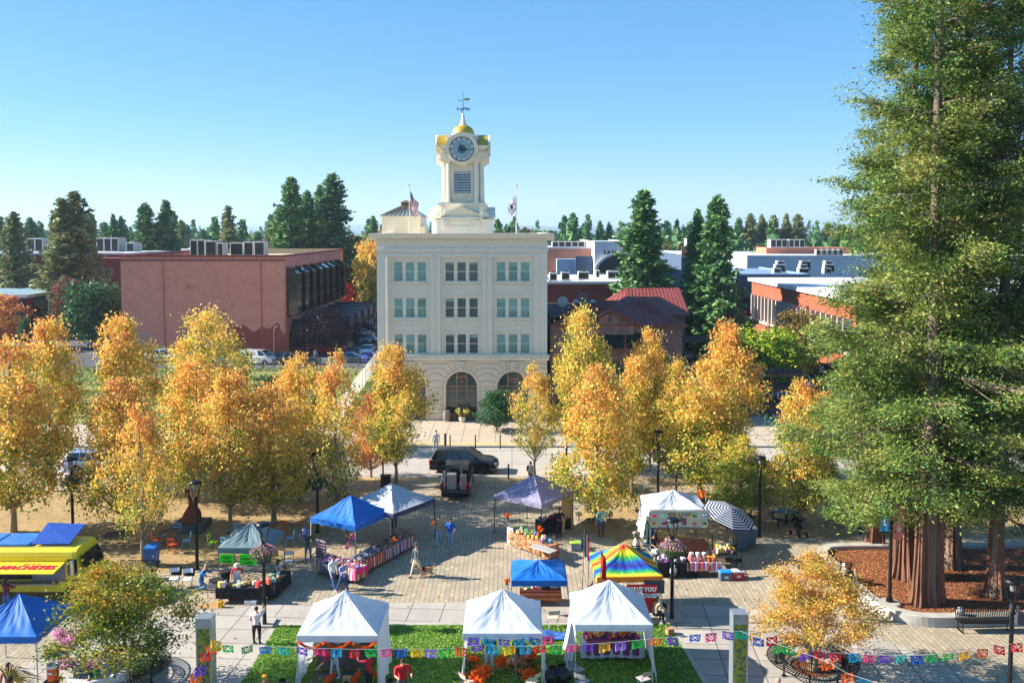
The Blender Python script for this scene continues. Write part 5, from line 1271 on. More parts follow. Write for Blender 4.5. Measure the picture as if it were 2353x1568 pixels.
def tent(label, c, rz, w, d, eave, peak, mc, ml=None, walls=(), val=.26, mval=None, group='canopy tents around the square', pk=(0,0), z0=.1, name='canopy_tent', flare=0., mwall=None, seed=1, wrinkle=1., legdrop=None, pw=1.12):
 t = thing(name, label, 'market tent', (c[0], c[1], z0), rz, group); rg = random.Random(seed)
 ph = [rg.uniform(0, 6.28) for _ in range(6)]
 b = MB(); N = 24
 def fn(u, v):
  a, e = u*2-1, v*2-1; s = 1-max(abs(a), abs(e)); an = math.atan2(e, a)
  x = a*w/2; y = e*d/2
  mid = 1-abs(abs(a)-abs(e))/max(.001, max(abs(a), abs(e)))   # 1 on hips
  sag = .10*math.sin(PI*s)*(1-mid)
  z = eave+(peak-eave)*(s**pw)-sag
  z += wrinkle*1.35*(.012*math.sin(an*16+ph[0]+s*7)+.012*math.sin(an*29+ph[1]-s*11)+.01*math.sin(x*7+ph[2])*math.sin(y*6+ph[3])+.006*math.sin(an*47+ph[4]+s*4))*min(1, s*5)*(1-s*.5)
  return (x+pk[0]*s, y+pk[1]*s, z)
 for q in range(4):
  ca, sa = [(1,0),(0,1),(-1,0),(0,-1)][q]
  def f4(u, v):
   s_ = 1-v; a_, e_ = (u*2-1)*s_, -s_; x_, y_ = a_*ca-e_*sa, a_*sa+e_*ca
   return fn((x_+1)/2, (y_+1)/2)
  b.grid(f4, N, N//2)
 cnp = b.build('canopy', mc, t, smooth=True)
 b = MB(); cr = [(-w/2,-d/2),(w/2,-d/2),(w/2,d/2),(-w/2,d/2)]
 for k in range(4):
  p, q = cr[k], cr[(k+1)%4]; nx, ny = (q[1]-p[1]), -(q[0]-p[0]); L_ = math.hypot(nx, ny); nx, ny = nx/L_, ny/L_
  b.grid(lambda u, v: (p[0]+(q[0]-p[0])*u+nx*(.012+.015*math.sin(u*25+k)*v), p[1]+(q[1]-p[1])*u+ny*(.012+.015*math.sin(u*25+k)*v), eave-val*v+.01), 14, 2)
 b.build('valance', mval or mc, t, smooth=True)
 for k in range(4):
  x, y = cr[k]; b = MB(); fx, fy = x*(1+flare), y*(1+flare); x, y = x*.975, y*.975
  b.add([(x-.02,y-.02,eave),(x+.02,y-.02,eave),(x+.02,y+.02,eave),(x-.02,y+.02,eave),(fx-.02,fy-.02,.02),(fx+.02,fy-.02,.02),(fx+.02,fy+.02,.02),(fx-.02,fy+.02,.02)], [(0,1,2,3),(4,7,6,5),(0,4,5,1),(1,5,6,2),(2,6,7,3),(3,7,4,0)])
  b.box(fx-.06,fx+.06,fy-.06,fy+.06,0,.025); b.build('leg', ml or M_leg, t)
 b = MB()
 for k in range(4):
  p, q = cr[k], cr[(k+1)%4]; n = 4
  for i in range(n):
   for a_, b_ in ((0, 1), (1, 0)):
    u0, u1 = i/n, (i+1)/n; b.cyl((p[0]*.97+(q[0]-p[0])*.97*u0, p[1]*.97+(q[1]-p[1])*.97*u0, eave-.03-.3*a_), (p[0]*.97+(q[0]-p[0])*.97*u1, p[1]*.97+(q[1]-p[1])*.97*u1, eave-.03-.3*b_), .011, n=4)
 b.build('frame_truss', ml or M_leg, t)
 for side, u0, u1, zb, fl in walls:
  p, q = cr[side], cr[(side+1)%4]; nx, ny = (q[1]-p[1]), -(q[0]-p[0]); L_ = math.hypot(nx, ny); nx, ny = nx/L_, ny/L_; b = MB()
  def wf(u, v):
   uu = u0+(u1-u0)*u; o_ = -.03+(.05*math.sin(uu*19+side*2+v*2)+.03*math.sin(uu*41+v*5))*v*.9+fl*v*v
   return (p[0]+(q[0]-p[0])*uu+nx*o_, p[1]+(q[1]-p[1])*uu+ny*o_, eave-.05-(eave-.05-zb)*v)
  b.grid(wf, 30, 12); b.build('side_wall', mwall or M_wwall, t, smooth=True)
 return t
def corner(x, y, z): p = W(x, y, z); return p
def tent_front(label, xl, xr, y, ez, d, pz, mc, rz=0., **k):
 a, e = W(xl, y, ez), W(xr, y, ez); w = (e-a).length; mid = (a+e)/2
 v = Vector((math.sin(-rz), math.cos(rz), 0)); c = mid+v*d/2
 return tent(label, (c.x, c.y), rz, w, d, ez-.1, pz-.1, mc, **k)
TA = tent_front('white peaked canopy over a black altar cloth, westernmost of the lawn tents', 682, 868, 1459, 2.35, 3.05, 3.45, M_wcan, walls=((3,0,1,.02,.12),(1,0,1,.02,.15)), seed=2, z0=.1)
TB = tent_front('white peaked canopy with orange marigolds below, middle tent of the lawn', 1063, 1246, 1454, 2.35, 3.05, 3.45, M_wcan, walls=((3,0,1,.02,.1),(1,0,1,.02,.2),(2,0,1,1.3,.0)), seed=5)
TCn = tent_front('white peaked canopy sheltering a purple draped table with grey chairs', 1321, 1500, 1434, 2.45, 3.15, 3.6, M_wcan, walls=((3,0,1,.02,.3),(1,0,1,.02,.25)), seed=9)
TD = tent_front('large blue canopy beside the crape myrtle and drink coolers', -95, 84, 1462, 2.35, 3.05, 3.4, M_bcan, seed=11)
TE = tent_front('small grey green canopy of the food stall with lime signs', 500, 622, 1258, 2.1, 2.6, 2.95, M_gcan, ml=M_lego, seed=13)
TK = tent_front('low blue canopy over a brown striped table behind the lawn', 1175, 1303, 1333, 1.9, 2.45, 2.4, M_bcan, flare=.16, seed=15, pw=.8)
TJ = tent_front('rainbow striped canopy with a red banner', 1371, 1522, 1324, 2.2, 3.0, 3.15, M_rain, rz=R(3), seed=17)
TI = tent_front('white food stall tent with a fruit picture banner', 1490, 1627, 1176, 2.75, 3.1, 3.5, M_wcan, ml=M_lego, walls=((3,0,.75,1.0,.25),), seed=19)
def tent_corners(label, left, front, ez, size, ang, mc, **k):
 f = W(*front, ez); u = Vector((math.cos(ang), math.sin(ang), 0)); v = Vector((-math.sin(ang), math.cos(ang), 0))
 c = f+(-u+v)*size/2    # front corner is the (+u,-v) corner
 return tent(label, (c.x, c.y), ang, size, size, ez-.1, k.pop('pz')-.1, mc, **k), c, u, v
TF, cF, uF, vF = tent_corners('bright blue canopy over the craft stall with serape table covers', None, (816,1209), 2.25, 3.05, R(-29), M_bcan, pz=3.3, seed=21)
TG, cG, uG, vG = tent_corners('pale grey canopy with navy edge behind the bright blue one', None, (903,1180), 2.3, 3.5, R(-35), M_lcan, pz=3.3, mval=M_dkb, ml=M_black, seed=23)
TH, cH, uH, vH = tent_corners('charcoal purple canopy with a tan side cloth right of the pickup', None, (1244,1158), 2.35, 3.3, R(-36), M_pcan, pz=3.45, ml=M_black, walls=((1,.62,1,.02,.05),), mwall=M_tan, seed=25)
def lamp_proto():
 t = thing('lamp_post', 'black lamp post', 'lamp post', (0,0,0), 0, 'black lamp posts around the square')
 b = MB(); b.lathe([(.16,0),(.16,.05),(.1,.09),(.09,.3),(.085,.32),(.075,3.3),(.095,3.32),(.095,3.6),(.06,3.65),(.05,3.85)], n=12); b.build('pole', M_black, t, smooth=True)
 for k in range(3):
  a = k*2*PI/3+.5; c, s = math.cos(a), math.sin(a)
  b = MB(); b.tube([(c*.05,s*.05,3.5),(c*.1,s*.1,3.8),(c*.2,s*.2,4.1),(c*.27,s*.27,4.4),(c*.27,s*.27,4.56)], .025, 5); b.build('arm', M_black, t)
 b = MB(); b.lathe([(.3,4.52),(.31,4.58),(.27,4.64),(.1,4.68),(.02,4.69)], n=16); b.build('lamp_head', M_black, t, smooth=True)
 b = MB(); b.lathe([(.05,4.18),(.09,4.22),(.1,4.45),(.05,4.5)], n=10); b.build('lamp_glass', mat('frosted_glass',(120,124,128),.3), t)
 return t
LP = lamp_proto()
LPS = [(608,1437,'lamp post with pink flower basket by the lawn and the grey green stall'),
 (1543,1424,'lamp post with pink flower basket rising beside the rainbow canopy'),
 (453,1308,'bare lamp post between the kneeling cook and the patio tables'),
 (168,1236,'lamp post with green basket behind the yellow food truck'),
 (730,1222,'lamp post just behind the bright blue craft canopy'),
 (1511,1152,'lamp post with dark green basket behind the white food tent'),
 (1744,1232,'tall bare lamp post right of the striped umbrella'),
 (1301,1062,'lamp post near the gap between the hotel and the restaurant'),
 (384,1000,'dark lamp post with small blue sign seen between the golden trees'),
 (2318,1612,'lamp post with a grey control box in front of the long black bench')]
lamps = []
for i, (x, y, lab) in enumerate(LPS):
 p = W(x, y, .1); lamps.append(dup(LP, (p.x, p.y, .1), i*.7, lab) if i else LP)
 if i == 0: LP.location = (p.x, p.y, .1); LP['label'] = lab
b = MB(); b.bbox(.02,.34,-.3,-.12,3.05,3.5,.02); b.cyl((-.12,-.15,3.5),(-.12,-.15,3.75),.06); b.cyl((.1,-.2,3.5),(.1,-.2,3.72),.06); b.cyl((.34,-.2,3.15),(.55,-.2,3.1),.05); b.build('control_box', mat('dark_grey_box',(62,66,72),.5), lamps[9])
b = MB(); b.box(-.03,.03,-.12,-.09,1.9,2.9); b.build('sign_plate', mat('blue_sign',(70,110,160),.5), lamps[8])
for i in (0, 1, 6):
 x, y = LPS[i][:2]; p = W(x, y); b = MB(); b.box(-.45,.45,-.45,.45,0,.1)
 if i != 6: o = b.build('lamp_plinth', M_kerb, None); o.location = (p.x, p.y, .104); tag(o, 'square concrete plinth under the basket lamp %s' % ('near the woman with the raised arm' if i == 0 else 'next to the rainbow canopy'), 'plinth')
def plainpole(x, y, ytop, lab, r=.06, name='street_pole', m=None, cat='pole', arm=0.):
 p = W(x, y); h = WD(x, ytop, p.y).z; t = thing(name, lab, cat, (p.x, p.y, .05)); b = MB(); b.cyl((0,0,0),(0,0,h),r,r*.7,8); b.cyl((0,0,0),(0,0,.12),r*2,n=8); b.build('pole', m or M_black, t)
 if arm:
  b = MB(); b.tube([(0,0,h-.1),(arm*.4,0,h+.35),(arm,0,h+.4)], .05, 5, 0); b.bbox(min(arm,arm*1.3),max(arm,arm*1.3),-.12,.12,h+.3,h+.45,.02); b.build('lamp_arm', m or M_black, t)
 else:
  b = MB(); b.lathe([(r,h),(r*1.3,h+.05),(r*.4,h+.1)], n=8); b.build('cap', m or M_black, t)
 return t
M_galv = mat('grey_pole', (130,134,138), .5, .4)
plainpole(880,1118,985,'dark pole planted beside the black slatted bin')
plainpole(1553,1136,1000,'thin dark red pole behind the white food tent')
plainpole(1756,1137,1060,'slim black pole next to the tall bare lamp post')
plainpole(1821,905,795,'single tall black pole above the gold tree by the redwoods')
plainpole(630,828,757,'grey pole lamp standing in front of the brick wall by the white van', m=M_galv, arm=.5)
plainpole(115,800,672,'pale street light mast by the red shop wall', m=M_galv, arm=2.2)
plainpole(203,790,650,'curved street light mast above the dark green tree', m=M_galv, arm=-3.)
plainpole(828,746,628,'white flagpole at the far end of the row of parked cars', m=M_white)
plainpole(1700,800,662,'dark traffic pole with yellow box near the arcade', arm=-2.)
plainpole(1268,1095,1045,'short grey post left of the charcoal canopy peak', m=M_galv)
def basket(lamp, lab, pink, z=3.25, seed=1):
 t = thing('flower_basket', lab, 'flower basket', (lamp.location.x, lamp.location.y, lamp.location.z+z)); rng = np.random.default_rng(seed)
 b = MB(); b.lathe([(.1,-.42),(.3,-.36),(.38,-.12),(.4,0),(.34,.02)], n=16); b.build('pot', mat('dark_basket',(52,54,48),.9), t, smooth=True)
 n = 1500; a = rng.random(n)*2*PI; r = .62*np.sqrt(rng.random(n)); z_ = .36*np.cos(r/.62*1.5)*rng.random(n)**.5-.28*(r/.62)**2*rng.random(n)+.06
 C = np.stack([np.cos(a)*r, np.sin(a)*r, z_], 1); A, B = leafaxes(rng, n, .075, .6); me = quadmesh('foliage', C, A, B, leafmat('basket_green',[(60,84,36),(96,112,50),(140,150,80),(60,70,30)],.4,.3)); leafobj('foliage', me, t)
 n = 420 if pink else 60; a = rng.random(n)*2*PI; r = .62*np.sqrt(rng.random(n)); z_ = .38*np.cos(r/.62*1.5)*(.6+.4*rng.random(n))+.08
 C = np.stack([np.cos(a)*r, np.sin(a)*r, z_], 1); A, B = leafaxes(rng, n, .06, .9); me = quadmesh('blossom', C, A, B, leafmat('basket_pink',[(190,120,150),(220,160,190),(232,190,210)],.4,.3)); leafobj('blossom', me, t)
basket(lamps[0], 'round basket full of pink flowers on the lamp beside the grey green stall', True, seed=1)
basket(lamps[1], 'round basket full of pink flowers hanging in front of the fruit banner', True, seed=2)
basket(lamps[3], 'green basket with few flowers behind the yellow truck', False, seed=3)
basket(lamps[5], 'dark green basket with few pink flowers over fallen leaves', False, 3.0, seed=4)
basket(lamps[4], 'shaded green basket on the lamp behind the blue craft canopy', False, 2.9, seed=5)
basket(lamps[7], 'pale basket between hotel and restaurant', True, 3.0, seed=6)
p = W(2043, 1386, .35); t = thing('banner_post', 'black post carrying one blue and one salmon banner in the mulch bed', 'banner post', (p.x, p.y, .35))
b = MB(); b.cyl((0,0,0),(0,0,4.9),.085,.07,12); b.cyl((0,0,.1),(0,0,.25),.16,n=12); b.box(-.5,.5,-.02,.02,4.75,4.79); b.box(-.5,.5,-.02,.02,3.35,3.39); b.build('pole', M_black, t)
b = MB(); b.lathe([(.5,-.04),(.5,.08),(.42,.12)], n=20); b.build('footing', M_kerb, t)
def bann(x0, x1, z0, z1, m, nm='banner'):
 b = MB(); b.grid(lambda u, v: (x0+(x1-x0)*u, .03*math.sin(u*6), z0+(z1-z0)*v), 6, 6); return b.build(nm, m, t)
bann(-.52,-.1,3.4,4.74,mat('banner_blue',(54,164,214),.7)); bann(.12,.5,3.0,4.5,mat('banner_salmon',(222,120,96),.7))
M_lw = mat('letter_white', (230,232,234), .6)
text('square', .3, M_lw, t, (-.31,-.05,4.05), (R(90),R(-90),0)); text('market', .26, M_lw, t, (.31,-.05,3.75), (R(90),R(90),0))
M_steelp = mat('brushed_steel', (150,156,162), .4, .5, var=.1); M_leafst = mat('dark_leaf_steel', (84,92,84), .6, .2)
M_lime = mat('lime_panel', (140,146,36), .6, var=.1)
for x, top, lab, seed in ((466,1422,'square steel column with lime leaf cut-outs left of the lawn', 3), (1702,1412,'square steel column with lime leaf cut-outs in front of the amber tree', 8)):
 Y = 32.3; p = WD(x, top, Y); t = thing('light_column', lab, 'column', (p.x, Y+.28, .1), 0, 'patterned steel columns'); h = p.z-.1
 b = MB(); b.box(-.255,.255,-.255,.255,0,h-.25); b.build('lime_core', M_lime, t)
 rg = random.Random(seed); b = MB()
 b.box(-.28,-.23,-.28,.28,0,h); b.box(.23,.28,-.28,.28,0,h); b.box(-.23,.23,-.28,-.257,h-.35,h); b.box(-.23,.23,.257,.28,0,h); b.box(-.28,.28,-.28,.28,h,h+.02)
 z = .05
 while z < h-.4:
  for q in range(3):
   x_ = rg.uniform(-.21,.21); s = rg.uniform(.03,.055); zz = z+rg.uniform(0,.14); a = rg.uniform(0, PI); c, s2 = math.cos(a)*s*1.6, math.sin(a)*s*1.6
   P = [(x_+c, zz+s2), (x_-s2*.5, zz+c*.5), (x_-c, zz-s2), (x_+s2*.5, zz-c*.5)]
   P = [(max(-.229, min(.229, u)), v) for u, v in P]
   b.add([(u, -.262-rg.random()*.006, v) for u, v in P], [(0,1,2,3)], 2)
   b.add([(.2801, u*1.1, v) for u, v in P], [(0,1,2,3)], 1)
  z += .085
 b.build('steel_screen', [M_steelp, M_lime, M_leafst], t)
def park_bench(lab, p, rz, L_=1.8, name='park_bench', group=None):
 t = thing(name, lab, 'bench', p, rz, group)
 b = MB(); n = int(L_/.075)
 for k in range(n+1): x = -L_/2+L_*k/n; b.tube([(x,-.25,.44),(x,.2,.42)], .024, 4)
 b.tube([(-L_/2,-.26,.44),(L_/2,-.26,.44)], .02, 5); b.build('seat', M_black, t)
 b = MB()
 for k in range(n+1): x = -L_/2+L_*k/n; b.tube([(x,.2,.42),(x,.26,.6),(x,.34,.86)], .024, 4)
 b.tube([(-L_/2,.34,.86),(L_/2,.34,.86)], .022, 5); b.build('backrest', M_black, t)
 for x in (-L_/2+.08, L_/2-.08):
  b = MB(); b.tube([(x,-.22,0),(x,-.22,.44)], .025, 5); b.tube([(x,.2,0),(x,.2,.44)], .025, 5); b.tube([(x,-.25,.44),(x,-.25,.64),(x,.1,.66),(x,.28,.66)], .018, 5); b.box(x-.04,x+.04,-.28,.26,0,.02); b.build('leg', M_black, t)
 return t
p = W(2262,1448,.1); park_bench('long black bench against the planter wall with a bag beside it', (p.x,p.y,.1), 0, 2.3)
p = W(1890,1312,.1); park_bench('first black bench along the curved planter wall, near its far bend', (p.x-.1,p.y,.1), R(-118), 2.0)
p = W(1930,1352,.1); park_bench('second black bench along the curved planter wall, hidden by the amber tree', (p.x-.1,p.y,.1), R(-125), 2.0)
p = W(315,1330,.1); park_bench('low black bench behind the nose of the food truck', (p.x,p.y,.1), 0, 1.9)
def ring_bench(lab, c, ri=1.15, ro=1.75, a0=0, a1=2*PI):
 t = thing('round_bench', lab, 'bench', (c.x, c.y, .1)); n = 88
 b = MB()
 for k in range(n):
  a = a0+(a1-a0)*k/n; x, y = math.cos(a), math.sin(a); b.tube([(x*ri,y*ri,.43),(x*ro,y*ro,.43)], .02, 4)
 for r in (ri, ro): b.tube([(math.cos(a0+(a1-a0)*k/48)*r, math.sin(a0+(a1-a0)*k/48)*r, .43) for k in range(49)], .022, 5)
 b.build('seat', M_black, t); b = MB()
 for k in range(n):
  a = a0+(a1-a0)*k/n; x, y = math.cos(a), math.sin(a); b.tube([(x*ri,y*ri,.43),(x*(ri-.08),y*(ri-.08),.72)], .017, 4)
 b.tube([(math.cos(a0+(a1-a0)*k/48)*(ri-.08), math.sin(a0+(a1-a0)*k/48)*(ri-.08), .72) for k in range(49)], .02, 5); b.build('backrest', M_black, t)
 for k in range(8):
  a = a0+(a1-a0)*(k+.5)/8; x, y = math.cos(a), math.sin(a); b = MB(); b.cyl((x*1.4,y*1.4,0),(x*1.4,y*1.4,.42),.04); b.cyl((x*1.4,y*1.4,0),(x*1.4,y*1.4,.03),.1); b.build('leg', M_black, t)
 return t
for x, y, lab, lab2 in ((284,1552,'round slatted bench circling the green crape myrtle','mulch pit of the green crape myrtle with a concrete ring'),(1866,1536,'round slatted bench circling the amber crape myrtle','mulch pit of the amber crape myrtle with a concrete ring')):
 c = W(x, y, .1); ring_bench(lab, c)
 t = thing('tree_pit', lab2, 'tree pit', (c.x, c.y, .105)); b = MB(); b.lathe([(1.02,-.1),(1.02,.09),(.86,.1),(.84,.0)], n=32); b.build('kerb_ring', M_kerb, t); b = MB(); b.lathe([(.85,.0),(.83,.05),(.4,.08),(.05,.09)], n=24); b.build('mulch', M_mulch, t)
def picnic():
 t = thing('picnic_table', 'x', 'picnic table', (0,0,0), 0, 'black steel picnic tables')
 b = MB()
 for k in range(13): b.box(-.55+k*.088,-.5+k*.088,-.55,.55,.72,.745)
 b.box(-.57,.57,-.57,-.551,.69,.74); b.box(-.57,.57,.551,.57,.69,.74); b.build('tabletop', mat('dark_steel_slats',(44,50,60),.35,.5,var=.1), t)
 b = MB(); b.box(-.06,.06,-.06,.06,0,.69); b.box(-.5,.5,-.04,.04,.1,.16); b.box(-.04,.04,-.9,.9,.17,.22); b.build('pedestal', M_black, t)
 for a in range(4):
  b = MB(); b.T = Matrix.Rotation(a*PI/2, 4, 'Z')
  for k in range(6): b.box(-.4,.4,-1.1+k*.06,-1.06+k*.06,.43,.45)
  b.box(-.03,.03,-.95,-.89,0,.43); b.build('seat', M_black, t)
 return t
PC = picnic()
for i, (x, y, lab) in enumerate(((1365,1196,'picnic table behind the man in the turquoise shirt'),(1500,1188,'picnic table partly behind the white food tent'),(1694,1206,'picnic table under the low green tree with people at it'),(1806,1202,'picnic table with food on it beside the stroller'),(1950,1200,'picnic table under the outer redwood branches'))):
 p = W(x, y, .1)
 if i == 0: PC.location = (p.x, p.y, .104); PC['label'] = lab
 else: dup(PC, (p.x, p.y, .104), i*.25, lab)
def patio(lab, x, y, rz=0.):
 p = W(x, y, .1); t = thing('patio_table', lab, 'table', (p.x, p.y, .104), rz, 'dark patio tables')
 b = MB(); b.bbox(-.6,.6,-.5,.5,.7,.73,.01); b.build('tabletop', mat('dark_table_top',(58,58,62),.5,.2,var=.2), t)
 for sx_ in (-1, 1):
  for sy_ in (-1, 1): b = MB(); b.tube([(sx_*.5,sy_*.4,.7),(sx_*.4,sy_*.32,.4),(sx_*.56,sy_*.46,0)], .018, 5); b.build('leg', M_black, t)
 return t
patio('empty dark patio table standing alone on the gravel', 268, 1256, .1); patio('dark patio table with orange and blue chairs', 390, 1252, -.1); patio('dark patio table with a lime green chair', 540, 1258, .1)
def chair(p, rz, m, lab, group=None):
 t = thing('patio_chair', lab, 'chair', p, rz, group)
 b = MB(); b.bbox(-.2,.2,-.2,.2,.43,.46,.01); b.build('seat', m, t)
 b = MB(); b.tube([(-.2,.2,.45),(-.21,.26,.86)], .016, 5); b.tube([(.2,.2,.45),(.21,.26,.86)], .016, 5); b.box(-.21,.21,.235,.255,.76,.86); b.box(-.2,.2,.22,.24,.6,.66); b.build('backrest', m, t)
 for x, y in ((-.18,-.18),(.18,-.18),(-.18,.19),(.18,.19)): b = MB(); b.tube([(x,y,.44),(x*1.2,y*1.25,0)], .015, 5); b.build('leg', m, t)
 return t
CM = {'orange': mat('orange_chair_paint',(224,88,32),.5), 'blue': mat('sky_blue_chair_paint',(110,172,206),.5), 'lime': mat('lime_chair_paint',(140,196,30),.5)}
for x, y, rz, c, lab in ((362,1256,1.6,'orange','orange patio chair on the far side of the table from the bin'),(398,1268,3.0,'orange','orange patio chair nearest the blue recycling bin, seen from behind'),
  (405,1238,.1,'blue','sky blue chair behind the table with orange chairs'),(428,1258,-1.2,'blue','sky blue chair turned sideways at the table with orange chairs'),
  (490,1262,1.5,'lime','lime green chair beside the grey green canopy'),(543,1240,0.,'blue','sky blue chair just above the grey green canopy edge'),(521,1266,2.8,'blue','sky blue chair tucked against the grey green canopy'),
  (649,1232,.2,'orange','orange chair peeking out behind the basket lamp'),(666,1252,-1.5,'blue','tall backed sky blue chair right of the grey green canopy')):
 p = W(x, y, .1); chair((p.x, p.y, .104), rz, CM[c], lab, 'painted patio chairs')
def folding(x, y, rz, lab, ms, mf, z=.1):
 p = W(x, y, z); t = thing('folding_chair', lab, 'chair', (p.x, p.y, z+.01), rz, 'folding chairs')
 b = MB(); b.bbox(-.21,.21,-.22,.2,.44,.465,.01); b.build('seat', ms, t)
 b = MB(); b.grid(lambda u, v: (-.22+.44*u, .24+.06*v+.03*math.sin(PI*u), .66+.2*v), 6, 2); b.grid(lambda u, v: (-.22+.44*u, .255+.06*v+.03*math.sin(PI*u), .66+.2*v), 6, 2); b.build('backrest', ms, t)
 for s_ in (-1, 1): b = MB(); b.tube([(s_*.23,.31,.86),(s_*.23,.2,.46),(s_*.23,-.26,0)], .012, 5); b.tube([(s_*.2,-.2,.45),(s_*.2,.24,0)], .012, 5); b.build('leg', mf, t)
 return t
M_beige = mat('beige_plastic', (206,194,168), .5); M_gry = mat('grey_frame', (120,134,150), .4, .4); M_pad = mat('patterned_pad', (178,164,168), .8, var=.3, vs=30.)
M_wht = mat('white_plastic_seat', (214,216,220), .5)
folding(1076,1592,-.9+3.14,'beige folding chair at the left pole of the marigold tent', M_beige, M_lego); folding(1222,1590,.9+3.14,'beige folding chair with a black bag on its seat in the marigold tent', M_beige, M_lego)
folding(1326,1562,-.7+3.14,'grey padded folding chair farther back in the purple table tent', M_pad, M_gry); folding(1338,1590,-.5+3.14,'grey padded folding chair at the front left of the purple table tent', M_pad, M_gry)
folding(1478,1584,.5+3.14,'grey padded folding chair near the fire extinguisher', M_pad, M_gry); folding(1270,1440,3.3,'beige folding chair behind the brown striped table', M_beige, M_lego)
folding(1512,1432,-1.3,'black folding chair beside the red banner', M_blk, M_black); folding(1703,1326,.4,'black folding chair under the striped umbrella', M_blk, M_black)
folding(400,1348,.2,'white folding chair with a black jacket, left of its pair', M_wht, M_black); folding(430,1350,.1,'white folding chair with a dark jacket, next to the kneeling man', M_wht, M_black)
folding(663,1308,.1,'white folding chair standing right of the grey green stall', M_wht, M_black)
for x, y, lab in ((400,1348,'black jacket hung on the white folding chair farther from the kneeling man'),(430,1350,'dark jacket hung on the white folding chair nearer the kneeling man')):
 p = W(x, y, .1); b = MB(); b.grid(lambda u, v: (-.26+.52*u, .3+.07*math.sin(v*PI)+.02*math.sin(u*14), .9-.42*abs(v-.5)*2), 8, 8); o = b.build('jacket', M_blk, None, smooth=True); o.location = (p.x, p.y, .1); tag(o, lab, 'jacket')
def table(lab, c, rz, w, d, h=.74, m=None, ml=None, z=.104):
 t = thing('folding_table', lab, 'table', (c.x, c.y, z), rz, 'folding market tables'); b = MB(); b.bbox(-w/2,w/2,-d/2,d/2,h-.04,h,.01); b.build('tabletop', m or M_tableg, t)
 for s_ in (-1, 1):
  for q in (-1, 1): b = MB(); b.cyl((s_*(w/2-.15),q*(d/2-.08),0),(s_*(w/2-.15),q*(d/2-.08),h-.04),.016,n=6); b.build('leg', ml or M_lego, t)
 return t
def cloth(lab, c, rz, w, d, drop, m, h=.745, z=.104, seed=1, sides=(1,1,1,1)):
 b = MB(); w2, d2 = w/2+.015, d/2+.015; b.grid(lambda u, v: ((u*2-1)*w2, (v*2-1)*d2, h+.008), 4, 4)
 cr = [(-w2,-d2),(w2,-d2),(w2,d2),(-w2,d2)]
 for k in range(4):
  if not sides[k]: continue
  p, q = cr[k], cr[(k+1)%4]; nx, ny = (q[1]-p[1]), -(q[0]-p[0]); L_ = math.hypot(nx, ny); nx, ny = nx/L_, ny/L_; n = max(8, int(L_*14))
  b.grid(lambda u, v: (p[0]+(q[0]-p[0])*u+nx*(.02+.035*math.sin(u*L_*16+seed+k))*v, p[1]+(q[1]-p[1])*u+ny*(.02+.035*math.sin(u*L_*16+seed+k))*v, h+.008-drop*v*(1+.04*math.sin(u*9))), n, 3)
 o = b.build('tablecloth', m, None, smooth=True); o.location = (c.x, c.y, z); o.rotation_euler = (0,0,rz); tag(o, lab, 'tablecloth'); return o
def heap(name, lab, cat, c, rz, w, d, z0, hgt, cols, n, size, seed=1, mname=None, z=.104, tall=.5, flat=False):
 rng = np.random.default_rng(seed); rg = random.Random(seed); b = MB(); mats_ = [mat('goods_%d_%d_%d' % cc, cc, .6, var=.1) for cc in cols]
 for i in range(n):
  x, y = rg.uniform(-w/2, w/2), rg.uniform(-d/2, d/2); s = size*rg.uniform(.6, 1.3); hh = z0+hgt*rg.random()*(1-abs(2*x/w)**3)*(1-abs(2*y/d)**3*.5)
  mi = rg.randrange(len(cols)); k = rg.random()
  b.T = Matrix.Translation((x, y, hh)) @ Matrix.Rotation(rg.uniform(0, 3), 4, 'Z') @ Matrix.Rotation(rg.uniform(-.3,.3), 4, 'X')
  if k < .45: b.bbox(-s/2,s/2,-s*.35,s*.35,0,s*rg.uniform(.2,tall*1.4),s*.06,mi)
  elif k < .75: b.lathe([(s*.3,0),(s*.34,s*.1),(s*.3,s*tall),(s*.12,s*tall*1.15)], n=7, m=mi)
  else: b.sph((0,0,s*.25), s*.32, 7, 5, mi)
 b.T = Matrix(); o = b.build(name, mats_, None); o.location = (c.x, c.y, z); o.rotation_euler = (0,0,rz); o['label'] = lab; o['category'] = cat; o['kind'] = 'stuff'; return o
def fr(c, u, v, a, b_): return Vector((c.x, c.y, 0))+u*a+v*b_
q1 = fr(cF,uF,vF,1.15,.0); a90 = R(-29+90)
pA = W(955,1232,.7); pB = W(826,1302,.7); dv = (pA-pB); Lr = dv.length; ang = math.atan2(dv.y, dv.x); cen = (pA+pB)/2
nrm = Vector((-dv.y, dv.x, 0)).normalized()
for i, (f0, f1, mm, l1, l2, cols, g1) in enumerate(((0,.42,M_sera2,'table under the blue canopy edge holding stacked bags','red striped serape cloth at the near half of the long craft table',[(150,150,160),(120,124,140),(90,84,96),(170,164,170)],'grey and silver bags stacked on the red striped table'),
                                          (.42,1.0,M_sera,'table under the pale grey canopy piled with woven goods','blue striped serape cloth at the far half of the long craft table',[(150,110,80),(120,86,64),(176,140,104),(96,76,66),(150,140,140)],'brown woven goods heaped on the blue striped table'))):
 c = pB+dv*(f0+f1)/2+nrm*.38; c = Vector((c.x, c.y, 0)); w_ = Lr*(f1-f0)-.06
 table(l1, c, ang, w_, .72); cloth(l2, c, ang, w_, .74, .55, mm, seed=i); heap('craft_goods', g1, 'goods', c, ang, w_-.1, .62, .75, .28, cols, 150, .17, seed=i+3)
pL, pR_ = W(722,1290,.7), W(815,1318,.7); dv2 = pR_-pL; a2 = math.atan2(dv2.y, dv2.x); n2 = Vector((-dv2.y, dv2.x, 0)).normalized(); c = (pL+pR_)/2+n2*.45; c.z = 0
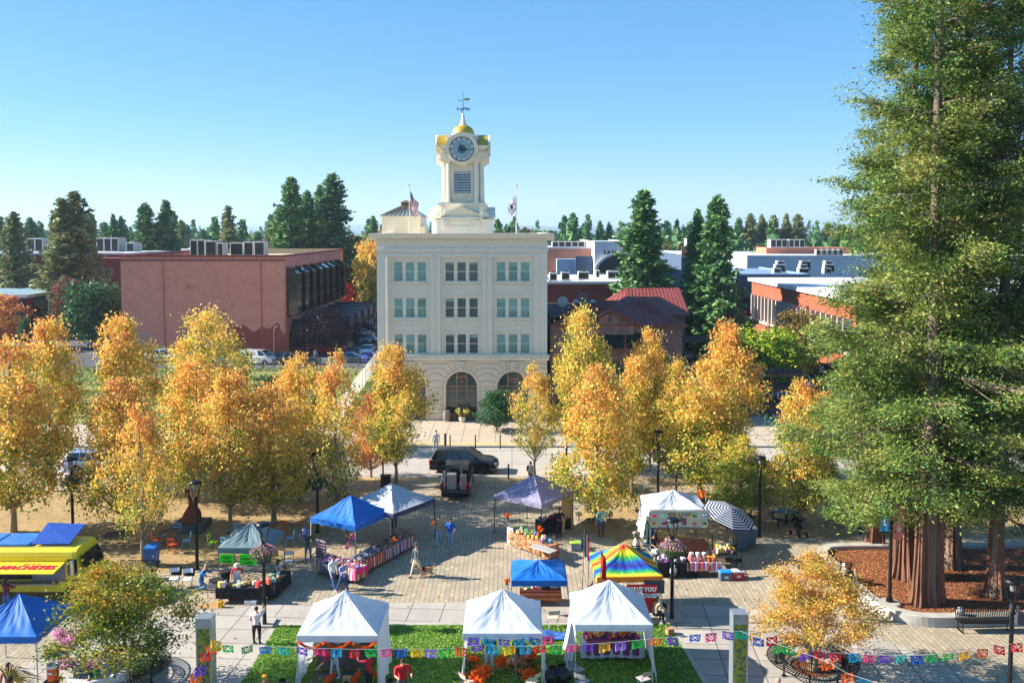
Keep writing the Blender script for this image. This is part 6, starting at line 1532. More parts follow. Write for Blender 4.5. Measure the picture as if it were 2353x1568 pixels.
table('short table at the near corner of the blue canopy', c, a2, dv2.length, .8); cloth('pale striped cloth on the short corner table', c, a2, dv2.length, .82, .5, M_sera3, seed=4)
heap('craft_goods', 'blue and pink toys spread over the short corner table', 'goods', c, a2, dv2.length-.1, .75, .75, .16, [(110,130,190),(210,120,180),(90,100,170),(240,200,90),(230,230,240),(200,60,120)], 170, .11, seed=8)
t = thing('display_rack', 'upright rack of sunglasses beside the man in green', 'rack', (c.x-1.1, c.y+.55, .85), a2)
b = MB(); b.bbox(-.35,.35,-.05,.05,0,.95,.02); b.build('board', mat('mauve_board',(150,130,150),.7), t); b = MB()
for r_ in range(6):
 for k in range(5): b.box(-.31+k*.13,-.21+k*.13,-.09,-.051,.06+r_*.15,.12+r_*.15)
o = b.build('sunglasses', M_dark, t); o['kind'] = 'stuff'
def tote(lab, x, y, z, rz, sx_=.6, sy_=.42, sz_=.38, m=None, lid=None, name='storage_tote', grp='plastic storage totes'):
 p = W(x, y, z); t = thing(name, lab, 'tote', (p.x, p.y, z), rz, grp); b = MB()
 k = .88; X, Y_ = sx_/2, sy_/2
 b.add([(-X*k,-Y_*k,0),(X*k,-Y_*k,0),(X*k,Y_*k,0),(-X*k,Y_*k,0),(-X,-Y_,sz_),(X,-Y_,sz_),(X,Y_,sz_),(-X,Y_,sz_),(-X+.03,-Y_+.03,sz_),(X-.03,-Y_+.03,sz_),(X-.03,Y_-.03,sz_),(-X+.03,Y_-.03,sz_),(-X*k+.03,-Y_*k+.03,.03),(X*k-.03,-Y_*k+.03,.03),(X*k-.03,Y_*k-.03,.03),(-X*k+.03,Y_*k-.03,.03)],
          [(3,2,1,0),(0,1,5,4),(1,2,6,5),(2,3,7,6),(3,0,4,7),(4,5,9,8),(5,6,10,9),(6,7,11,10),(7,4,8,11),(8,9,13,12),(9,10,14,13),(10,11,15,14),(11,8,12,15),(12,13,14,15)]); b.build('tub', m or M_tote, t)
 b = MB(); b.box(-X-.02,X+.02,-Y_-.02,-Y_-.001,sz_-.05,sz_); b.box(-X-.02,X+.02,Y_+.001,Y_+.02,sz_-.05,sz_); b.box(-X-.02,-X-.001,-Y_,Y_,sz_-.05,sz_); b.box(X+.001,X+.02,-Y_,Y_,sz_-.05,sz_); b.build('rim', m or M_tote, t)
 if lid: b = MB(); b.bbox(-X-.03,X+.03,-Y_-.03,Y_+.03,sz_+.001,sz_+.06,.015); b.build('lid', lid, t)
 return t
tote('lower grey tote of the stack at the craft stall', 758, 1312, .1, a2, .8,.5,.42); tote('upper open grey tote of the stack at the craft stall', 758, 1312, .53, a2+.05, .85,.52,.42); tote('grey tote with cloths next to the near tent leg', 800, 1326, .1, a2, .75,.5,.5)
heap('folded_cloths', 'striped blankets draped over the tote near the tent leg', 'cloths', W(800,1326,.1), a2, .6,.4,.5,.1,[(190,50,70),(60,80,160),(230,150,60),(60,60,70)],24,.2,seed=12)
for x, y, lab, s in ((700,1228,'blue pinwheels tied to the left pole of the blue canopy',2),(806,1246,'round orange and pink trinkets hanging inside the blue canopy',3)):
 p = W(x, y, 1.6); rng = random.Random(s); b = MB(); ms_ = [mat('trinket_blue',(130,150,220),.5), mat('trinket_pink',(230,70,140),.5), mat('trinket_orange',(236,140,30),.5)]
 for k in range(9): b.sph((rng.uniform(-.25,.25), rng.uniform(-.1,.1), rng.uniform(-.4,.5)), rng.uniform(.05,.11), 7, 5, 0 if s == 2 else rng.randrange(3))
 b.cyl((0,0,-1.4),(0,0,.6),.01,n=4); o = b.build('trinket_string', ms_, None); o.location = (p.x, p.y, 1.6); tag(o, lab, 'trinkets')
def marigolds(lab, x, y, z, r=.16, n=60, stem=.35, name='marigold_bunch', seed=1, cat='flowers', squash=1., petal=.085):
 p = W(x, y, z); rng = np.random.default_rng(seed); t = thing(name, lab, cat, (p.x, p.y, z))
 C = rng.normal(0, r*.55, (n, 3)); C[:, 2] = np.abs(C[:, 2])*squash+stem
 rep = 14; CC = np.repeat(C, rep, 0)+rng.normal(0, petal*.32, (n*rep, 3)); A, B = leafaxes(rng, len(CC), petal*.75, .9); me = quadmesh('blossom', CC, A, B, M_mari); leafobj('blossom', me, t)
 m_ = max(30, n*2); P = rng.normal(0, r*.3, (m_, 3)); P[:, 2] = rng.uniform(-.02, stem+.02, m_); A = rng.normal(0, .02, (m_, 3)); A[:, 2] = .11; B = rng.normal(0, .02, (m_, 3)); me = quadmesh('foliage', P, A, B, M_stem); leafobj('foliage', me, t); return t
marigolds('small marigold bunch tied to the right pole of the pale grey canopy', 998,1205,1.5,.1,10,.12,seed=1); marigolds('small marigold bunch tied to the shared pole of the craft canopies', 907,1246,1.2,.1,10,.12,seed=2)
marigolds('red gladiolus bunch at the left pole of the charcoal canopy', 1165,1190,1.5,.12,16,.15,seed=3); marigolds('red orange flowers standing on the poster table', 1240,1222,1.1,.12,20,.15,seed=4); marigolds('orange flowers tied at the low blue canopy corner', 1165,1340,1.5,.1,10,.1,seed=5)
pl, pr = W(1172,1228,.7), W(1258,1262,.7); dv3 = pr-pl; a3 = math.atan2(dv3.y, dv3.x); n3 = Vector((-dv3.y, dv3.x, 0)).normalized(); c = (pl+pr)/2+n3*.4; c.z = 0
table('table of pictures under the charcoal canopy', c, a3, dv3.length, .75); cloth('colourful flower print cloth on the table of pictures', c, a3, dv3.length, .77, .66, leafmat('flower_print',[(186,110,70),(150,50,46),(196,160,120),(170,84,50),(80,100,70)],1.2,0,big=5.), seed=7)
heap('picture_cards', 'framed pictures and cards standing on the flower print table', 'pictures', c, a3, dv3.length-.1, .6, .75, .12, [(200,90,70),(90,140,190),(230,200,90),(90,150,90),(220,170,190)], 60, .2, seed=13, tall=.9)
p = W(1256,1262,.7); table('white folding table standing empty before the poster stall', Vector((p.x-.2,p.y-.15,0)), a3+.12, 1.5, .6)
for i, (x, lab) in enumerate(((1172,'framed flower poster leaning on the poster stall end'),)):
 p = W(x,1245,.1); t = thing('framed_poster', lab, 'poster', (p.x,p.y-.3,.1), a3); b = MB(); b.box(-.25,.25,-.02,.0,0,.95); b.build('frame', M_white, t); b = MB(); b.box(-.19,.19,-.03,-.021,.1,.85); b.build('picture', leafmat('flower_print2',[(230,180,150),(180,50,60),(250,230,200)],1.5,0,big=6.), t)
c2 = Vector((cH.x,cH.y,0))+uH*1.0+vH*.5; table('black draped back table of the poster stall', c2, R(-36+60), 1.9, .7, m=M_blk); cloth('black cloth on the back table of the poster stall', c2, R(-36+60), 1.9, .72, .6, M_blk, seed=9)
heap('food_containers', 'bottles and trays crowded on the black back table', 'containers', c2, R(24), 1.8,.6,.75,.15,[(180,60,50),(60,60,66),(230,220,200),(90,120,160),(220,170,60)],50,.16,seed=14,tall=.9)
p = W(1322,1258,.1); tote('clear tote with a lime lid beside the tan side cloth', 1322,1262,.1,.1,.55,.4,.38,m=mat('clear_plastic',(150,160,164),.3),lid=mat('lime_lid',(150,190,70),.5)); p = W(1338,1256,.1)
b = MB(); b.lathe([(.14,0),(.15,.04),(.15,.36),(.06,.42),(.05,.5)], n=12); o = b.build('water_jug', mat('blue_water',(40,70,110),.15), None); o.location = (W(1337,1257,.1).x, W(1337,1257,.1).y, .104); tag(o, 'blue water jug at the foot of the tan side cloth', 'jug')
pe = W(508,1362,.7); pf = W(605,1380,.7); yE = W(555,1388,.1).y
cE = Vector((PX(552,yE+.4,.7), yE+.45, 0)); table('long table of the food stall with lime signs', cE, 0, 2.1, .7); cloth('black cloth sagging over the food stall table', cE, 0, 2.1, .72, .5, M_blk, seed=3)
cE2 = Vector((PX(628,yE+1.,.7), yE+1.4, 0)); table('side table of the food stall with lime signs', cE2, R(80), 1.8, .7); cloth('black cloth on the side table of the food stall', cE2, R(80), 1.8, .72, .6, M_blk, seed=5)
heap('food_containers', 'bags and bowls on the long food stall table', 'containers', cE, 0, 1.9,.55,.75,.03,[(230,230,235),(206,50,50),(220,214,210),(210,190,70),(190,200,210)],22,.2,seed=15,tall=1.)
heap('food_containers', 'trays and tubs on the side food stall table', 'containers', cE2, R(80), 1.6,.55,.75,.05,[(120,160,210),(230,110,80),(230,232,236),(150,190,160)],14,.24,seed=16,tall=.7)
M_neon = mat('neon_green_card', (40,226,30), .7, var=.03)
for x0, x1, ya, yb, lab, s1 in ((505,537,1272,1292,'smaller lime green menu card on the food stall','MENU'),(550,590,1272,1297,'larger lime green menu card reading tacos on the food stall','TACOS DORADOS')):
 Yt = W(560,1262,2.1).y-.06; a, e = WD(x0,yb,Yt), WD(x1,ya,Yt); t = thing('menu_sign', lab, 'sign', ((a.x+e.x)/2, Yt, (a.z+e.z)/2)); w_, h_ = (e.x-a.x)/2, (e.z-a.z)/2
 b = MB(); b.box(-w_,w_,-.008,.008,-h_,h_); b.build('card', M_neon, t)
 text(s1, .13 if len(s1) > 5 else .15, M_blk, t, (0,-.015,.04), (R(88),0,0), shear=.2, sx=.68 if len(s1) > 5 else 1); text('Quesadillas', .11, M_blk, t, (0,-.015,-.14), (R(90),0,0), shear=.2, sx=.8)
p = W(575,1395,.1); b = MB(); b.cbox((0,0,.09),.55,.4,.18); o = b.build('white_crate', M_wht, None); o.location = (p.x-.1, p.y+.5, .104); tag(o, 'white crate under the black food stall table', 'crate')
p = W(506,1394,.1); t = thing('oil_jug', 'yellow oil jug on the paving left of the food stall', 'jug', (p.x,p.y,.104)); b = MB(); b.bbox(-.12,.12,-.09,.09,0,.3,.03); b.build('body', mat('yellow_jug',(240,176,20),.4), t); b = MB(); b.cyl((-.05,0,.3),(-.05,0,.36),.035); b.tube([(-.02,0,.33),(.06,0,.36),(.1,0,.3)], .012, 5); b.build('cap', mat('red_cap',(200,40,30),.5), t)
p = W(490,1392,.1); b = MB(); b.box(-.75,.45,-.35,.35,0,.008); o = b.build('cardboard_sheet', M_card, None); o.location = (p.x,p.y+.1,.106); tag(o, 'flattened cardboard on the paving under the griddle', 'cardboard')
p = W(502,1368,.1); t = thing('griddle_cart', 'steel griddle cart in front of the kneeling man in blue', 'griddle', (p.x,p.y,.104)); b = MB(); b.bbox(-.45,.35,-.3,.3,.45,.72,.02); b.build('firebox', M_steel, t); b = MB(); b.box(-.4,.3,-.25,.25,.722,.74); b.lathe([(.3,.74),(.34,.8),(.3,.8)], (-.1,0,0), 16); b.build('griddle', M_dark, t)
for sx_ in (-.42,.32):
 for sy_ in (-.27,.27): b = MB(); b.cyl((sx_,sy_,0),(sx_,sy_,.45),.015); b.build('leg', M_black, t)
p = W(508,1345,.1); b = MB(); b.lathe([(.2,0),(.26,.5),(.28,.52),(.28,.62),(.24,.64)], n=14); o = b.build('black_pail', M_blk, None); o.location=(p.x+.1,p.y+.3,.104); tag(o,'black pail behind the griddle cart','pail')
def wheelie(lab, x, y, m, rz=0., s=1.):
 p = W(x, y, .1); t = thing('wheelie_bin', lab, 'bin', (p.x,p.y,.104), rz, None, s); b = MB()
 b.add([(-.24,-.26,.08),(.24,-.26,.08),(.24,.26,.08),(-.24,.26,.08),(-.3,-.34,1.0),(.3,-.34,1.0),(.3,.34,1.0),(-.3,.34,1.0)], [(3,2,1,0),(0,1,5,4),(1,2,6,5),(2,3,7,6),(3,0,4,7),(4,5,6,7)]); b.build('body', m, t)
 b = MB(); b.add([(-.32,-.37,1.0),(.32,-.37,1.0),(.32,.36,1.0),(-.32,.36,1.0),(-.3,-.34,1.06),(.3,-.34,1.06),(.28,.34,1.12),(-.28,.34,1.12)], [(3,2,1,0),(0,1,5,4),(1,2,6,5),(2,3,7,6),(3,0,4,7),(4,5,6,7)]); b.build('lid', m, t)
 for s_ in (-1, 1): b = MB(); b.cyl((s_*.25,.24,.1),(s_*.31,.24,.1),.1,n=12); b.build('wheel', M_black, t)
wheelie('blue recycling bin standing against a thin tree trunk', 350,1298, mat('recycling_blue',(30,104,178),.5))
wheelie('grey wheeled bin nearest the striped umbrella', 1703,1262, mat('bin_grey',(90,104,122),.5), .1); wheelie('grey wheeled bin farther behind the striped umbrella', 1722,1252, mat('bin_grey',(90,104,122),.5), .1)
p = W(886,1122,.1); t = thing('litter_bin', 'black slatted litter bin behind the pale grey canopy', 'litter bin', (p.x,p.y,.104)); b = MB()
for k in range(26):
 a = 2*PI*k/26; b.tube([(math.cos(a)*.33,math.sin(a)*.33,.05),(math.cos(a)*.33,math.sin(a)*.33,.85),(math.cos(a)*.38,math.sin(a)*.38,.98)], .018, 4)
b.lathe([(.36,.1),(.36,.16),(.3,.16)], n=20); b.lathe([(.36,.84),(.36,.9),(.3,.9)], n=20); b.build('slatted_drum', M_black, t); b = MB(); b.lathe([(.27,.05),(.27,.86),(.24,.86),(.1,.8)], n=16); b.build('liner', M_dark, t)
for x, y, mb, ml_, lab in ((1666,1330,mat('cooler_grey',(84,98,112),.5),mat('cooler_blue_lid',(40,140,214),.5),'grey cooler with a bright blue lid'),(1694,1328,mat('cooler_red',(206,36,34),.5),M_wht,'red cooler with a white lid')):
 p = W(x, y, .1); t = thing('cooler', lab, 'cooler', (p.x,p.y,.104), .05); b = MB(); b.bbox(-.32,.32,-.2,.2,0,.36,.04); b.build('body', mb, t); b = MB(); b.bbox(-.33,.33,-.21,.21,.361,.45,.03); b.build('lid', ml_, t); b = MB(); b.box(-.1,.1,-.215,-.201,.12,.24); b.build('sticker', M_wht, t)
for x, y, lab in ((1546,1326,'white gas bottle in a crate in front of the black stall cloth'),(1461,1262,'grey gas bottle at the left end of the grill tables')):
 p = W(x, y, .1); t = thing('gas_bottle', lab, 'gas bottle', (p.x,p.y,.104)); b = MB(); b.lathe([(.1,.12),(.17,.18),(.18,.4),(.15,.5),(.05,.54)], n=14); b.build('tank', M_wht, t, smooth=True); b = MB(); b.lathe([(.1,.54),(.1,.64),(.09,.64)], n=10); b.cyl((0,0,.5),(0,0,.6),.03); b.build('collar', M_wht, t)
 b = MB()
 for a in ((-.2,-.2),(.2,-.2),(.2,.2),(-.2,.2)): b.box(a[0]-.02,a[0]+.02,a[1]-.02,a[1]+.02,0,.3)
 b.box(-.2,.2,-.21,-.19,.24,.3); b.box(-.2,.2,-.2,.2,.08,.11); b.build('crate', M_black, t)
p = W(1489,1602,.1); t = thing('fire_extinguisher', 'red fire extinguisher at the tent leg on the lawn', 'fire extinguisher', (p.x,p.y,.12)); b = MB(); b.lathe([(.08,0),(.09,.03),(.09,.42),(.05,.5),(.03,.52)], n=14); b.build('tank', mat('extinguisher_red',(196,24,28),.35), t, smooth=True); b = MB(); b.box(-.02,.1,-.02,.02,.52,.56); b.tube([(.03,0,.54),(.12,0,.4),(.1,0,.2)], .012, 5); b.build('valve', M_black, t)
yb_ = W(1555,1176,2.75).y-.08; a, e = WD(1494,1211,yb_), WD(1626,1172,yb_)
t = thing('food_banner', 'wide printed banner with snack pictures and the words Antojitos Galix', 'banner', ((a.x+e.x)/2,yb_,(a.z+e.z)/2)); w_, h_ = (e.x-a.x)/2, (e.z-a.z)/2
b = MB(); b.grid(lambda u, v: ((u*2-1)*w_, .02*math.sin(u*9), (v*2-1)*h_), 20, 4); b.build('sheet', mat('banner_cream',(206,210,176),.7,var=.15,vs=1.5), t)
rg = random.Random(5); pc = [(170,70,50),(240,235,225),(120,60,40),(226,90,120),(120,190,90),(90,160,200),(240,180,60)]
for k in range(12):
 cx_ = -w_+.18+(2*w_-.36)*((k % 6)/5); cz_ = (.18 if k < 6 else -.22); 
 if k in (2, 3): continue
 b = MB(); b.lathe([(.2,0),(.2,.004)], (0,0,0), 16, 0, 1, .75); b.lathe([(.15,.006),(.15,.012)], (0,0,0), 12, 1, 1, .7)
 for q in range(10): b.sph((rg.uniform(-.1,.1), rg.uniform(-.07,.07), .02), .03, 5, 3, 2)
 o = b.build('snack_picture', [mat('plate_white',(226,226,222),.5), mat('snack_%d' % (k % 7), pc[k % 7], .6), mat('snack_%d' % ((k+3) % 7), pc[(k+3) % 7], .6)], t); o.location = (cx_, -.035, cz_); o.rotation_euler = (R(90),0,0)
for q, (ch, cc) in enumerate(zip('ANTOJITOS', [(90,170,60),(240,120,40),(60,120,200),(240,190,30),(220,60,100),(120,80,180),(60,170,160),(240,120,40),(90,170,60)])):
 text(ch, .24, mat('letter_%d_%d_%d' % cc, cc, .5), t, (-.52+q*.135, -.05, .24+.02*math.sin(q*1.7)), (R(90),0,0), bold=.01)
text('Galix', .36, mat('letter_maroon',(120,24,36),.5), t, (.0,-.05,-.02), (R(90),0,0), bold=.008); text('TORTAS  TACOS  AGUAS FRESCAS  ELOTES', .11, mat('letter_teal',(40,130,170),.5), t, (0,-.05,-.44), (R(90),0,0))
b = MB(); b.tube([(-w_-.03,-.02,h_+.04),(w_+.03,-.02,h_+.04)], .02, 6); b.tube([(-w_-.03,-.02,h_+.04),(-w_-.03,-.02,-a.z-h_+.1)], .02, 6); b.tube([(w_+.03,-.02,h_+.04),(w_+.03,-.02,-a.z-h_+.1)], .02, 6); b.build('frame', M_lego, t)
yT = W(1600,1325,.1).y+.25
cT = Vector((PX(1545,yT,.7), yT+.1, 0)); table('front table of the Antojitos stall, its left half', cT, 0, 1.6, .75); cloth('black cloth at the left half of the Antojitos counter', cT, 0, 1.6, .77, .62, M_blk)
cT2 = Vector((PX(1617,yT,.7)-.1, yT+.1, 0)); table('front table of the Antojitos stall, its right half', cT2, 0, 1.6, .75); cloth('bright pink serape cloth at the right half of the Antojitos counter', cT2, 0, 1.6, .77, .4, M_sera3)
heap('food_containers', 'boxes and bags on the black Antojitos counter', 'containers', cT, 0, 1.4,.6,.75,.03,[(226,228,232),(110,60,120),(210,212,220),(200,204,206)],16,.24,seed=18,tall=.7); heap('snack_bags', 'orange snack cups on the pink serape counter', 'snacks', cT2+Vector((.45,0,0)), 0, .6,.6,.75,.03,[(240,130,40),(236,90,90),(240,180,80)],34,.14,seed=19,tall=1.1)
for k in range(3):
 cc = [(206,120,120),(214,196,190),(196,150,120)][k]; p = cT2+Vector((-.55+k*.32,-.1,0)); t = thing('drink_jar', ['glass jar of pink juice on the counter','glass jar of milky juice on the counter','glass jar of amber juice on the counter'][k], 'jar', (p.x,p.y,.855))
 b = MB(); b.lathe([(.12,0),(.15,.05),(.15,.3),(.1,.36)], n=14); b.build('jar', mat('juice_%d' % k, cc, .15), t, smooth=True); b = MB(); b.lathe([(.11,.36),(.11,.42),(.05,.43)], n=14); b.build('lid', M_wht, t)
cT3 = Vector((PX(1500,yT+1.6,.7), yT+1.9, 0)); table('griddle table left of the Antojitos stall', cT3, R(100), 2.0, .7, m=M_steel); heap('grill_pans', 'pans and foil trays on the griddle table', 'pans', cT3, R(100), 1.8,.6,.75,.03,[(60,60,64),(190,192,196),(120,110,90)],22,.3,seed=20,tall=.3)
cT4 = Vector((PX(1470,yT+4,.7), yT+4.2, 0)); table('far griddle table near the woman in the pink hat', cT4, R(95), 1.6, .7, m=M_dark); heap('grill_pans', 'black pans on the far griddle table', 'pans', cT4, R(95), 1.4,.6,.75,.03,[(50,50,54),(150,140,110),(110,112,116)],14,.3,seed=21,tall=.3)
cT5 = Vector((PX(1560,yT+2.6,.7), yT+3.0, 0)); table('back table of the Antojitos stall', cT5, 0, 3.0, .7); cloth('rust brown cloth on the back table of the Antojitos stall', cT5, 0, 3.0, .72, .6, mat('rust_cloth',(140,84,66),.9))
for x, m_, lab in ((1612,mat('black_tote',(30,32,34),.5),'black tote with a yellow lid below the pink serape'),(1590,M_blk,'black box under the counter between the drink jars')):
 p = W(x,1325,.1); tote(lab, x, 1322, .1, 0, .6,.4,.34, m=m_, lid=mat('yellow_lid',(226,170,30),.5) if x == 1612 else None)
M_stripe = None
def umb():
 p = W(1672, 1283, .1); hub = W(1677,1193,2.55); t = thing('striped_umbrella', 'black and white striped market umbrella tilted over the snack cart', 'umbrella', (p.x,p.y,.104), 0.)
 b = MB(); n = 8; Rr = 1.45; T_ = Matrix.Translation((0,0,2.35)) @ Matrix.Rotation(R(16), 4, 'Y') @ Matrix.Rotation(R(14), 4, 'X'); b.T = T_
 rings = 18
 for k in range(n):
  a0, a1 = 2*PI*k/n, 2*PI*(k+1)/n
  for j in range(rings):
   r0, r1 = Rr*j/rings, Rr*(j+1)/rings; z = lambda r: .42*(1-(r/Rr)**1.25)
   b.add([(r0*math.cos(a0),r0*math.sin(a0),z(r0)),(r1*math.cos(a0),r1*math.sin(a0),z(r1)),(r1*math.cos(a1),r1*math.sin(a1),z(r1)),(r0*math.cos(a1),r0*math.sin(a1),z(r0))], [(0,1,2,3)], j % 2)
 b.build('canopy', [M_wcan, M_dkb2], t); b = MB(); b.T = T_
 for k in range(n): a = 2*PI*k/n; b.tube([(0,0,.36),(Rr*math.cos(a),Rr*math.sin(a),-.02)], .012, 4)
 b.build('rib', M_black, t); b = MB(); b.cyl((0,0,0),(0,0,2.35),.025); b.tube([(0,0,2.35),tuple(T_ @ Vector((0,0,.45)))], .02); b.lathe([(.25,0),(.25,.06),(.05,.1)], n=14); b.build('pole', M_lego, t)
M_dkb2 = mat('navy_stripe', (24,26,52), .7)
umb()
p = W(1672,1300,.1); c = Vector((p.x-.2,p.y,0)); t = thing('snack_cart', 'small snack stand with hanging bags under the striped umbrella', 'snack stand', (c.x,c.y,.104)); b = MB(); b.bbox(-.6,.6,-.35,.35,.7,.76,.01); b.bbox(-.5,.5,-.3,.3,.3,.34,.01); b.build('shelf', M_wood, t)
b = MB()
for sx_ in (-.55,.55):
 for sy_ in (-.3,.3): b.box(sx_-.02,sx_+.02,sy_-.02,sy_+.02,0,1.5)
b.build('frame', M_black, t); heap('snack_bags', 'colourful snack bags on the stand under the striped umbrella', 'snacks', c, 0, 1.,.6,.76,.3,[(230,190,60),(120,90,160),(200,204,120),(190,60,60),(236,226,200)],60,.15,seed=22,tall=1.2)
p = W(1640,1285,1.0); b = MB(); b.grid(lambda u, v: (-.35+.7*u+.1*v, -.05*math.sin(u*7), -.1-.55*v*(1-.4*u)), 8, 6); o = b.build('white_cloth', M_wwall, None, smooth=True); o.location = (p.x,p.y,1.0); tag(o, 'white cloth hanging between Antojitos counter and umbrella stand', 'cloth')
yJ = W(1446,1324,2.2).y-.1
a, e = WD(1440,1407,yJ), WD(1519,1341,yJ); a.x = WD(1440,1370,yJ).x; e.x = WD(1519,1370,yJ).x
t = thing('protest_banner', 'red banner reading HAVE YOU HAD ENOUGH? below the rainbow canopy', 'banner', ((a.x+e.x)/2-.1,yJ,(a.z+e.z)/2)); w_, h_ = (e.x-a.x)/2-.08, (e.z-a.z)/2
b = MB(); b.grid(lambda u, v: ((u*2-1)*w_, .02*math.sin(u*8+v*3), (v*2-1)*h_), 14, 6); b.build('sheet', mat('banner_red',(204,34,38),.7,var=.06), t); text('HAVE YOU', .25, M_lw, t, (0,-.06,h_-.22), (R(90),0,0), bold=.012, shear=.15); text('HAD ENOUGH?', .25, M_lw, t, (0,-.06,h_-.5), (R(90),0,0), bold=.012, shear=.15, sx=.92)
p = W(1350,1400,.1); Yl = yJ+.3; t = thing('protest_banner', 'narrow red side banner with white script left of the rainbow stall', 'banner', (PX(1356,Yl,1.2),Yl,.2), R(70)); b = MB(); b.grid(lambda u, v: (-.6+1.2*u, .03*math.sin(u*8), .1+1.5*v), 10, 4); b.build('sheet', MATS['banner_red'], t); text('Justicia', .4, M_lw, t, (0,-.06,.9), (R(90),0,0), shear=.2)
def handflag(lab, xb, yb, zt, xt, cols, w_=.9, hgt=.6, rz=0.):
 p = W(xb, yb, .1); t = thing('stick_flag', lab, 'flag', (p.x,p.y,.104), rz); lean = (xt-xb)*.02; b = MB(); b.tube([(0,0,0),(lean,0,zt)], .018, 6); b.build('pole', M_lego, t); b = MB()
 def fn(u, v):
  s = v; return (lean*(1-.2*u)+.02+.28*s*math.sin(1.+u)*.8, .05*math.sin(s*12+u*4), zt-.05-u*1.15-.35*s)
 b.grid(fn, 12, 9, mf=lambda u, v: cols[0] if v < .33 else (cols[1] if v < .66 else cols[2])); b.build('flag', FM, t); return t
FM = [mat('flag_black',(30,30,32),.8), mat('flag_plain_white',(220,222,224),.8), mat('flag_green',(20,110,60),.8), mat('flag_plain_red',(206,34,38),.8), mat('flag_deep_green',(10,90,56),.8)]
handflag('black white green and red flag on a pole left of the rainbow canopy', 1336, 1392, 3.6, 1342, (0,1,3)); handflag('red flag on a pole at the front corner of the rainbow canopy', 1376, 1436, 3.4, 1380, (3,3,3)); handflag('dark green and white flag on a pole behind the rainbow canopy', 1484, 1306, 2.6, 1484, (4,4,1))
yK = W(1240,1440,.7).y; cK = Vector((PX(1240,42,.7), 41.6, 0)); table('table with flyers under the low blue canopy', cK, 0, 1.9, .75); cloth('brown striped blanket over the flyer table', cK, 0, 1.9, .77, .5, M_sera4); heap('flyers', 'books and flyers laid out on the brown striped table', 'books', cK, 0, 1.75,.6,.755,.0,[(226,226,230),(200,60,50),(60,80,140),(230,220,190),(90,140,90)],44,.2,seed=24,tall=.15)
p = W(1336,1405,.1); b = MB(); b.T = Matrix.Rotation(R(20),4,'X'); b.box(-.3,.3,-.02,.02,0,.9); o = b.build('placard', M_blk, None); o.location=(p.x-.1,p.y+.2,.104); o.rotation_euler=(0,0,.5); tag(o,'dark placard leaning by the low blue canopy','placard')
p = W(1495,1345,1.4); b = MB(); b.box(-.45,.45,-.01,.01,-.3,.3); o = b.build('grey_board', mat('grey_card',(80,80,84),.8), None); o.location=(W(1508,1352,1.9).x,yJ+.1,1.75); tag(o,'grey board hung right of the red banner','board')
cA = Vector((PX(760,34.6,.1), 34.4, 0)); b = MB(); b.grid(lambda u, v: ((u*2-1)*1.05+.02*math.sin(v*9), (v*2-1)*1.6, .03+.012*math.sin(u*17+v*5)+.012*math.sin(v*23)+(.0 if v < .75 else (v-.75)*3.2)), 24, 24); o = b.build('black_tarp', M_blkpl, None, smooth=True); o.location=(cA.x+.35,cA.y-.1,.115); tag(o,'shiny black plastic sheet laid as altar floor under the westernmost white tent','tarp')
for dx, lab in ((-.35,'orange marigold garland lying along the left of the black sheet'),(.65,'orange and pink marigold garland lying along the right of the black sheet')):
 rng = np.random.default_rng(int(dx*10)+9); n = 1400; u = rng.random(n); C = np.stack([cA.x+.35+dx+.18*(u-.5)+rng.normal(0,.045,n), cA.y-1.5+u*1.7, .2+rng.normal(0,.035,n)],1); A, B = leafaxes(rng, n, .075, .9); me = quadmesh('marigold_garland', C, A, B, M_mari); o = bpy.data.objects.new('marigold_garland', me); COL.objects.link(o); tag(o, lab, 'garland')
for cx_, (xa, xb, xm), lab in ((0,(686,862,775),'orange marigold garland looped under the front edge of the westernmost white tent'),):
 Yg = W(775,1459,2.35).y-.05; n = 2600; rng = np.random.default_rng(4); u = rng.random(n); X0, X1 = WD(xa,1480,Yg).x, WD(xb,1480,Yg).x; loops = np.abs(np.sin(u*3*PI)); C = np.stack([X0+(X1-X0)*u+rng.normal(0,.02,n), Yg+rng.normal(0,.025,n), 2.12-.22*loops+rng.normal(0,.022,n)],1); A, B = leafaxes(rng, n, .05, .9); me = quadmesh('marigold_garland', C, A, B, M_mari); o = bpy.data.objects.new('marigold_garland', me); COL.objects.link(o); tag(o, lab, 'garland')
cAb = Vector((PX(790,36.4,.7), 36.5, 0)); table('altar table at the back of the westernmost white tent', cAb, 0, 2.2, .7, z=.12); cloth('black altar cloth of the westernmost white tent', cAb, 0, 2.2, .72, .7, M_blk, z=.12); heap('altar_offerings', 'skulls and photos on the black altar cloth', 'offerings', cAb, 0, 2.0,.6,.75,.1,[(200,190,180),(150,90,60),(60,50,60),(196,60,50),(120,100,140)],46,.2,seed=30,tall=1.)
p = W(797,1580,.1); t = thing('paper_bag', 'brown paper bag with a round dark logo on the black sheet', 'bag', (p.x,p.y,.16)); b = MB(); b.bbox(-.16,.16,-.1,.1,0,.4,.01); b.build('bag', M_card, t); b = MB(); b.cyl((0,-.102,.2),(0,-.108,.2),.09,n=16); b.build('logo', M_dark, t)
b = MB(); b.tube([(-.06,-.05,.4),(-.04,-.05,.5),(.04,-.05,.5),(.06,-.05,.4)], .008, 4); b.build('handle', M_card, t)
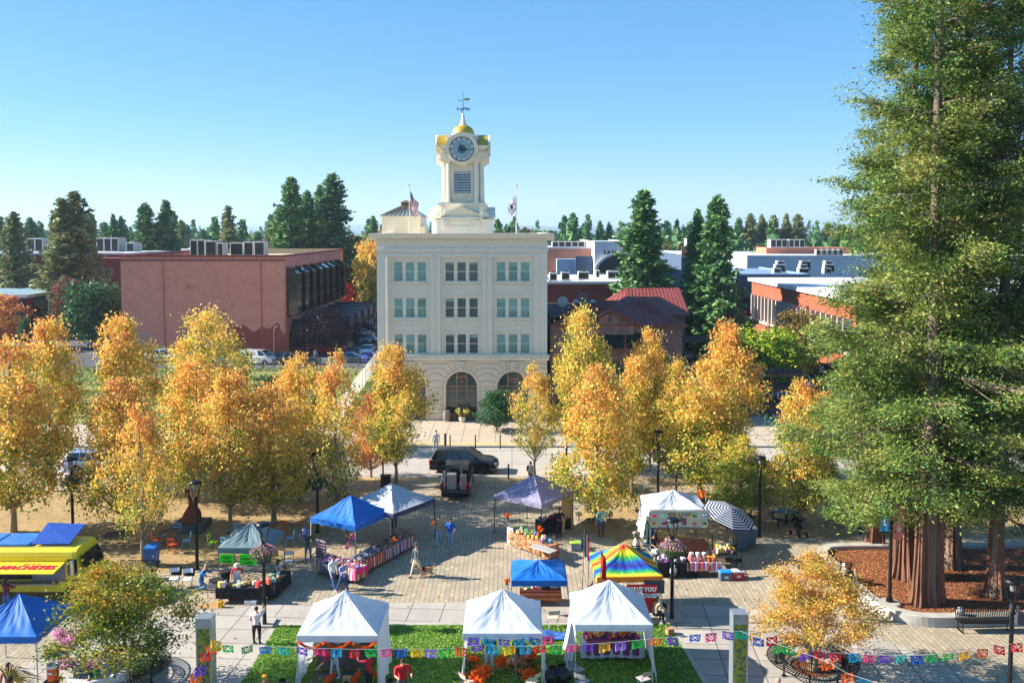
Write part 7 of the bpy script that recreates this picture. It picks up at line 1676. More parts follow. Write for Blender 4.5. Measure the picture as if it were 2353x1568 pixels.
for i, (x, y, r, n, st, lab) in enumerate(((1092,1560,.34,95,.25,'heaped marigold basket by the left beige chair'),(1112,1530,.26,60,.2,'second heap of marigolds behind the left basket'),(1088,1508,.2,40,.35,'tall marigold bucket at the back left of the middle tent'),(1150,1512,.24,34,.3,'potted marigold plant in the centre of the middle tent'),(1214,1502,.28,60,.35,'marigold bunch in a grey bucket at the back right of the middle tent'),(1216,1540,.26,50,.2,'marigold basket before the grey bucket'))):
 marigolds(lab, x, y+26, .12, r, n, st, name='marigold_basket', seed=40+i, petal=.1)
 p = W(x, y+26, .12); b = MB(); b.lathe([(r*.5,0),(r*.7,.14),(r*.75,.2),(r*.6,.2)], n=14); o = b.build('wicker_basket', [mat('wicker',(190,140,80),.9)], None); o.location=(p.x,p.y,.12); tag(o, lab.replace('heaped marigold basket','wicker basket holding marigolds').replace('second heap of marigolds','wicker basket of marigolds').replace('tall marigold bucket','low basket under tall marigolds').replace('potted marigold plant','round pot of the marigold plant').replace('marigold bunch in a grey bucket','basket under the marigold bunch').replace('marigold basket before','low wicker basket before'), 'basket')
p = W(1178,1532,.12); t = thing('fruit_bowl', 'shallow wooden bowl of purple and white corn in the middle tent', 'bowl', (p.x,p.y+.2,.12)); b = MB(); b.lathe([(.14,0),(.26,.1),(.3,.18),(.27,.18)], n=16); b.build('bowl', MATS['wicker'], t); b = MB(); rg = random.Random(3)
for k in range(22): b.sph((rg.uniform(-.18,.18), rg.uniform(-.18,.18), .19), .05, 6, 4, k % 2)
o = b.build('produce', [mat('purple_produce',(120,50,80),.5), mat('white_produce',(220,210,200),.6)], t); o['kind'] = 'stuff'
for k, (x, y, lab) in enumerate(((1122,1538,'small orange pumpkin left of the wooden bowl'),(1197,1534,'small orange pumpkin right of the wooden bowl'),(1131,1540,'tiny yellow squash beside the left pumpkin'))):
 p = W(x, y+12, .12); t = thing('pumpkin', lab, 'pumpkin', (p.x,p.y,.12)); b = MB(); b.sph((0,0,.1), .12 if k < 2 else .07, 12, 6, sz=.8); b.build('fruit', mat('pumpkin_orange',(226,110,30),.5) if k < 2 else mat('squash_yellow',(220,190,60),.5), t, smooth=True); b = MB(); b.cyl((0,0,.17),(.01,0,.24),.012); b.build('stem', M_stem, t)
rng = np.random.default_rng(77); p = W(1160,1592,.12); n = 900; C = np.stack([p.x+rng.uniform(-.8,.8,n), p.y+rng.uniform(-.55,.7,n), .135+rng.random(n)*.03],1); A, B = leafaxes(rng, n, .11, .8); A[:,2]*=.3; B[:,2]*=.3
me = quadmesh('petal_carpet', C, A, B, leafmat('petal_mix',[(236,110,40),(226,180,120),(230,224,214),(176,150,110),(150,170,90)],.3,.1,big=4.)); o = bpy.data.objects.new('petal_carpet', me); COL.objects.link(o); o['kind']='stuff'; o['label']='carpet of orange and white petals on the grass in the middle tent'; o['category']='petals'
cC = Vector((PX(1406,36.1,.7), 36.2, 0)); table('altar table inside the tent with grey chairs', cC, 0, 2.5, .75, z=.12); cloth('white lace cloth beneath the purple altar cloth', cC, 0, 2.52, .77, .62, M_wwall, z=.12, h=.735); cloth('plum purple cloth on the altar table', cC, 0, 2.1, .82, .5, mat('plum_cloth',(120,60,104),.85), z=.125)
heap('altar_offerings', 'purple and orange offerings piled on the plum cloth', 'offerings', cC+Vector((0,.1,0)), 0, 2.2,.6,.76,.5,[(110,60,130),(240,110,30),(230,80,120),(80,50,110),(240,200,80),(240,120,40)],170,.15,seed=31,tall=.9)
for k, (x, y, s, lab) in enumerate(((1268,1572,.33,'black bin bag of the pair between middle and purple table tents, shorter one'),(1290,1572,.36,'black bin bag of the pair between middle and purple table tents, taller one'),(650,1596,.28,'black bin bag at the left corner of the westernmost tent'),(897,1594,.26,'black bin bag beside the man in the red shirt'))):
 p = W(x, y, .12); b = MB(); rg = random.Random(k); f1, f2 = rg.uniform(0,6), rg.uniform(0,6)
 b.grid(lambda u, v: ((s*math.sin(min(1,v*1.15)*PI*.93)**.6*(1+.1*math.sin(u*2*PI*5+f1+v*4)+.06*math.sin(u*2*PI*9+f2)))*math.cos(u*2*PI), (s*.8*math.sin(min(1,v*1.15)*PI*.93)**.6*(1+.1*math.sin(u*2*PI*5+f1+v*4)))*math.sin(u*2*PI), v*s*2.2), 34, 14); o = b.build('bin_bag', M_blkpl, None, smooth=True); o.location=(p.x,p.y,.12); tag(o, lab, 'bin bag', 'black bin bags')
for x, y, s, c_, lab in ((1062,1560,.3,M_card,'open cardboard box left of the middle tent'),(1053,1578,.26,mat('lime_box',(110,200,40),.6),'lime green box with dark round logo left of the middle tent'),(1538,1455,.3,M_card,'cardboard box with wires behind the purple table tent')):
 p = W(x, y, .12); t = thing('carton', lab, 'box', (p.x,p.y,.12), .3); b = MB(); b.box(-s/2,s/2,-s/2,s/2,0,s*.8); b.build('box', c_, t); b = MB(); b.add([(-s/2,-s/2,s*.8),(s/2,-s/2,s*.8),(s/2,-s*.8,s*1.05),(-s/2,-s*.8,s*1.05)],[(0,1,2,3)]); b.add([(-s/2,-s/2,s*.8),(-s/2,s/2,s*.8),(-s*.85,s/2,s),(-s*.85,-s/2,s)],[(0,1,2,3)]); b.build('flap', c_, t)
marigolds('loose marigold stems lying right of the westernmost tent', 868,1560,.12,.2,12,.1,seed=60,cat='flowers')
p = W(1275,1462,.12); b = MB(); b.grid(lambda u, v: ((u*2-1)*.75, (v*2-1)*.4, .04+.05*math.sin(u*9+v*5)*math.sin(v*8)+.05), 18, 12); o = b.build('blue_tarp', mat('blue_white_tarp',(60,100,170),.5,var=.6,vs=6.), None, smooth=True); o.location=(p.x,p.y,.12); tag(o,'crumpled blue tarp on the walk between two white tents','tarp')
p = W(185,1590,.7); c = Vector((p.x+.2,p.y+1.,0)); table('white clothed drinks table below the green crape myrtle', c, R(38), 1.9, .75); cloth('white lace tablecloth with bright embroidery on the drinks table', c, R(38), 1.9, .77, .35, M_wwall, seed=4)
for x, y, z, cc, lab in ((122,1560,.62,(226,84,36),'big orange drink cooler on the brown stool'),(147,1531,.86,(236,160,24),'big amber drink cooler on the drinks table')):
 pp = W(x, y, z); t = thing('drink_cooler', lab, 'drink cooler', (pp.x,pp.y,z)); b = MB(); b.lathe([(.19,0),(.2,.02),(.22,.25),(.21,.5)], n=20); b.build('body', mat('cooler_%d' % cc[0], cc, .4), t, smooth=True); b = MB(); b.lathe([(.22,.5),(.22,.56),(.17,.6),(.03,.61)], n=20); b.build('lid', M_wht, t, smooth=True); b = MB(); b.box(-.09,.09,-.235,-.215,.3,.38); b.build('handle', M_wht, t)
pp = W(122,1560,.62); t = thing('wooden_stool', 'brown folding stool carrying the orange drink cooler', 'stool', (pp.x,pp.y,.104)); b = MB(); b.bbox(-.3,.3,-.22,.22,.47,.51,.01); b.build('top', mat('brown_board',(116,72,56),.7), t)
for sx_ in (-.26,.26):
 for sy_ in (-.18,.18): b = MB(); b.cyl((sx_,sy_,0),(sx_,sy_,.47),.015); b.build('leg', M_lego, t)
heap('bottles', 'red and white bottles and cups on the drinks table', 'bottles', c, R(38), 1.4,.5,.75,.0,[(206,30,40),(230,230,234),(190,196,200),(90,180,60)],16,.16,seed=33,tall=1.4)
b = MB(); hw_ = .26; pts = [W(x, y, .55) for x, y in PL]; pts = [Vector((p.x, p.y, 0)) for p in pts]
sm = []
for i in range(len(pts)-1):
 p0, p1, p2, p3 = pts[max(0,i-1)], pts[i], pts[i+1], pts[min(len(pts)-1,i+2)]
 for q in range(6):
  s = q/6; sm.append(.5*((2*p1)+(-p0+p2)*s+(2*p0-5*p1+4*p2-p3)*s*s+(-p0+3*p1-3*p2+p3)*s**3))
sm.append(pts[-1]); O_, I_ = [], []
for i, p in enumerate(sm):
 d = (sm[min(i+1,len(sm)-1)]-sm[max(i-1,0)]).normalized(); n = Vector((-d.y, d.x, 0)); O_.append(p-n*hw_); I_.append(p+n*hw_)
for i in range(len(sm)-1):
 a, e, f, g = O_[i], O_[i+1], I_[i+1], I_[i]; z1 = .56
 b.add([(a.x,a.y,.05),(e.x,e.y,.05),(f.x,f.y,.05),(g.x,g.y,.05),(a.x,a.y,z1-.02),(e.x,e.y,z1-.02),(f.x,f.y,z1-.02),(g.x,g.y,z1-.02),((a.x*.94+g.x*.06),(a.y*.94+g.y*.06),z1),((e.x*.94+f.x*.06),(e.y*.94+f.y*.06),z1),((f.x*.94+e.x*.06),(f.y*.94+e.y*.06),z1),((g.x*.94+a.x*.06),(g.y*.94+a.y*.06),z1)],
          [(0,1,5,4),(2,3,7,6),(4,5,9,8),(8,9,10,11),(11,10,6,7),(1,0,4,5)][:5])
o = b.build('planter_wall', mat('cast_concrete',(170,166,156),.85,var=.18,vs=1.2,bump=.1), None); tag(o, 'curved low concrete wall round the redwood bed', 'planter wall')
p = W(2206,1412,.56); b = MB(); b.grid(lambda u, v: (.2*math.sin(v*PI*.93)**.6*(1+.15*math.sin(u*25))*math.cos(u*2*PI), .15*math.sin(v*PI*.93)**.6*math.sin(u*2*PI), v*.36), 20, 8); o = b.build('shopping_bag', mat('white_blue_bag',(214,224,232),.5,var=.3,vs=8.), None, smooth=True); o.location=(p.x,p.y,.56); tag(o,'white plastic bag with blue print on the planter wall','bag')
p = W(432,1222,.1); t = thing('rusty_sculpture', 'abstract rust brown sculpture on a grey plinth under the plane trees', 'sculpture', (p.x,p.y+.6,.104)); b = MB(); b.box(-.9,.9,-.9,.9,0,.42); b.build('plinth', M_stone, t)
b = MB(); b.grid(lambda u, v: ((.42*(1-v)**1.3+.12+.12*math.sin(v*7))*math.cos(u*2*PI)+.25*v*math.sin(v*5), (.3*(1-v)+.1)*math.sin(u*2*PI), .421+v*1.9), 16, 14); b.build('figure', mat('rusted_steel',(136,72,42),.8,var=.3,vs=5.), t, smooth=True)
for x, y, lab in ((1441,1146,'black bow shaped bicycle rack beneath the gold plane tree'),(773,1150,'black bow shaped bicycle rack behind the thin plane tree')):
 p = W(x, y, .1); t = thing('bicycle_rack', lab, 'bicycle rack', (p.x,p.y,.104)); b = MB(); b.tube([(-.45,0,0),(-.62,0,.45),(-.5,0,.9),(-.3,0,1.1)], .03, 6); b.tube([(.45,0,0),(.62,0,.45),(.5,0,.9),(.3,0,1.1)], .03, 6); b.tube([(-.52,0,.3),(.52,0,.3)], .025, 6); b.build('frame', M_black, t)
for x, y, h, r, lab in ((1023,1033,1.25,.09,'thick dark bollard left of the hotel entrance axis'),(1034,1032,1.1,.05,'thin bollard right beside the thick dark one'),(1092,1032,1.1,.05,'thin bollard in front of the potted grass'),(1149,1031,1.1,.05,'thin bollard beside the small green street tree'),(1168,1100,1.0,.06,'short dark bollard on the plaza kerb by the dark car')):
 p = W(x, y, .1); t = thing('bollard', lab, 'bollard', (p.x,p.y,.104), 0, 'dark bollards before the hotel'); b = MB(); b.cyl((0,0,0),(0,0,h),r,n=10); b.build('post', M_black, t); b = MB(); b.lathe([(r,h+.002),(r*1.2,h+.03),(r*.5,h+.08)], n=10); b.build('cap', M_black, t)
M_barrel = mat('grey_oak', (140,122,108), .85, var=.2, vs=5., stretch=(1,1,.2))
for x, lab in ((1024,'wine barrel left of the entrance'),(1144,'wine barrel right of the entrance')):
 p = W(x, 972, .1); t = thing('wine_barrel', lab, 'barrel', (p.x,HY-.5,.104)); b = MB(); b.lathe([(.27,0),(.34,.3),(.36,.5),(.34,.7),(.27,1.0),(.24,.98)], n=18); b.build('staves', M_barrel, t, smooth=True); b = MB()
 for z in (.06,.3,.68,.92): r = .27+.09*math.sin(z*PI)+.008; b.lathe([(r,z-.03),(r,z+.03)], n=18)
 b.build('hoop', M_steel, t)
for x, lab in ((1040,'bronze planter box with red flowers at the left jamb of the entrance'),(1082,'bronze planter box with red flowers at the right jamb of the entrance')):
 p = W(x, 968, .1); t = thing('planter_box', lab, 'planter', (PX(x,HY+.1,.5),HY+.12,.104)); b = MB(); b.bbox(-.48,.48,-.25,.25,0,.7,.02); b.build('box', mat('bronze_box',(96,82,72),.4,.4), t)
 rng = np.random.default_rng(x); C = rng.normal(0,1,(160,3))*[.22,.1,.12]+[0,0,.85]; A, B = leafaxes(rng,160,.16,.7); leafobj('foliage', quadmesh('foliage',C,A,B,[M_dg, M_rd],(rng.random(160)<.25).astype(int)), t)
p = W(1061,972,.1); t = thing('potted_grass', 'white pot with spiky yellow green grass before the hotel door', 'potted plant', (p.x,HY-.9,.104)); b = MB(); b.lathe([(.2,0),(.3,.2),(.33,.42),(.3,.45),(.27,.4)], n=16); b.build('pot', mat('cream_pot',(214,206,188),.6), t); b = MB(); rg = random.Random(6)
for k in range(46):
 a = rg.uniform(0,6.28); l = rg.uniform(.5,.95); b.add([(math.cos(a)*.08,math.sin(a)*.08,.4),(math.cos(a+.4)*.1,math.sin(a+.4)*.1,.4),(math.cos(a)*l*.5,math.sin(a)*l*.5,.4+l*1.0),(math.cos(a)*l*.85,math.sin(a)*l*.85,.4+l*.75)], [(0,1,2),(1,3,2)])
b.build('grass_blade', mat('yellow_green_blade',(186,176,84),.7,trans=.3), t)['kind'] = 'stuff'
pa, pb = W(862,850), W(768,985); t = thing('screen_fence', 'pale mesh covered fence running from the hotel corner to the pavement', 'fence', (pa.x,pa.y,0)); b = MB(); n = 10
for k in range(n+1): q = pa.lerp(pb, k/n)-pa; b.cyl((q.x,q.y,0),(q.x,q.y,2.2),.04)
b.build('post', M_galv, t); b = MB(); q = pb-pa; b.grid(lambda u, v: (q.x*u+.03*math.sin(u*40), q.y*u, .05+2.05*v), 60, 3); b.build('mesh_screen', mat('pale_mesh',(176,178,176),.9,var=.12,trans=.3), t)
ya_ = W(700,852).y; t = thing('chain_link_fence', 'low grey chain link fence between the vacant lot and the parked cars', 'fence', (-34,ya_,0)); b = MB()
for k in range(18): b.cyl((-22+k*2.45,0,0),(-22+k*2.45,0,1.7),.035)
b.cyl((-22,0,1.68),(19.6,0,1.68),.025); b.cyl((-22,0,.1),(19.6,0,.1),.02); b.build('rail', M_galv, t); b = MB()
for k in range(160): x = -22+k*.26; b.cyl((x,0,.1),(x+.8,0,1.66),.006,n=3,cap=False); b.cyl((x+.8,0,.1),(x,0,1.66),.006,n=3,cap=False)
b.build('mesh', M_galv, t)
for x, y, lab in ((223,848,'white fire hydrant by the cross street'),):
 p = W(x,y); t = thing('fire_hydrant', lab, 'hydrant', (p.x,p.y,0)); b = MB(); b.lathe([(.16,0),(.16,.06),(.11,.1),(.11,.55),(.13,.6),(.08,.72),(.02,.76)], n=12); b.build('barrel', M_white, t); b = MB(); b.cyl((-.2,0,.42),(.2,0,.42),.05); b.build('outlet', M_white, t)
p = W(1834,1230,.1); t = thing('baby_stroller', 'black baby stroller parked by the tree beside the picnic table', 'stroller', (p.x,p.y,.104), .4)
for x, y in ((-.25,-.35),(.25,-.35),(-.28,.35),(.28,.35)): b = MB(); b.cyl((x-.02,y,.14),(x+.02,y,.14),.14,n=14); b.build('wheel', M_black, t)
b = MB(); b.tube([(-.25,-.35,.14),(-.24,.1,.55),(-.24,.5,1.0),(.24,.5,1.0),(.24,.1,.55),(.25,-.35,.14)], .015, 5); b.tube([(-.28,.35,.14),(-.24,0,.5)], .015, 5); b.tube([(.28,.35,.14),(.24,0,.5)], .015, 5); b.build('frame', M_black, t)
b = MB(); b.grid(lambda u, v: (-.22+.44*u, -.25+.5*v, .42+.35*v*v+.02*math.sin(u*9)), 6, 6); b.grid(lambda u, v: (-.24+.48*u, .0+.35*math.cos(v*1.5), .75+.35*math.sin(v*1.5)), 6, 6); b.build('seat', M_blk, t)
SK = {'light': mat('skin_light',(206,158,130),.6,var=.05), 'tan': mat('skin_tan',(168,118,88),.6,var=.05)}
def cm(c, n='cloth'): return mat('%s_%d_%d_%d' % ((n,)+tuple(c)), c, .85, var=.12, vs=9.)
M_eye = mat('eye_dark', (30,24,22), .3)
def person(lab, x, y, rz, shirt, pants, shoes=(60,50,46), hair=(40,30,26), h=1.7, skin='light', sleeve=.55, L=(0,0), Rr=(0,0), la=(0,10,0), ra=(0,10,0), lean=0, head=0, long=False, hat=None, sit=0, z=.104, build=1., dx=0, z0=None, bag=None, kneel=False, shorts=False, apron=None, group=None, xy=None):
 """L,Rr: (thigh forward deg, knee bend); la,ra: (upper arm forward, outward, elbow bend); lean: torso forward"""
 s = h/1.72; p = W(x, y, z) if xy is None else Vector((xy[0], xy[1], z)); V = []; E = []; Rd = []; T = []
 def v(co, r, rt=None): V.append(Vector(co)*s); Rd.append((r*s if not isinstance(r, tuple) else (r[0]*s, r[1]*s))); return len(V)-1
 def e(a, b, t): E.append((a, b)); T.append(t)
 hz_ = .92; 
 if sit: hz_ = sit
 if kneel: hz_ = .5
 ln = R(lean); tx_, tz_ = math.sin(ln), math.cos(ln)
 B = build*1.12
 pel = v((0,0,hz_), (.15*B,.105*B)); 
 def up(d, o=0.): return (0, -d*tx_+o*tz_, hz_+d*tz_+o*tx_)
 wst = v(up(.16), (.125*B,.09*B)); chs = v(up(.36), (.155*B,.105*B)); nk = v(up(.53), (.055,.055)); e(pel, wst, 'P' if False else 'S'); e(wst, chs, 'S'); e(chs, nk, 'S')
 hd = R(head)+ln*.6; hx_, hz2 = -math.sin(hd), math.cos(hd); n0 = Vector(up(.53))
 jw = v(n0+Vector((0,hx_*.08-.015,hz2*.08)), (.055,.065)); cr_ = v(n0+Vector((0,hx_*.17,hz2*.17)), (.075,.09)); tp = v(n0+Vector((0,hx_*.245,hz2*.245)), (.055,.065)); e(nk, jw, 'K'); e(jw, cr_, 'K'); e(cr_, tp, 'K')
 fing = []
 for sd, a in ((-1, la), (1, ra)):
  shp = Vector(up(.46)); shp.x = sd*.185*B; sh = v(shp, (.062*B,.062*B)); e(chs, sh, 'S')
  f, o, eb = [R(q) for q in a]; f2 = f+0
  d = Vector((sd*math.sin(o), -math.sin(f2)*math.cos(o), -math.cos(f2)*math.cos(o))); el = shp+d*.28; ei = v(el, .043*B)
  md = v(shp+d*.15, .052*B); e(sh, md, 'S'); e(md, ei, 'S' if sleeve > .5 else 'K')
  f3 = f2+eb; d2 = Vector((sd*math.sin(o)*.5-sd*math.sin(eb)*.25, -math.sin(f3), -math.cos(f3))).normalized(); wr = el+d2*.25; wi = v(wr, .028); e(ei, wi, 'S' if sleeve > .9 else 'K')
  pm = wr+d2*.075; pi_ = v(pm, (.036,.018)); e(wi, pi_, 'K'); pp = d2.cross(Vector((1,0,0))).normalized()
  for q in range(4):
   off = pp*((q-1.5)*.019); l = (.062,.072,.066,.052)[q]; k1 = v(pm+off+d2*.03, .0088); k2 = v(pm+off+d2*(.03+l*.6)-Vector((sd,0,0))*.012, .0078); k3 = v(pm+off+d2*(.03+l)-Vector((sd,0,0))*.03, .0065); e(pi_, k1, 'K'); e(k1, k2, 'K'); e(k2, k3, 'K')
  th = v(wr+d2*.05-pp*.045, .009); th2 = v(wr+d2*.085-pp*.062, .008); e(pi_, th, 'K'); e(th, th2, 'K')
 for sd, a in ((-1, L), (1, Rr)):
  f, kb = R(a[0]), R(a[1]); hp = Vector((sd*.092*B, 0, hz_-.05)); hi = v(hp, (.09*B,.095*B)); e(pel, hi, 'P')
  d = Vector((sd*.03, -math.sin(f), -math.cos(f))); kn = hp+d*.41; mi_ = v(hp+d*.2, .078*B); ki = v(kn, .055*B); e(hi, mi_, 'P'); e(mi_, ki, 'P')
  g = f-kb; d2 = Vector((0, -math.sin(g), -math.cos(g))); cf = v(kn+d2*.16, .052*B); an = kn+d2*.39; ai = v(an, .036); e(ki, cf, 'K' if shorts else 'P'); e(cf, ai, 'K' if shorts else 'P')
  ft = Vector((0,-1,0)) if not kneel else Vector((0,0,-1)); hl = v(an+Vector((0,.03,-.04))*(1 if not kneel else 0)+d2*.01, .038); e(ai, hl, 'F'); to = v(an+ft*.15+Vector((0,0,-.045 if not kneel else 0)), (.036,.026)); e(ai, to, 'F')
 me = bpy.data.meshes.new('body'); me.from_pydata([tuple(q) for q in V], E, []); o = bpy.data.objects.new('body', me); COL.objects.link(o)
 md = o.modifiers.new('s', 'SKIN'); md.use_smooth_shade = True; sb = o.modifiers.new('u', 'SUBSURF'); sb.levels = 1; sb.render_levels = 1
 sv = me.skin_vertices[0].data
 for i, r in enumerate(Rd): sv[i].radius = r if isinstance(r, tuple) else (r, r)
 for i in range(len(V)): sv[i].use_root = (i == 0)
 dg = bpy.context.evaluated_depsgraph_get(); nm = bpy.data.meshes.new_from_object(o.evaluated_get(dg)); bpy.data.objects.remove(o); bpy.data.meshes.remove(me)
 nm.name = 'body'; ms = {'S': cm(shirt), 'P': cm(pants), 'K': SK[skin], 'F': cm(shoes)}; keys = ['S','P','K','F']; nm.materials.clear()
 for k in keys: nm.materials.append(ms[k])
 A_ = np.array([V[a] for a, b in E]); D_ = np.array([V[b]-V[a] for a, b in E]); LL = np.maximum((D_**2).sum(1), 1e-9); rr = np.array([ (Rd[b] if not isinstance(Rd[b], tuple) else max(Rd[b])) for a, b in E])
 zw = V[0].z-.02*s
 for f in nm.polygons:
  c = np.array(f.center); t_ = np.clip(((c-A_)*D_).sum(1)/LL, 0, 1); dd = np.linalg.norm(c-(A_+D_*t_[:, None]), axis=1)/(rr+.02); k = T[int(dd.argmin())]
  if k == 'S' and c[2] < zw and not kneel and abs(c[0]) < .2*s and lean < 30: k = 'P'
  f.material_index = keys.index(k)
 t = thing('person', lab, 'person', (p.x+dx, p.y, z), rz, group)
 low = min(v_.co.z for v_ in nm.vertices)
 bo = bpy.data.objects.new('body', nm); COL.objects.link(bo); bo.parent = t; t.location.z = z-low if z0 is None else z0
 cc = V[cr_]; b = MB(); b.T = Matrix.Translation(cc) @ Matrix.Rotation(hd, 4, 'X')
 b.sph((-.032*s,-.084*s,.005), .011*s, 6, 4, 0); b.sph((.032*s,-.084*s,.005), .011*s, 6, 4, 0); b.add([(0,-.088*s,.0),(-.014*s,-.086*s,-.035*s),(.014*s,-.086*s,-.035*s),(0,-.112*s,-.032*s)], [(0,1,3),(0,3,2),(1,2,3)], 1); b.box(-.022*s,.022*s,-.093*s,-.08*s,-.062*s,-.054*s,2); b.sph((-.078*s,0,-.01), .018*s, 6, 4, 1); b.sph((.078*s,0,-.01), .018*s, 6, 4, 1)
 nm.materials.append(M_eye); nm.materials.append(mat('lips',(150,80,76),.5)); bm = bmesh.new(); bm.from_mesh(nm); vv = [bm.verts.new(q) for q in b.v]
 for f_, m_ in zip(b.f, b.m): bm.faces.new([vv[i] for i in f_]).material_index = (4, 2, 5)[m_]
 bm.to_mesh(nm); bm.free()
 if not hat or long:
  b = MB(); b.T = Matrix.Translation(cc) @ Matrix.Rotation(hd, 4, 'X')
  def hf(u, v_):
   a = u*2*PI; ph = v_*PI*.62; fr_ = max(0, -math.sin(a)); lim = 1-.5*fr_; ph *= lim
   return (.089*s*math.sin(ph)*math.cos(a), .104*s*math.sin(ph)*math.sin(a)+.008, .012+.112*s*math.cos(ph)+.004*math.sin(a*9))
  b.grid(hf, 18, 7)
  if long: b.grid(lambda u, v_: ((u-.5)*.17*s*(1-.2*v_), .1*s+.02*math.sin(u*12)*v_-.03*abs(u-.5), .03-.3*s*v_), 6, 6); b.grid(lambda u, v_: ((u-.5)*.16*s, .06*s, .04-.26*s*v_), 4, 4)
  b.build('hair', cm(hair, 'hair'), t, smooth=True)
 if hat:
  b = MB(); b.T = Matrix.Translation(cc) @ Matrix.Rotation(hd, 4, 'X'); b.lathe([(.098*s,.03),(.1*s,.06),(.085*s,.11*s+.01),(.04*s,.135*s)], n=16)
  if hat[1] == 'brim': b.lathe([(.17*s,.03),(.1*s,.045),(.09*s,.03)], n=18)
  else: b.add([(-.07*s,-.08*s,.035),(.07*s,-.08*s,.035),(.055*s,-.17*s,.02),(-.055*s,-.17*s,.02)], [(0,1,2,3)])
  b.build('hat', cm(hat[0], 'hat'), t, smooth=True)
 if apron:
  b = MB(); b.grid(lambda u, v_: ((u-.5)*.34*s*B, -.125*s*B-.02*math.sin(u*PI)-tx_*.4*(1-v_)*s, (hz_+.42-.7*v_)*s), 6, 6); b.build('apron', cm(apron), t)
 if bag:
  b = MB(); b.bbox(-.16,.16,.12,.28,hz_*s+.12,hz_*s+.5,.05); b.build('backpack', cm(bag), t, smooth=True)
 return t
W2 = PI/2
person('man in a dark green shirt seen from behind at the craft stall',708,1290,PI-.3,(56,84,58),(120,126,140),(200,200,204),h=1.72,skin='tan',L=(6,4),Rr=(-6,4),la=(25,12,45),ra=(25,12,45))
person('long haired woman in a beige top and pale jeans walking with a friend',1008,1252,.1,(176,146,120),(150,176,206),(120,90,70),h=1.66,long=True,sleeve=1,L=(14,4),Rr=(-12,12),la=(10,12,10),ra=(-6,12,60))
person('woman in a bright blue shirt and ripped jeans walking with a friend',1035,1255,-.1,(26,96,196),(136,166,204),(210,190,170),h=1.64,skin='tan',L=(-12,14),Rr=(14,6),la=(10,14,70),ra=(10,14,60),head=12)
person('woman with a bun, cream sweater and jeans striding across the plaza',765,1352,.9,(214,216,210),(70,106,156),(220,220,222),(90,60,40),h=1.72,sleeve=1,L=(24,4),Rr=(-20,14),la=(10,10,20),ra=(-8,10,20))
person('woman with shoulder length hair and lilac sweatshirt beside the cream sweater',788,1362,.9,(140,150,190),(44,70,120),(160,60,100),(130,100,74),h=1.68,sleeve=1,L=(-22,16),Rr=(22,4),la=(30,10,90),ra=(0,10,30),long=True)
person('man in a cap and grey sweater walking a dog',957,1325,-.9,(74,84,90),(196,184,160),(60,54,50),h=1.8,hat=((70,74,78),'cap'),sleeve=1,L=(22,6),Rr=(-22,14),la=(6,10,10),ra=(12,12,20))
person('woman in a pale puffy vest and black trousers raising one arm',590,1478,PI-.1,(214,200,208),(36,36,40),(30,30,32),(60,40,34),h=1.62,sleeve=.3,la=(150,25,70),ra=(10,12,40),build=1.18)
person('man in a turquoise shirt and grey cap standing by a plane tree',1381,1232,.3,(98,180,206),(70,72,78),(60,44,40),h=1.74,skin='tan',hat=((84,84,88),'cap'),build=1.12,L=(4,2),Rr=(-4,2),la=(4,14,10),ra=(-4,14,10))
person('child sized customer in a striped top and light jeans at the pink serape counter',1530,1300,PI,(196,190,196),(110,150,206),(190,140,60),(190,150,100),h=1.5,la=(30,10,60),ra=(30,10,60))
person('cook with a pink sun hat and navy apron at the griddle',1498,1262,-1.2,(60,70,130),(50,56,80),(40,40,44),h=1.6,skin='tan',hat=((226,186,176),'brim'),la=(40,12,40),ra=(40,12,40),apron=(40,46,84),head=20)
person('vendor in red shirt, black vest and cap bending behind the counter',1495,1290,.6,(60,44,48),(40,42,50),h=1.66,skin='tan',hat=((30,30,34),'cap'),la=(40,20,40),ra=(40,20,40),lean=22,head=18,apron=(44,44,48))
person('vendor with tied dark hair and black shirt behind the counter',1536,1290,.1,(34,34,40),(40,42,50),h=1.62,skin='tan',la=(40,12,50),ra=(40,12,50),lean=12,head=24)
person('kneeling man in a blue shirt and grey cap working at the griddle',461,1356,1.5,(40,110,170),(96,130,170),(80,70,66),h=1.76,hat=((150,146,140),'cap'),kneel=True,L=(60,130),Rr=(-5,95),la=(55,10,40),ra=(55,10,40),lean=22,head=15)
person('cook in a red shirt, white apron and straw hat behind the black table',546,1362,.2,(196,30,44),(60,60,70),h=1.58,skin='tan',hat=((210,190,160),'brim'),la=(38,14,30),ra=(38,14,30),lean=16,head=20,apron=(226,226,228))
person('person in a white and blue top sitting beyond the pink basket lamp',640,1340,2.2,(210,214,224),(50,80,140),h=1.62,skin='tan',long=True,sit=.5,L=(88,88),Rr=(88,88),z=.104)
person('woman in a maroon shirt and jeans ordering at the yellow truck',16,1408,2.8,(112,34,58),(70,104,160),(60,50,60),(30,22,24),h=1.66,skin='tan',long=True,la=(50,12,70),ra=(20,12,50))
person('red haired woman in a navy sweater seated by the drinks table',200,1600,.3,(48,60,92),(60,64,80),(60,50,50),(176,100,56),h=1.66,long=True,sit=.48,L=(86,86),Rr=(86,86),head=20,sleeve=1)
person('tanned performer in a feathered headdress at the bottom corner',22,1625,.6,(150,100,76),(120,70,60),(60,50,50),(26,22,22),h=1.7,skin='tan',long=True)
person('bending person in a red shirt and pale jeans laying garlands',770,1556,-.9,(196,34,60),(190,206,220),(226,226,228),(40,30,30),h=1.68,lean=62,L=(12,4),Rr=(-8,6),la=(70,10,10),ra=(50,10,10),z=.12)
person('woman in a red shirt and black trousers arranging the altar',848,1592,-2.,(196,34,50),(30,30,34),(60,50,50),(90,60,44),h=1.66,la=(90,20,60),ra=(90,20,60),z=.12)
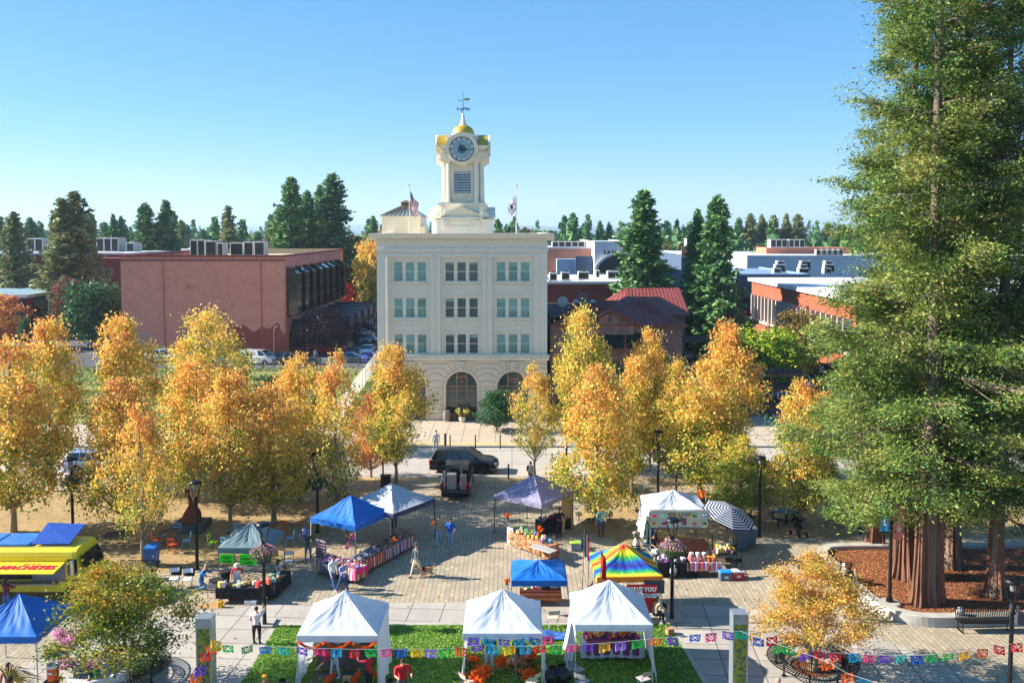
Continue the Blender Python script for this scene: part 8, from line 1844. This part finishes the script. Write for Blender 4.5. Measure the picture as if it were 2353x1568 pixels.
person('man in a red shirt with a white print looking down at his hands',925,1614,.3,(196,26,40),(80,84,92),(50,50,54),(50,38,32),h=1.74,la=(30,12,70),ra=(30,12,70),head=30,build=1.15,z=.12)
person('crouching person in a red shirt at the very bottom edge',940,1650,-.4,(200,30,44),(50,56,70),(40,40,44),(44,34,30),h=1.7,kneel=True,L=(60,120),Rr=(20,110),lean=20,head=20,z=.12)
person('person in an orange beanie crouching by the black bag',606,1622,.4,(150,110,60),(60,60,70),(40,40,44),h=1.66,kneel=True,L=(60,120),Rr=(20,110),lean=25,hat=((222,150,40),'cap'),z=.12)
person('person in pale jeans standing inside the marigold tent',1124,1546,PI,(40,80,90),(150,176,190),(120,90,80),h=1.68,la=(20,10,30),ra=(0,10,10),z=.12)
person('person in brown trousers standing inside the marigold tent',1192,1550,PI,(60,60,70),(150,106,94),(190,170,160),h=1.68,L=(6,4),Rr=(-6,6),z=.12)
person('woman in a tan jacket sitting on the black chair by the red banner',1504,1434,2.1,(200,176,146),(40,44,54),(40,40,44),(120,84,56),h=1.66,long=True,sleeve=1,sit=.5,L=(80,80),Rr=(88,88),la=(40,10,20),ra=(40,10,20),lean=14)
person('white haired person in a dark jacket resting on the curved wall bench',1955,1352,-1.9,(60,62,66),(60,60,64),(90,80,70),(220,220,220),h=1.7,sit=.5,L=(86,86),Rr=(86,86),lean=30,head=10,sleeve=1,bag=(150,130,100))
person('walker in black leggings half hidden by the amber tree',1958,1424,1.3,(50,56,70),(36,38,44),(150,150,160),h=1.7,L=(24,4),Rr=(-22,10),sleeve=1)
person('bald man in a white shirt at the bottom by the amber tree',1785,1665,.2,(222,224,228),(90,90,100),(60,60,60),(150,130,120),h=1.74,head=12)
person('pedestrian with a red bag crossing near the street kerb',1219,1113,.9,(200,200,196),(60,56,54),(40,40,40),h=1.68,shorts=True,L=(24,4),Rr=(-22,14),bag=(150,40,44))
person('person in an orange top sitting behind the white food tent',1612,1160,2.6,(226,110,40),(60,50,44),(50,40,40),(40,28,24),h=1.64,long=True,sit=.5,L=(86,86),Rr=(86,86))
person('person waiting on the steps of the brick block',725,832,0,(120,130,160),(60,66,80),h=1.75)
person('person in a plum top seated at the shaded picnic table by the redwoods',1962,1226,.6,(110,60,76),(36,36,44),(200,200,204),h=1.64,sit=.5,L=(86,70),Rr=(86,86),long=True)
person('vendor in black under the charcoal canopy with dark hair',1285,1232,.4,(34,34,38),(40,40,46),h=1.68,skin='tan',la=(30,12,60),ra=(30,12,60))
person('vendor stooping over woven goods under the pale grey canopy',905,1210,.6,(40,38,44),(50,50,56),h=1.66,skin='tan',lean=30,la=(50,10,30),ra=(50,10,30))
person('figure in a patterned robe by the yellow tree before the hotel',1002,1036,.3,(206,210,220),(190,196,214),(80,80,90),h=1.7,sleeve=1)
person('seated person with light trainers at the picnic table under the low green tree',1662,1214,2.,(60,70,90),(80,84,96),(226,226,230),h=1.66,sit=.5,L=(86,80),Rr=(86,80))
p = W(22,1560,1.7); t = thing('feather_headdress', 'black and gold pheasant feather headdress spreading out', 'headdress', (p.x, p.y, 1.72)); b = MB(); rg = random.Random(2)
for k in range(22):
 a = -.9+k*.16; l = rg.uniform(.6,.95); b.tube([(0,0,0),(math.sin(a)*l*.6,.15,math.cos(a)*l*.5+.05),(math.sin(a)*l*1.2,.2,math.cos(a)*l*.5-.1)], [.02,.022,.006], 4, k % 2)
b.build('feather', [M_blk, mat('gold_feather',(216,176,50),.6)], t)['kind'] = 'stuff'; b = MB(); b.sph((0,0,0), .11, 10, 6); b.build('band', M_blk, t)
p = W(982,1322,.1); t = thing('dog', 'tan dog with a black harness and curled tail walking beside the man', 'dog', (p.x,p.y,.104), .25)
me = bpy.data.meshes.new('body'); V = [(.0,0,.42),(.2,0,.43),(.38,0,.4),(-.18,0,.42),(.5,0,.5),(.58,0,.6),(.66,0,.6),(.76,0,.57),(-.3,0,.46),(-.42,0,.6),(-.38,0,.74),
  (.34,.09,.3),(.34,.1,.16),(.36,.1,.02),(.3,-.09,.3),(.36,-.1,.17),(.44,-.1,.03),(-.2,.09,.32),(-.1,.1,.24),(-.24,.1,.15),(-.2,.1,.02),(-.22,-.09,.32),(-.16,-.1,.22),(-.32,-.1,.14),(-.32,-.1,.02),(.42,.1,.01),(.5,-.1,.02),(-.14,.1,.01),(-.26,-.1,.01),(.58,.05,.68),(.58,-.05,.68)]
E = [(0,1),(1,2),(0,3),(2,4),(4,5),(5,6),(6,7),(3,8),(8,9),(9,10),(2,11),(11,12),(12,13),(2,14),(14,15),(15,16),(3,17),(17,18),(18,19),(19,20),(3,21),(21,22),(22,23),(23,24),(13,25),(16,26),(20,27),(24,28),(5,29),(5,30)]
me.from_pydata(V, E, []); o = bpy.data.objects.new('body', me); COL.objects.link(o); o.modifiers.new('s','SKIN'); sb = o.modifiers.new('u','SUBSURF'); sb.levels = 2
rd = [.12,.13,.13,.11,.08,.085,.055,.03,.035,.03,.02,.06,.035,.025,.06,.035,.025,.075,.06,.03,.022,.075,.06,.03,.022,.025,.025,.025,.025,.02,.02]
for i, r in enumerate(rd): me.skin_vertices[0].data[i].radius = (r, r); me.skin_vertices[0].data[i].use_root = i == 0
nm = bpy.data.meshes.new_from_object(o.evaluated_get(bpy.context.evaluated_depsgraph_get())); bpy.data.objects.remove(o); nm.materials.clear(); nm.materials.append(mat('tan_fur',(196,138,86),.9)); nm.materials.append(M_blk)
bo = bpy.data.objects.new('body', nm); COL.objects.link(bo); bo.parent = t; t.rotation_euler = (0,0,PI+.3); t.scale = (.85,.85,.85)
b = MB(); b.lathe([(.135,-.09),(.14,0),(.135,.09)], n=14); b.T = Matrix()
for i in range(len(b.v)): v_ = b.v[i]; b.v[i] = (v_[2]+.24, v_[1], v_[0]+.42)
b.build('harness', M_blk, t)
PCOL = {'g':(34,180,70),'d':(30,110,60),'b':(30,90,190),'t':(30,180,170),'p':(110,60,190),'k':(232,60,130),'c':(30,160,206),'r':(216,34,48),'o':(236,96,30),'y':(240,176,30),'l':(160,120,210)}
def bunting(lab, pts, Y=31.6, size=.4, hang=None):
 """pts: (x, y, colour letter) on the photo, strung at distance Y"""
 P = []
 for i, q in enumerate(pts):
  Yq = Y if not hang else Y+(hang-Y)*i/max(1, len(pts)-1); P.append((WD(q[0], q[1], Yq), q[2]))
 t = thing('papel_picado_bunting', lab, 'bunting', tuple(P[0][0])); o0 = P[0][0]
 b = MB(); b.tube([p-o0 for p, c in P], .006, 4); b.build('string', M_white, t)
 for i, (p, c) in enumerate(P):
  rg = random.Random(int(p.x*97)+i); b = MB(); nu, nv = 12, 9; w_ = size; hgt = size*.72; sw = rg.uniform(-.35,.35); cur = rg.uniform(-.3,.3); tl = rg.uniform(-.12,.12); ph = rg.uniform(0,6)
  vs = [((u/nu-.5)*w_*(1-.1*abs(cur)*v/nv), sw*(v/nv)*.25+.035*math.sin(u*.9+ph)*v/nv+cur*.12*((v/nv)**2), -(v/nv)*hgt*(1-.3*abs(sw))*(1+.0*u)-(.03*abs(math.sin(u/nu*PI*4)) if v == nv else 0)+tl*(u/nu-.5)) for v in range(nv+1) for u in range(nu+1)]
  fs = []
  for v in range(nv):
   for u in range(nu):
    uu = min(u, nu-1-u)
    if 0 < v < nv-1 and uu > 0 and ((uu*3+v*5+i) % 4 == 0 or (uu >= 4 and v in (3,5))): continue
    a = v*(nu+1)+u; fs.append((a, a+nu+1, a+nu+2, a+1))
  b.add(vs, fs); o = b.build('paper_flag', mat('paper_'+c, PCOL[c], .7, trans=.35, var=.04), t); o.location = p-o0
bunting('long paper flag string from the green pennants to the orange one before the middle tent', [(490,1478,'g'),(523,1481,'g'),(567,1483,'d'),(608,1484,'b'),(650,1485,'t'),(693,1486,'p'),(735,1488,'k'),(773,1489,'c'),(814,1490,'r'),(851,1490,'g'),(888,1489,'k'),(922,1490,'b'),(957,1490,'y'),(990,1490,'l'),(1022,1489,'g'),(1060,1486,'o'),(1096,1480,'p'),(1132,1482,'c'),(1171,1483,'y'),(1206,1483,'c'),(1240,1482,'r'),(1278,1481,'g'),(1315,1480,'k'),(1352,1478,'p'),(1388,1476,'y'),(1425,1473,'l'),(1464,1469,'g'),(1506,1465,'o'),(1545,1462,'p'),(1597,1456,'b'),(1633,1453,'k'),(1672,1450,'p'),(1703,1448,'t')])
bunting('paper flag string running from the steel column to the corner lamp with the control box', [(1735,1452,'y'),(1773,1462,'r'),(1812,1484,'g'),(1845,1490,'y'),(1882,1494,'r'),(1919,1498,'r'),(1961,1500,'c'),(1997,1503,'k'),(2033,1504,'p'),(2070,1504,'t'),(2105,1504,'b'),(2140,1502,'g'),(2178,1499,'g'),(2217,1495,'y'),(2257,1489,'o'),(2295,1482,'r'),(2335,1476,'r')])
bunting('steep paper flag string dropping from the column toward the bottom edge', [(1700,1448,'g'),(1742,1464,'b'),(1790,1480,'g'),(1850,1500,'p'),(1900,1518,'o'),(1945,1545,'o'),(1985,1558,'c'),(2030,1572,'k')], 31.6, .4, 29.5)
bunting('short slanted paper flag string climbing to the left steel column', [(445,1572,'r'),(450,1548,'o'),(460,1530,'p'),(472,1500,'r'),(484,1484,'o'),(496,1470,'y')], 31.4, .4)
bunting('second short paper flag string under the front edge of the middle tent', [(1088,1463,'p'),(1122,1465,'c'),(1158,1467,'p'),(1193,1466,'c'),(1227,1464,'b'),(1259,1460,'k')], 33.2, .42)
bunting('green paper flags inside the westernmost white tent', [(722,1476,'g'),(762,1477,'g'),(880,1474,'g')], 36., .36)
M_tyre = mat('tyre_rubber', (26,26,28), .85); M_rim = mat('alloy_rim', (150,152,156), .35, .7); M_rimd = mat('dark_rim', (60,62,66), .35, .6)
M_cglass = glassmat('car_glass', (24,30,38), .05); M_hl = mat('headlamp_glass', (206,212,220), .15, var=.02); M_tl = mat('tail_lamp_red', (170,20,26), .25); M_chr = mat('chrome', (190,192,196), .2, .9)
def paint(c): return mat('paint_%d_%d_%d' % tuple(c), c, .28, .25, var=.03, vs=1., coat=.8)
CARK = { # L, W, body top line, belt z, greenhouse base/top xs, roof z, wheel r, wheel xs
 'sedan': (4.6,1.8,[(-2.3,.5),(-2.28,.82),(-2.1,.96),(-1.5,1.0),(1.0,.96),(1.9,.82),(2.22,.7),(2.3,.45)],(-1.75,1.15,-1.0,.35),1.42,.33,(-1.35,1.4)),
 'suv': (4.9,1.9,[(-2.4,.5),(-2.42,.9),(-2.32,1.08),(-1.5,1.12),(1.1,1.08),(2.0,1.0),(2.35,.82),(2.42,.5)],(-2.3,1.2,-1.95,.35),1.7,.38,(-1.42,1.5)),
 'van': (4.6,1.85,[(-2.3,.4),(-2.3,1.1),(-2.28,1.2),(-1.5,1.2),(1.3,1.18),(2.0,1.02),(2.26,.8),(2.3,.4)],(-2.29,1.75,-2.2,.85),1.88,.33,(-1.5,1.5)),
 'pickup': (5.6,2.0,[(-2.8,.55),(-2.8,1.0),(-2.78,1.1),(-1.2,1.12),(1.5,1.15),(2.3,1.08),(2.7,.9),(2.8,.5)],(-.95,1.35,-.85,.6),1.85,.42,(-1.75,1.85))}
def car(kind, lab, p, rz, col, rim=None, cat=None, bed=False, low=False):
 L_, W_, top, gh, rz_, wr, wx = CARK[kind]; t = thing('parked_car' if kind != 'pickup' else 'pickup_truck', lab, cat or {'sedan':'car','suv':'car','van':'van','pickup':'pickup truck'}[kind], (p[0],p[1],p[2] if len(p) > 2 else 0), rz); m = paint(col); hw = W_/2
 b = MB(); N = 28
 def zt(x):
  for (a, za), (c, zc) in zip(top[:-1], top[1:]):
   if a <= x <= c and c > a: return za+(zc-za)*(x-a)/(c-a)
  return top[0][1]
 xs = [-L_/2+L_*i/N for i in range(N+1)]
 def sec(x):
  e = min(1, (L_/2-abs(x))/.45); k = hw*(.86+.14*math.sqrt(max(0, e))); z = zt(x) if abs(x) < L_/2-.01 else (top[0][1] if x < 0 else top[-1][1])+.15
  zb = .24; arch = 0
  for w_ in wx:
   if abs(x-w_) < wr+.07: arch = max(arch, math.sqrt(max(0, (wr+.07)**2-(x-w_)**2)))
  zl = max(zb, wr+arch) if arch else zb
  zl = min(zl, z-.15)
  return [(x,-k*.96,zl),(x,-k,(zl+z)/2),(x,-k*.985,z-.1),(x,-k*.9,z-.01),(x,-k*.45,z+.025),(x,0,z+.035),(x,k*.45,z+.025),(x,k*.9,z-.01),(x,k*.985,z-.1),(x,k,(zl+z)/2),(x,k*.96,zl)]
 rows = [sec(x) for x in xs]; n = 11; vs = [q for r in rows for q in r]; fs = []
 openb = bed
 for i in range(N):
  for j in range(n-1):
   if openb and xs[i] < -1.05 and 3 <= j <= 6: continue
   fs.append((i*n+j, (i+1)*n+j, (i+1)*n+j+1, i*n+j+1))
 if not openb: fs.append(tuple(range(n-1, -1, -1)))
 fs.append(tuple(N*n+j for j in range(n))); b.add(vs, fs); b.box(-L_/2+.3, L_/2-.3, -hw+.22, hw-.22, .2, .45)
 body = b.build('body', m, t, smooth=True)
 if openb:
  b = MB(); b.box(-2.76,-1.0,-hw*.88,hw*.88,.62,.66); b.box(-2.76,-1.0,-hw*.9,-hw*.86,.66,1.1); b.box(-2.76,-1.0,hw*.86,hw*.9,.66,1.1); b.box(-1.04,-1.0,-hw*.86,hw*.86,.66,1.1); b.build('cargo_bed', M_dark, t)
  b = MB(); b.bbox(-3.3,-2.8,-hw*.82,hw*.82,.6,.68,.02); b.build('tailgate', m, t)
 bz = zt((gh[0]+gh[1])/2)-.04; a, c, d, e = gh; w0, w1 = hw*.93, hw*.76
 G = [(a,-w0,bz),(c,-w0,bz),(c,w0,bz),(a,w0,bz),(d,-w1,rz_-.05),(e,-w1,rz_-.05),(e,w1,rz_-.05),(d,w1,rz_-.05)]
 b = MB(); b.add(G, [(0,1,5,4),(1,2,6,5),(2,3,7,6),(3,0,4,7)]); b.build('window', M_cglass if kind != 'van' else M_cglass, t)
 b = MB(); b.grid(lambda u, v: (d-.03+(e-d+.06)*u, (v*2-1)*(w1+.015), rz_-.055+.06*(1-(2*v-1)**4)*(1-(2*u-1)**6)), 8, 8)
 for p0, p1 in ((0,4),(1,5),(2,6),(3,7)): b.cyl(G[p0], G[p1], .045, .04, 5)
 for q in ((.32,.62) if kind != 'pickup' else (.5,)):
  for s_ in (0, 1):
   A0 = Vector(G[0 if not s_ else 3]).lerp(Vector(G[1 if not s_ else 2]), q); A1 = Vector(G[4 if not s_ else 7]).lerp(Vector(G[5 if not s_ else 6]), q); b.cyl(A0, A1, .035, n=4)
 if kind == 'van':
  for s_ in (-1, 1): b.add([(a-.01,s_*(w0+.012),bz),(.55,s_*(w0+.012),bz),(.3,s_*(w1+.02),rz_-.05),(d,s_*(w1+.02),rz_-.05)], [(0,1,2,3)])
  b.add([(a-.02,-w0,bz),(a-.02,w0,bz),(d-.02,w1,rz_-.05),(d-.02,-w1,rz_-.05)], [(0,1,2,3)])
 b.build('roof', m, t, smooth=True)
 if low: return t
 for x in wx:
  for s_ in (-1, 1):
   b = MB(); y0, y1 = s_*(hw-.24), s_*(hw-.02); b.cyl((x,y0,wr),(x,y1,wr),wr,n=20); w_ = b.build('wheel', M_tyre, t)
   b = MB(); b.cyl((x,y1,wr),(x,y1+s_*.012,wr),wr*.62,n=16)
   for q in range(5): an = q*2*PI/5; b.cyl((x,y1+s_*.02,wr),(x+math.cos(an)*wr*.6,y1+s_*.02,wr+math.sin(an)*wr*.6),.03,n=4,m=1)
   b.build('rim', [M_rimd, rim or M_rim], w_)
 for s_ in (-1, 1):
  zf, zr = zt(L_/2-.2)-.12, zt(-L_/2+.1)-.16; b = MB(); b.bbox(L_/2-.22,L_/2-.03,min(s_*hw*.52,s_*hw*.86),max(s_*hw*.52,s_*hw*.86),zf-.1,zf+.06,.02); b.build('headlight', M_hl, t)
  b = MB(); b.bbox(-L_/2-.01,-L_/2+.15,min(s_*hw*.72,s_*hw*.97),max(s_*hw*.72,s_*hw*.97),zr-.22,zr+.1,.02); b.build('tail_light', M_tl, t)
  b = MB(); b.bbox(c-.35,c-.18,min(s_*(hw+.0),s_*(hw+.18)),max(s_*(hw+.0),s_*(hw+.18)),bz+.02,bz+.16,.03); b.build('wing_mirror', m, t)
 b = MB(); b.bbox(L_/2-.12,L_/2+.02,-hw*.5,hw*.5,.42,.62,.02); b.build('grille', M_dark, t); b = MB(); b.box(-L_/2-.03,-L_/2-.0,-.25,.25,.52,.64); b.build('number_plate', M_wht, t)
 return t
q = W(1066,1086,0); car('suv','dark blue black car with black wheels driving across in front of the pickup',(q.x,q.y+.6,0),R(-6),(22,28,42),M_rimd)
q = W(1045,1150,.1); t = car('pickup','black pickup seen from behind, its open bed loaded with boxes',(q.x,q.y+2.9,.1),R(90),(22,26,32),bed=True)
for lab, x, y, z, sx_, sy_, sz_, c_ in (('long pale crate with a round emblem standing in the pickup bed',-2.2,.25,.66,.5,.6,.95,(190,170,158)),('lower of two stacked boxes at the right of the pickup bed',-2.3,-.52,.66,.5,.42,.5,(176,150,146)),('upper of two stacked boxes at the right of the pickup bed',-2.3,-.52,1.18,.5,.4,.36,(170,152,140)),('pale pole leaning against the crate in the pickup bed',-2.3,.72,.66,.1,.1,1.15,(200,200,204))):
 w_ = Vector((q.x-y, q.y+2.9+x, .1+z)); b = MB(); b.bbox(-sy_/2,sy_/2,-sx_/2,sx_/2,0,sz_,.015); o = b.build('crate', cm(c_,'crate'), None); o.location = w_; tag(o, lab, 'crate')
PK = [(822,752,'suv',-10,(176,182,190),'silver car, first in the far row by the black awnings'),(836,766,'sedan',-12,(50,62,86),'dark blue car, second in the far row by the black awnings'),(818,778,'suv',-14,(110,112,116),'grey car, third in the far row by the black awnings'),
 (822,795,'pickup',0,(24,26,30),'black pickup parked nose in under the black awnings'),(842,795,'suv',-90,(40,54,76),'dark blue car with lit headlamps driving toward the square'),(842,820,'sedan',-90,(186,192,200),'white sedan following in the parking lane beside the hotel'),
 (748,816,'pickup',180,(160,20,30),'bright red pickup parked under the purple plum tree'),(772,804,'sedan',180,(200,202,206),'white sedan mostly behind the red pickup'),(802,838,'sedan',0,(40,66,110),'mid blue sedan behind the chain link fence'),
 (868,838,'sedan',20,(20,84,190),'vivid blue car at the hotel corner'),(690,842,'suv',0,(34,38,42),'dark off road car with a wheel showing behind the fence'),(652,836,'sedan',0,(30,34,40),'black car with a rack between the grey pole and the dark off road car'),
 (589,841,'van',-14,(206,208,212),'white panel van parked in front of the brick wall'),(372,836,'suv',0,(186,196,206),'pale wagon between two golden trees below the brick wall'),(236,806,'sedan',0,(170,174,178),'silver car behind the trunks of the dark green tree'),
 (60,856,'sedan',20,(44,60,110),'blue car glimpsed left of the golden pointed tree'),(222,1100,'suv',0,(150,166,200),'pale blue car on the street glimpsed under the orange trees'),(372,1104,'sedan',0,(40,48,70),'dark car on the street glimpsed behind the sculpture tree'),(470,1090,'sedan',0,(190,192,198),'light car on the street seen through the orange leaves'),
 (1742,1112,'sedan',-4,(26,34,52),'dark sedan with a wide grille on the street behind the picnic tables'),(1858,1110,'sedan',-2,(206,206,206),'white sedan on the street beside the redwood branches'),(1818,905,'suv',160,(180,190,206),'white car parked above the gold tree near the pergola'),(1790,926,'sedan',150,(90,110,170),'blue car behind the dark pergola posts')]
for x, y, k, r_, c_, lab in PK:
 q = W(x, y-4 if y < 900 else y-8); car(k, lab, (q.x, q.y+.8, 0), R(r_), c_)
YN = W(100,1385,.1).y; XF = PX(171,YN,2.6); t = thing('food_truck', 'yellow food truck with blue roof panels and a raised serving flap lettered in red', 'food truck', (XF-3.6, YN+1.05, .1))
M_ty = mat('truck_yellow', (226,206,44), .4, var=.06, vs=1., coat=.3); M_tb = mat('truck_blue_panel', (58,124,196), .35, var=.35, vs=1.2); M_tbd = mat('truck_blue_hatch', (28,74,160), .5, var=.2); M_tr = mat('truck_lettering_red', (200,36,60), .5)
M_dia = brickmat('diamond_plate', (150,156,164), (134,140,150), (96,102,112), .12, .12, .012, .5, rough=.3, vert=True, var=.1, rot=R(45), bump=.4); M_mag = mat('magenta_grille', (120,30,74), .5)
hw = 1.05; XR, XN = -7.6, 3.6
b = MB(); zb, zr = .55, 2.55
pr = [(-hw,zb),(-hw,2.25),(-hw+.05,2.42),(-hw+.2,zr-.02),(-hw+.35,zr+.02),(hw-.35,zr+.02),(hw-.2,zr-.02),(hw-.05,2.42),(hw,2.25),(hw,zb)]
b.extr(pr, XR, XN-.15); b.add([(XN-.15,y,z) for y, z in pr]+[(XN+(.05 if z > 2 else .55 if z < 1.4 else .4),y*.97,z) for y, z in pr], [(i,(i+1)%10,10+(i+1)%10,10+i) for i in range(10)]+[tuple(range(10,20))])
b.add([(XN+.3,-hw*.95,1.45),(XN+.3,hw*.95,1.45),(XN+1.2,hw*.86,1.18),(XN+1.2,-hw*.86,1.18),(XN+.3,-hw*.95,.6),(XN+.3,hw*.95,.6),(XN+1.25,hw*.86,.6),(XN+1.25,-hw*.86,.6)], [(0,3,2,1),(3,7,6,2),(0,4,7,3),(1,2,6,5)])
b.box(XR,XN-.1,-hw-.03,-hw-.002,2.12,2.17); b.box(XR,XN-.1,-hw-.04,-hw-.002,1.95,2.0); b.build('body', M_ty, t)
b = MB(); b.add([(XN+.5,-.95,1.5),(XN+.5,-.06,1.5),(XN+.2,-.06,2.2),(XN+.2,-.9,2.2)], [(0,1,2,3)]); b.add([(XN+.5,.06,1.5),(XN+.5,.95,1.5),(XN+.2,.9,2.2),(XN+.2,.06,2.2)], [(0,1,2,3)]); b.build('windscreen', M_cglass, t)
b = MB(); b.box(XN-.35,XN+.1,-hw-.012,-hw-.002,1.35,2.1); b.build('cab_window', M_cglass, t)
b = MB(); b.box(XR+1,1.6,-hw-.01,-hw-.002,1.15,1.9); b.build('serving_window', M_dark, t); b = MB(); b.box(1.6,3.15,-hw-.015,-hw-.002,1.05,1.95); b.build('diamond_panel', M_dia, t)
b = MB(); b.box(XR+.8,2.9,-hw-.42,-hw-.002,1.02,1.08); b.build('counter', M_steel, t)
for x0, x1 in ((-6.6,-3.0),(-2.95,.1),(.15,3.15)):
 b = MB(); b.add([(x0,-hw-.03,1.98),(x1,-hw-.03,1.98),(x1,-hw-1.15,1.86),(x0,-hw-1.15,1.86),(x0,-hw-.03,1.94),(x1,-hw-.03,1.94),(x1,-hw-1.15,1.82),(x0,-hw-1.15,1.82)], [(0,3,2,1),(4,5,6,7),(3,7,6,2),(0,4,7,3),(1,2,6,5)]); f_ = b.build('serving_flap', mat('flap_yellow',(250,222,40),.5,var=.03), t)
 if x0 > 0:
  text('MACHETES', .52, M_tr, f_, (1.68,-hw-.62,1.94), (R(7),0,0), bold=.025, shear=.2, depth=.006); text('MARIO', .16, M_tr, f_, (1.75,-hw-.25,1.975), (R(7),0,0), bold=.006, space=1.8, depth=.004)
text('MACHETES', .27, M_tr, t, (XN+.85,0,1.3), (R(-16),0,R(90)), bold=.01, depth=.006); text('MARIO MACHETES', .1, M_tr, t, (XN-.25,-hw-.02,1.1), (R(90),0,0))
b = MB(); b.box(XN+1.2,XN+1.28,-.7,.7,.66,1.12); b.build('grille', M_mag, t); b = MB(); b.bbox(XN+1.25,XN+1.5,-hw,hw,.42,.62,.03); b.build('bumper', M_black, t)
for s_ in (-1, 1): b = MB(); b.cyl((XN+1.2,s_*.84,.9),(XN+1.3,s_*.84,.9),.13,n=14); b.build('headlight', M_hl, t); b = MB(); b.bbox(XN-.1,XN+.05,s_*(hw+.2)-.09,s_*(hw+.2)+.09,1.45,2.1,.03); b.build('wing_mirror', M_chr, t)
for x0, x1 in ((-7.2,-5.),(-4.9,-2.7),(-2.6,-.4),(-.3,1.3)): b = MB(); b.bbox(x0,x1,-.72,.85,zr+.08,zr+.16,.02); b.build('roof_panel', M_tb, t)
b = MB(); b.add([(1.4,-.7,zr+.12),(3.2,-.7,zr+.14),(3.2,.9,zr+.55),(1.4,.9,zr+.62),(1.4,-.7,zr+.16),(3.2,-.7,zr+.18),(3.2,.9,zr+.59),(1.4,.9,zr+.66)], [(0,1,2,3),(7,6,5,4),(0,4,5,1),(3,2,6,7),(1,5,6,2),(0,3,7,4)]); b.build('roof_hatch', M_tbd, t)
b = MB(); b.box(XR+.1,XN-.3,-hw+.32,-.74,zr+.021,zr+.05); b.build('roof_walkway', M_wht, t)
for x in (XR+1.8, XN-.1):
 for s_ in (-1, 1): b = MB(); b.cyl((x,s_*(hw-.25),.42),(x,s_*(hw+.012),.42),.42,n=20); w_ = b.build('wheel', M_tyre, t); b = MB(); b.cyl((x,s_*(hw+.012),.42),(x,s_*(hw+.03),.42),.22,n=14); b.build('rim', M_rim, w_)
hb = MB(); hb.box(-9500,9500,-350,13500,-60,175); hz_o = hb.build('haze', [], None); hz_o['kind'] = 'stuff'; hz_o['label'] = 'thin blue haze over the distant town and hills'; hz_o['category'] = 'haze'
hm = bpy.data.materials.new('haze'); hm.use_nodes = True; nt = hm.node_tree; nt.nodes.remove(nt.nodes['Principled BSDF']); pv = nt.nodes.new('ShaderNodeVolumePrincipled'); pv.inputs['Color'].default_value = (.62,.82,1,1); pv.inputs['Density'].default_value = .00016; pv.inputs['Anisotropy'].default_value = .2
nt.links.new(pv.outputs[0], nt.nodes['Material Output'].inputs['Volume']); hz_o.data.materials.append(hm)
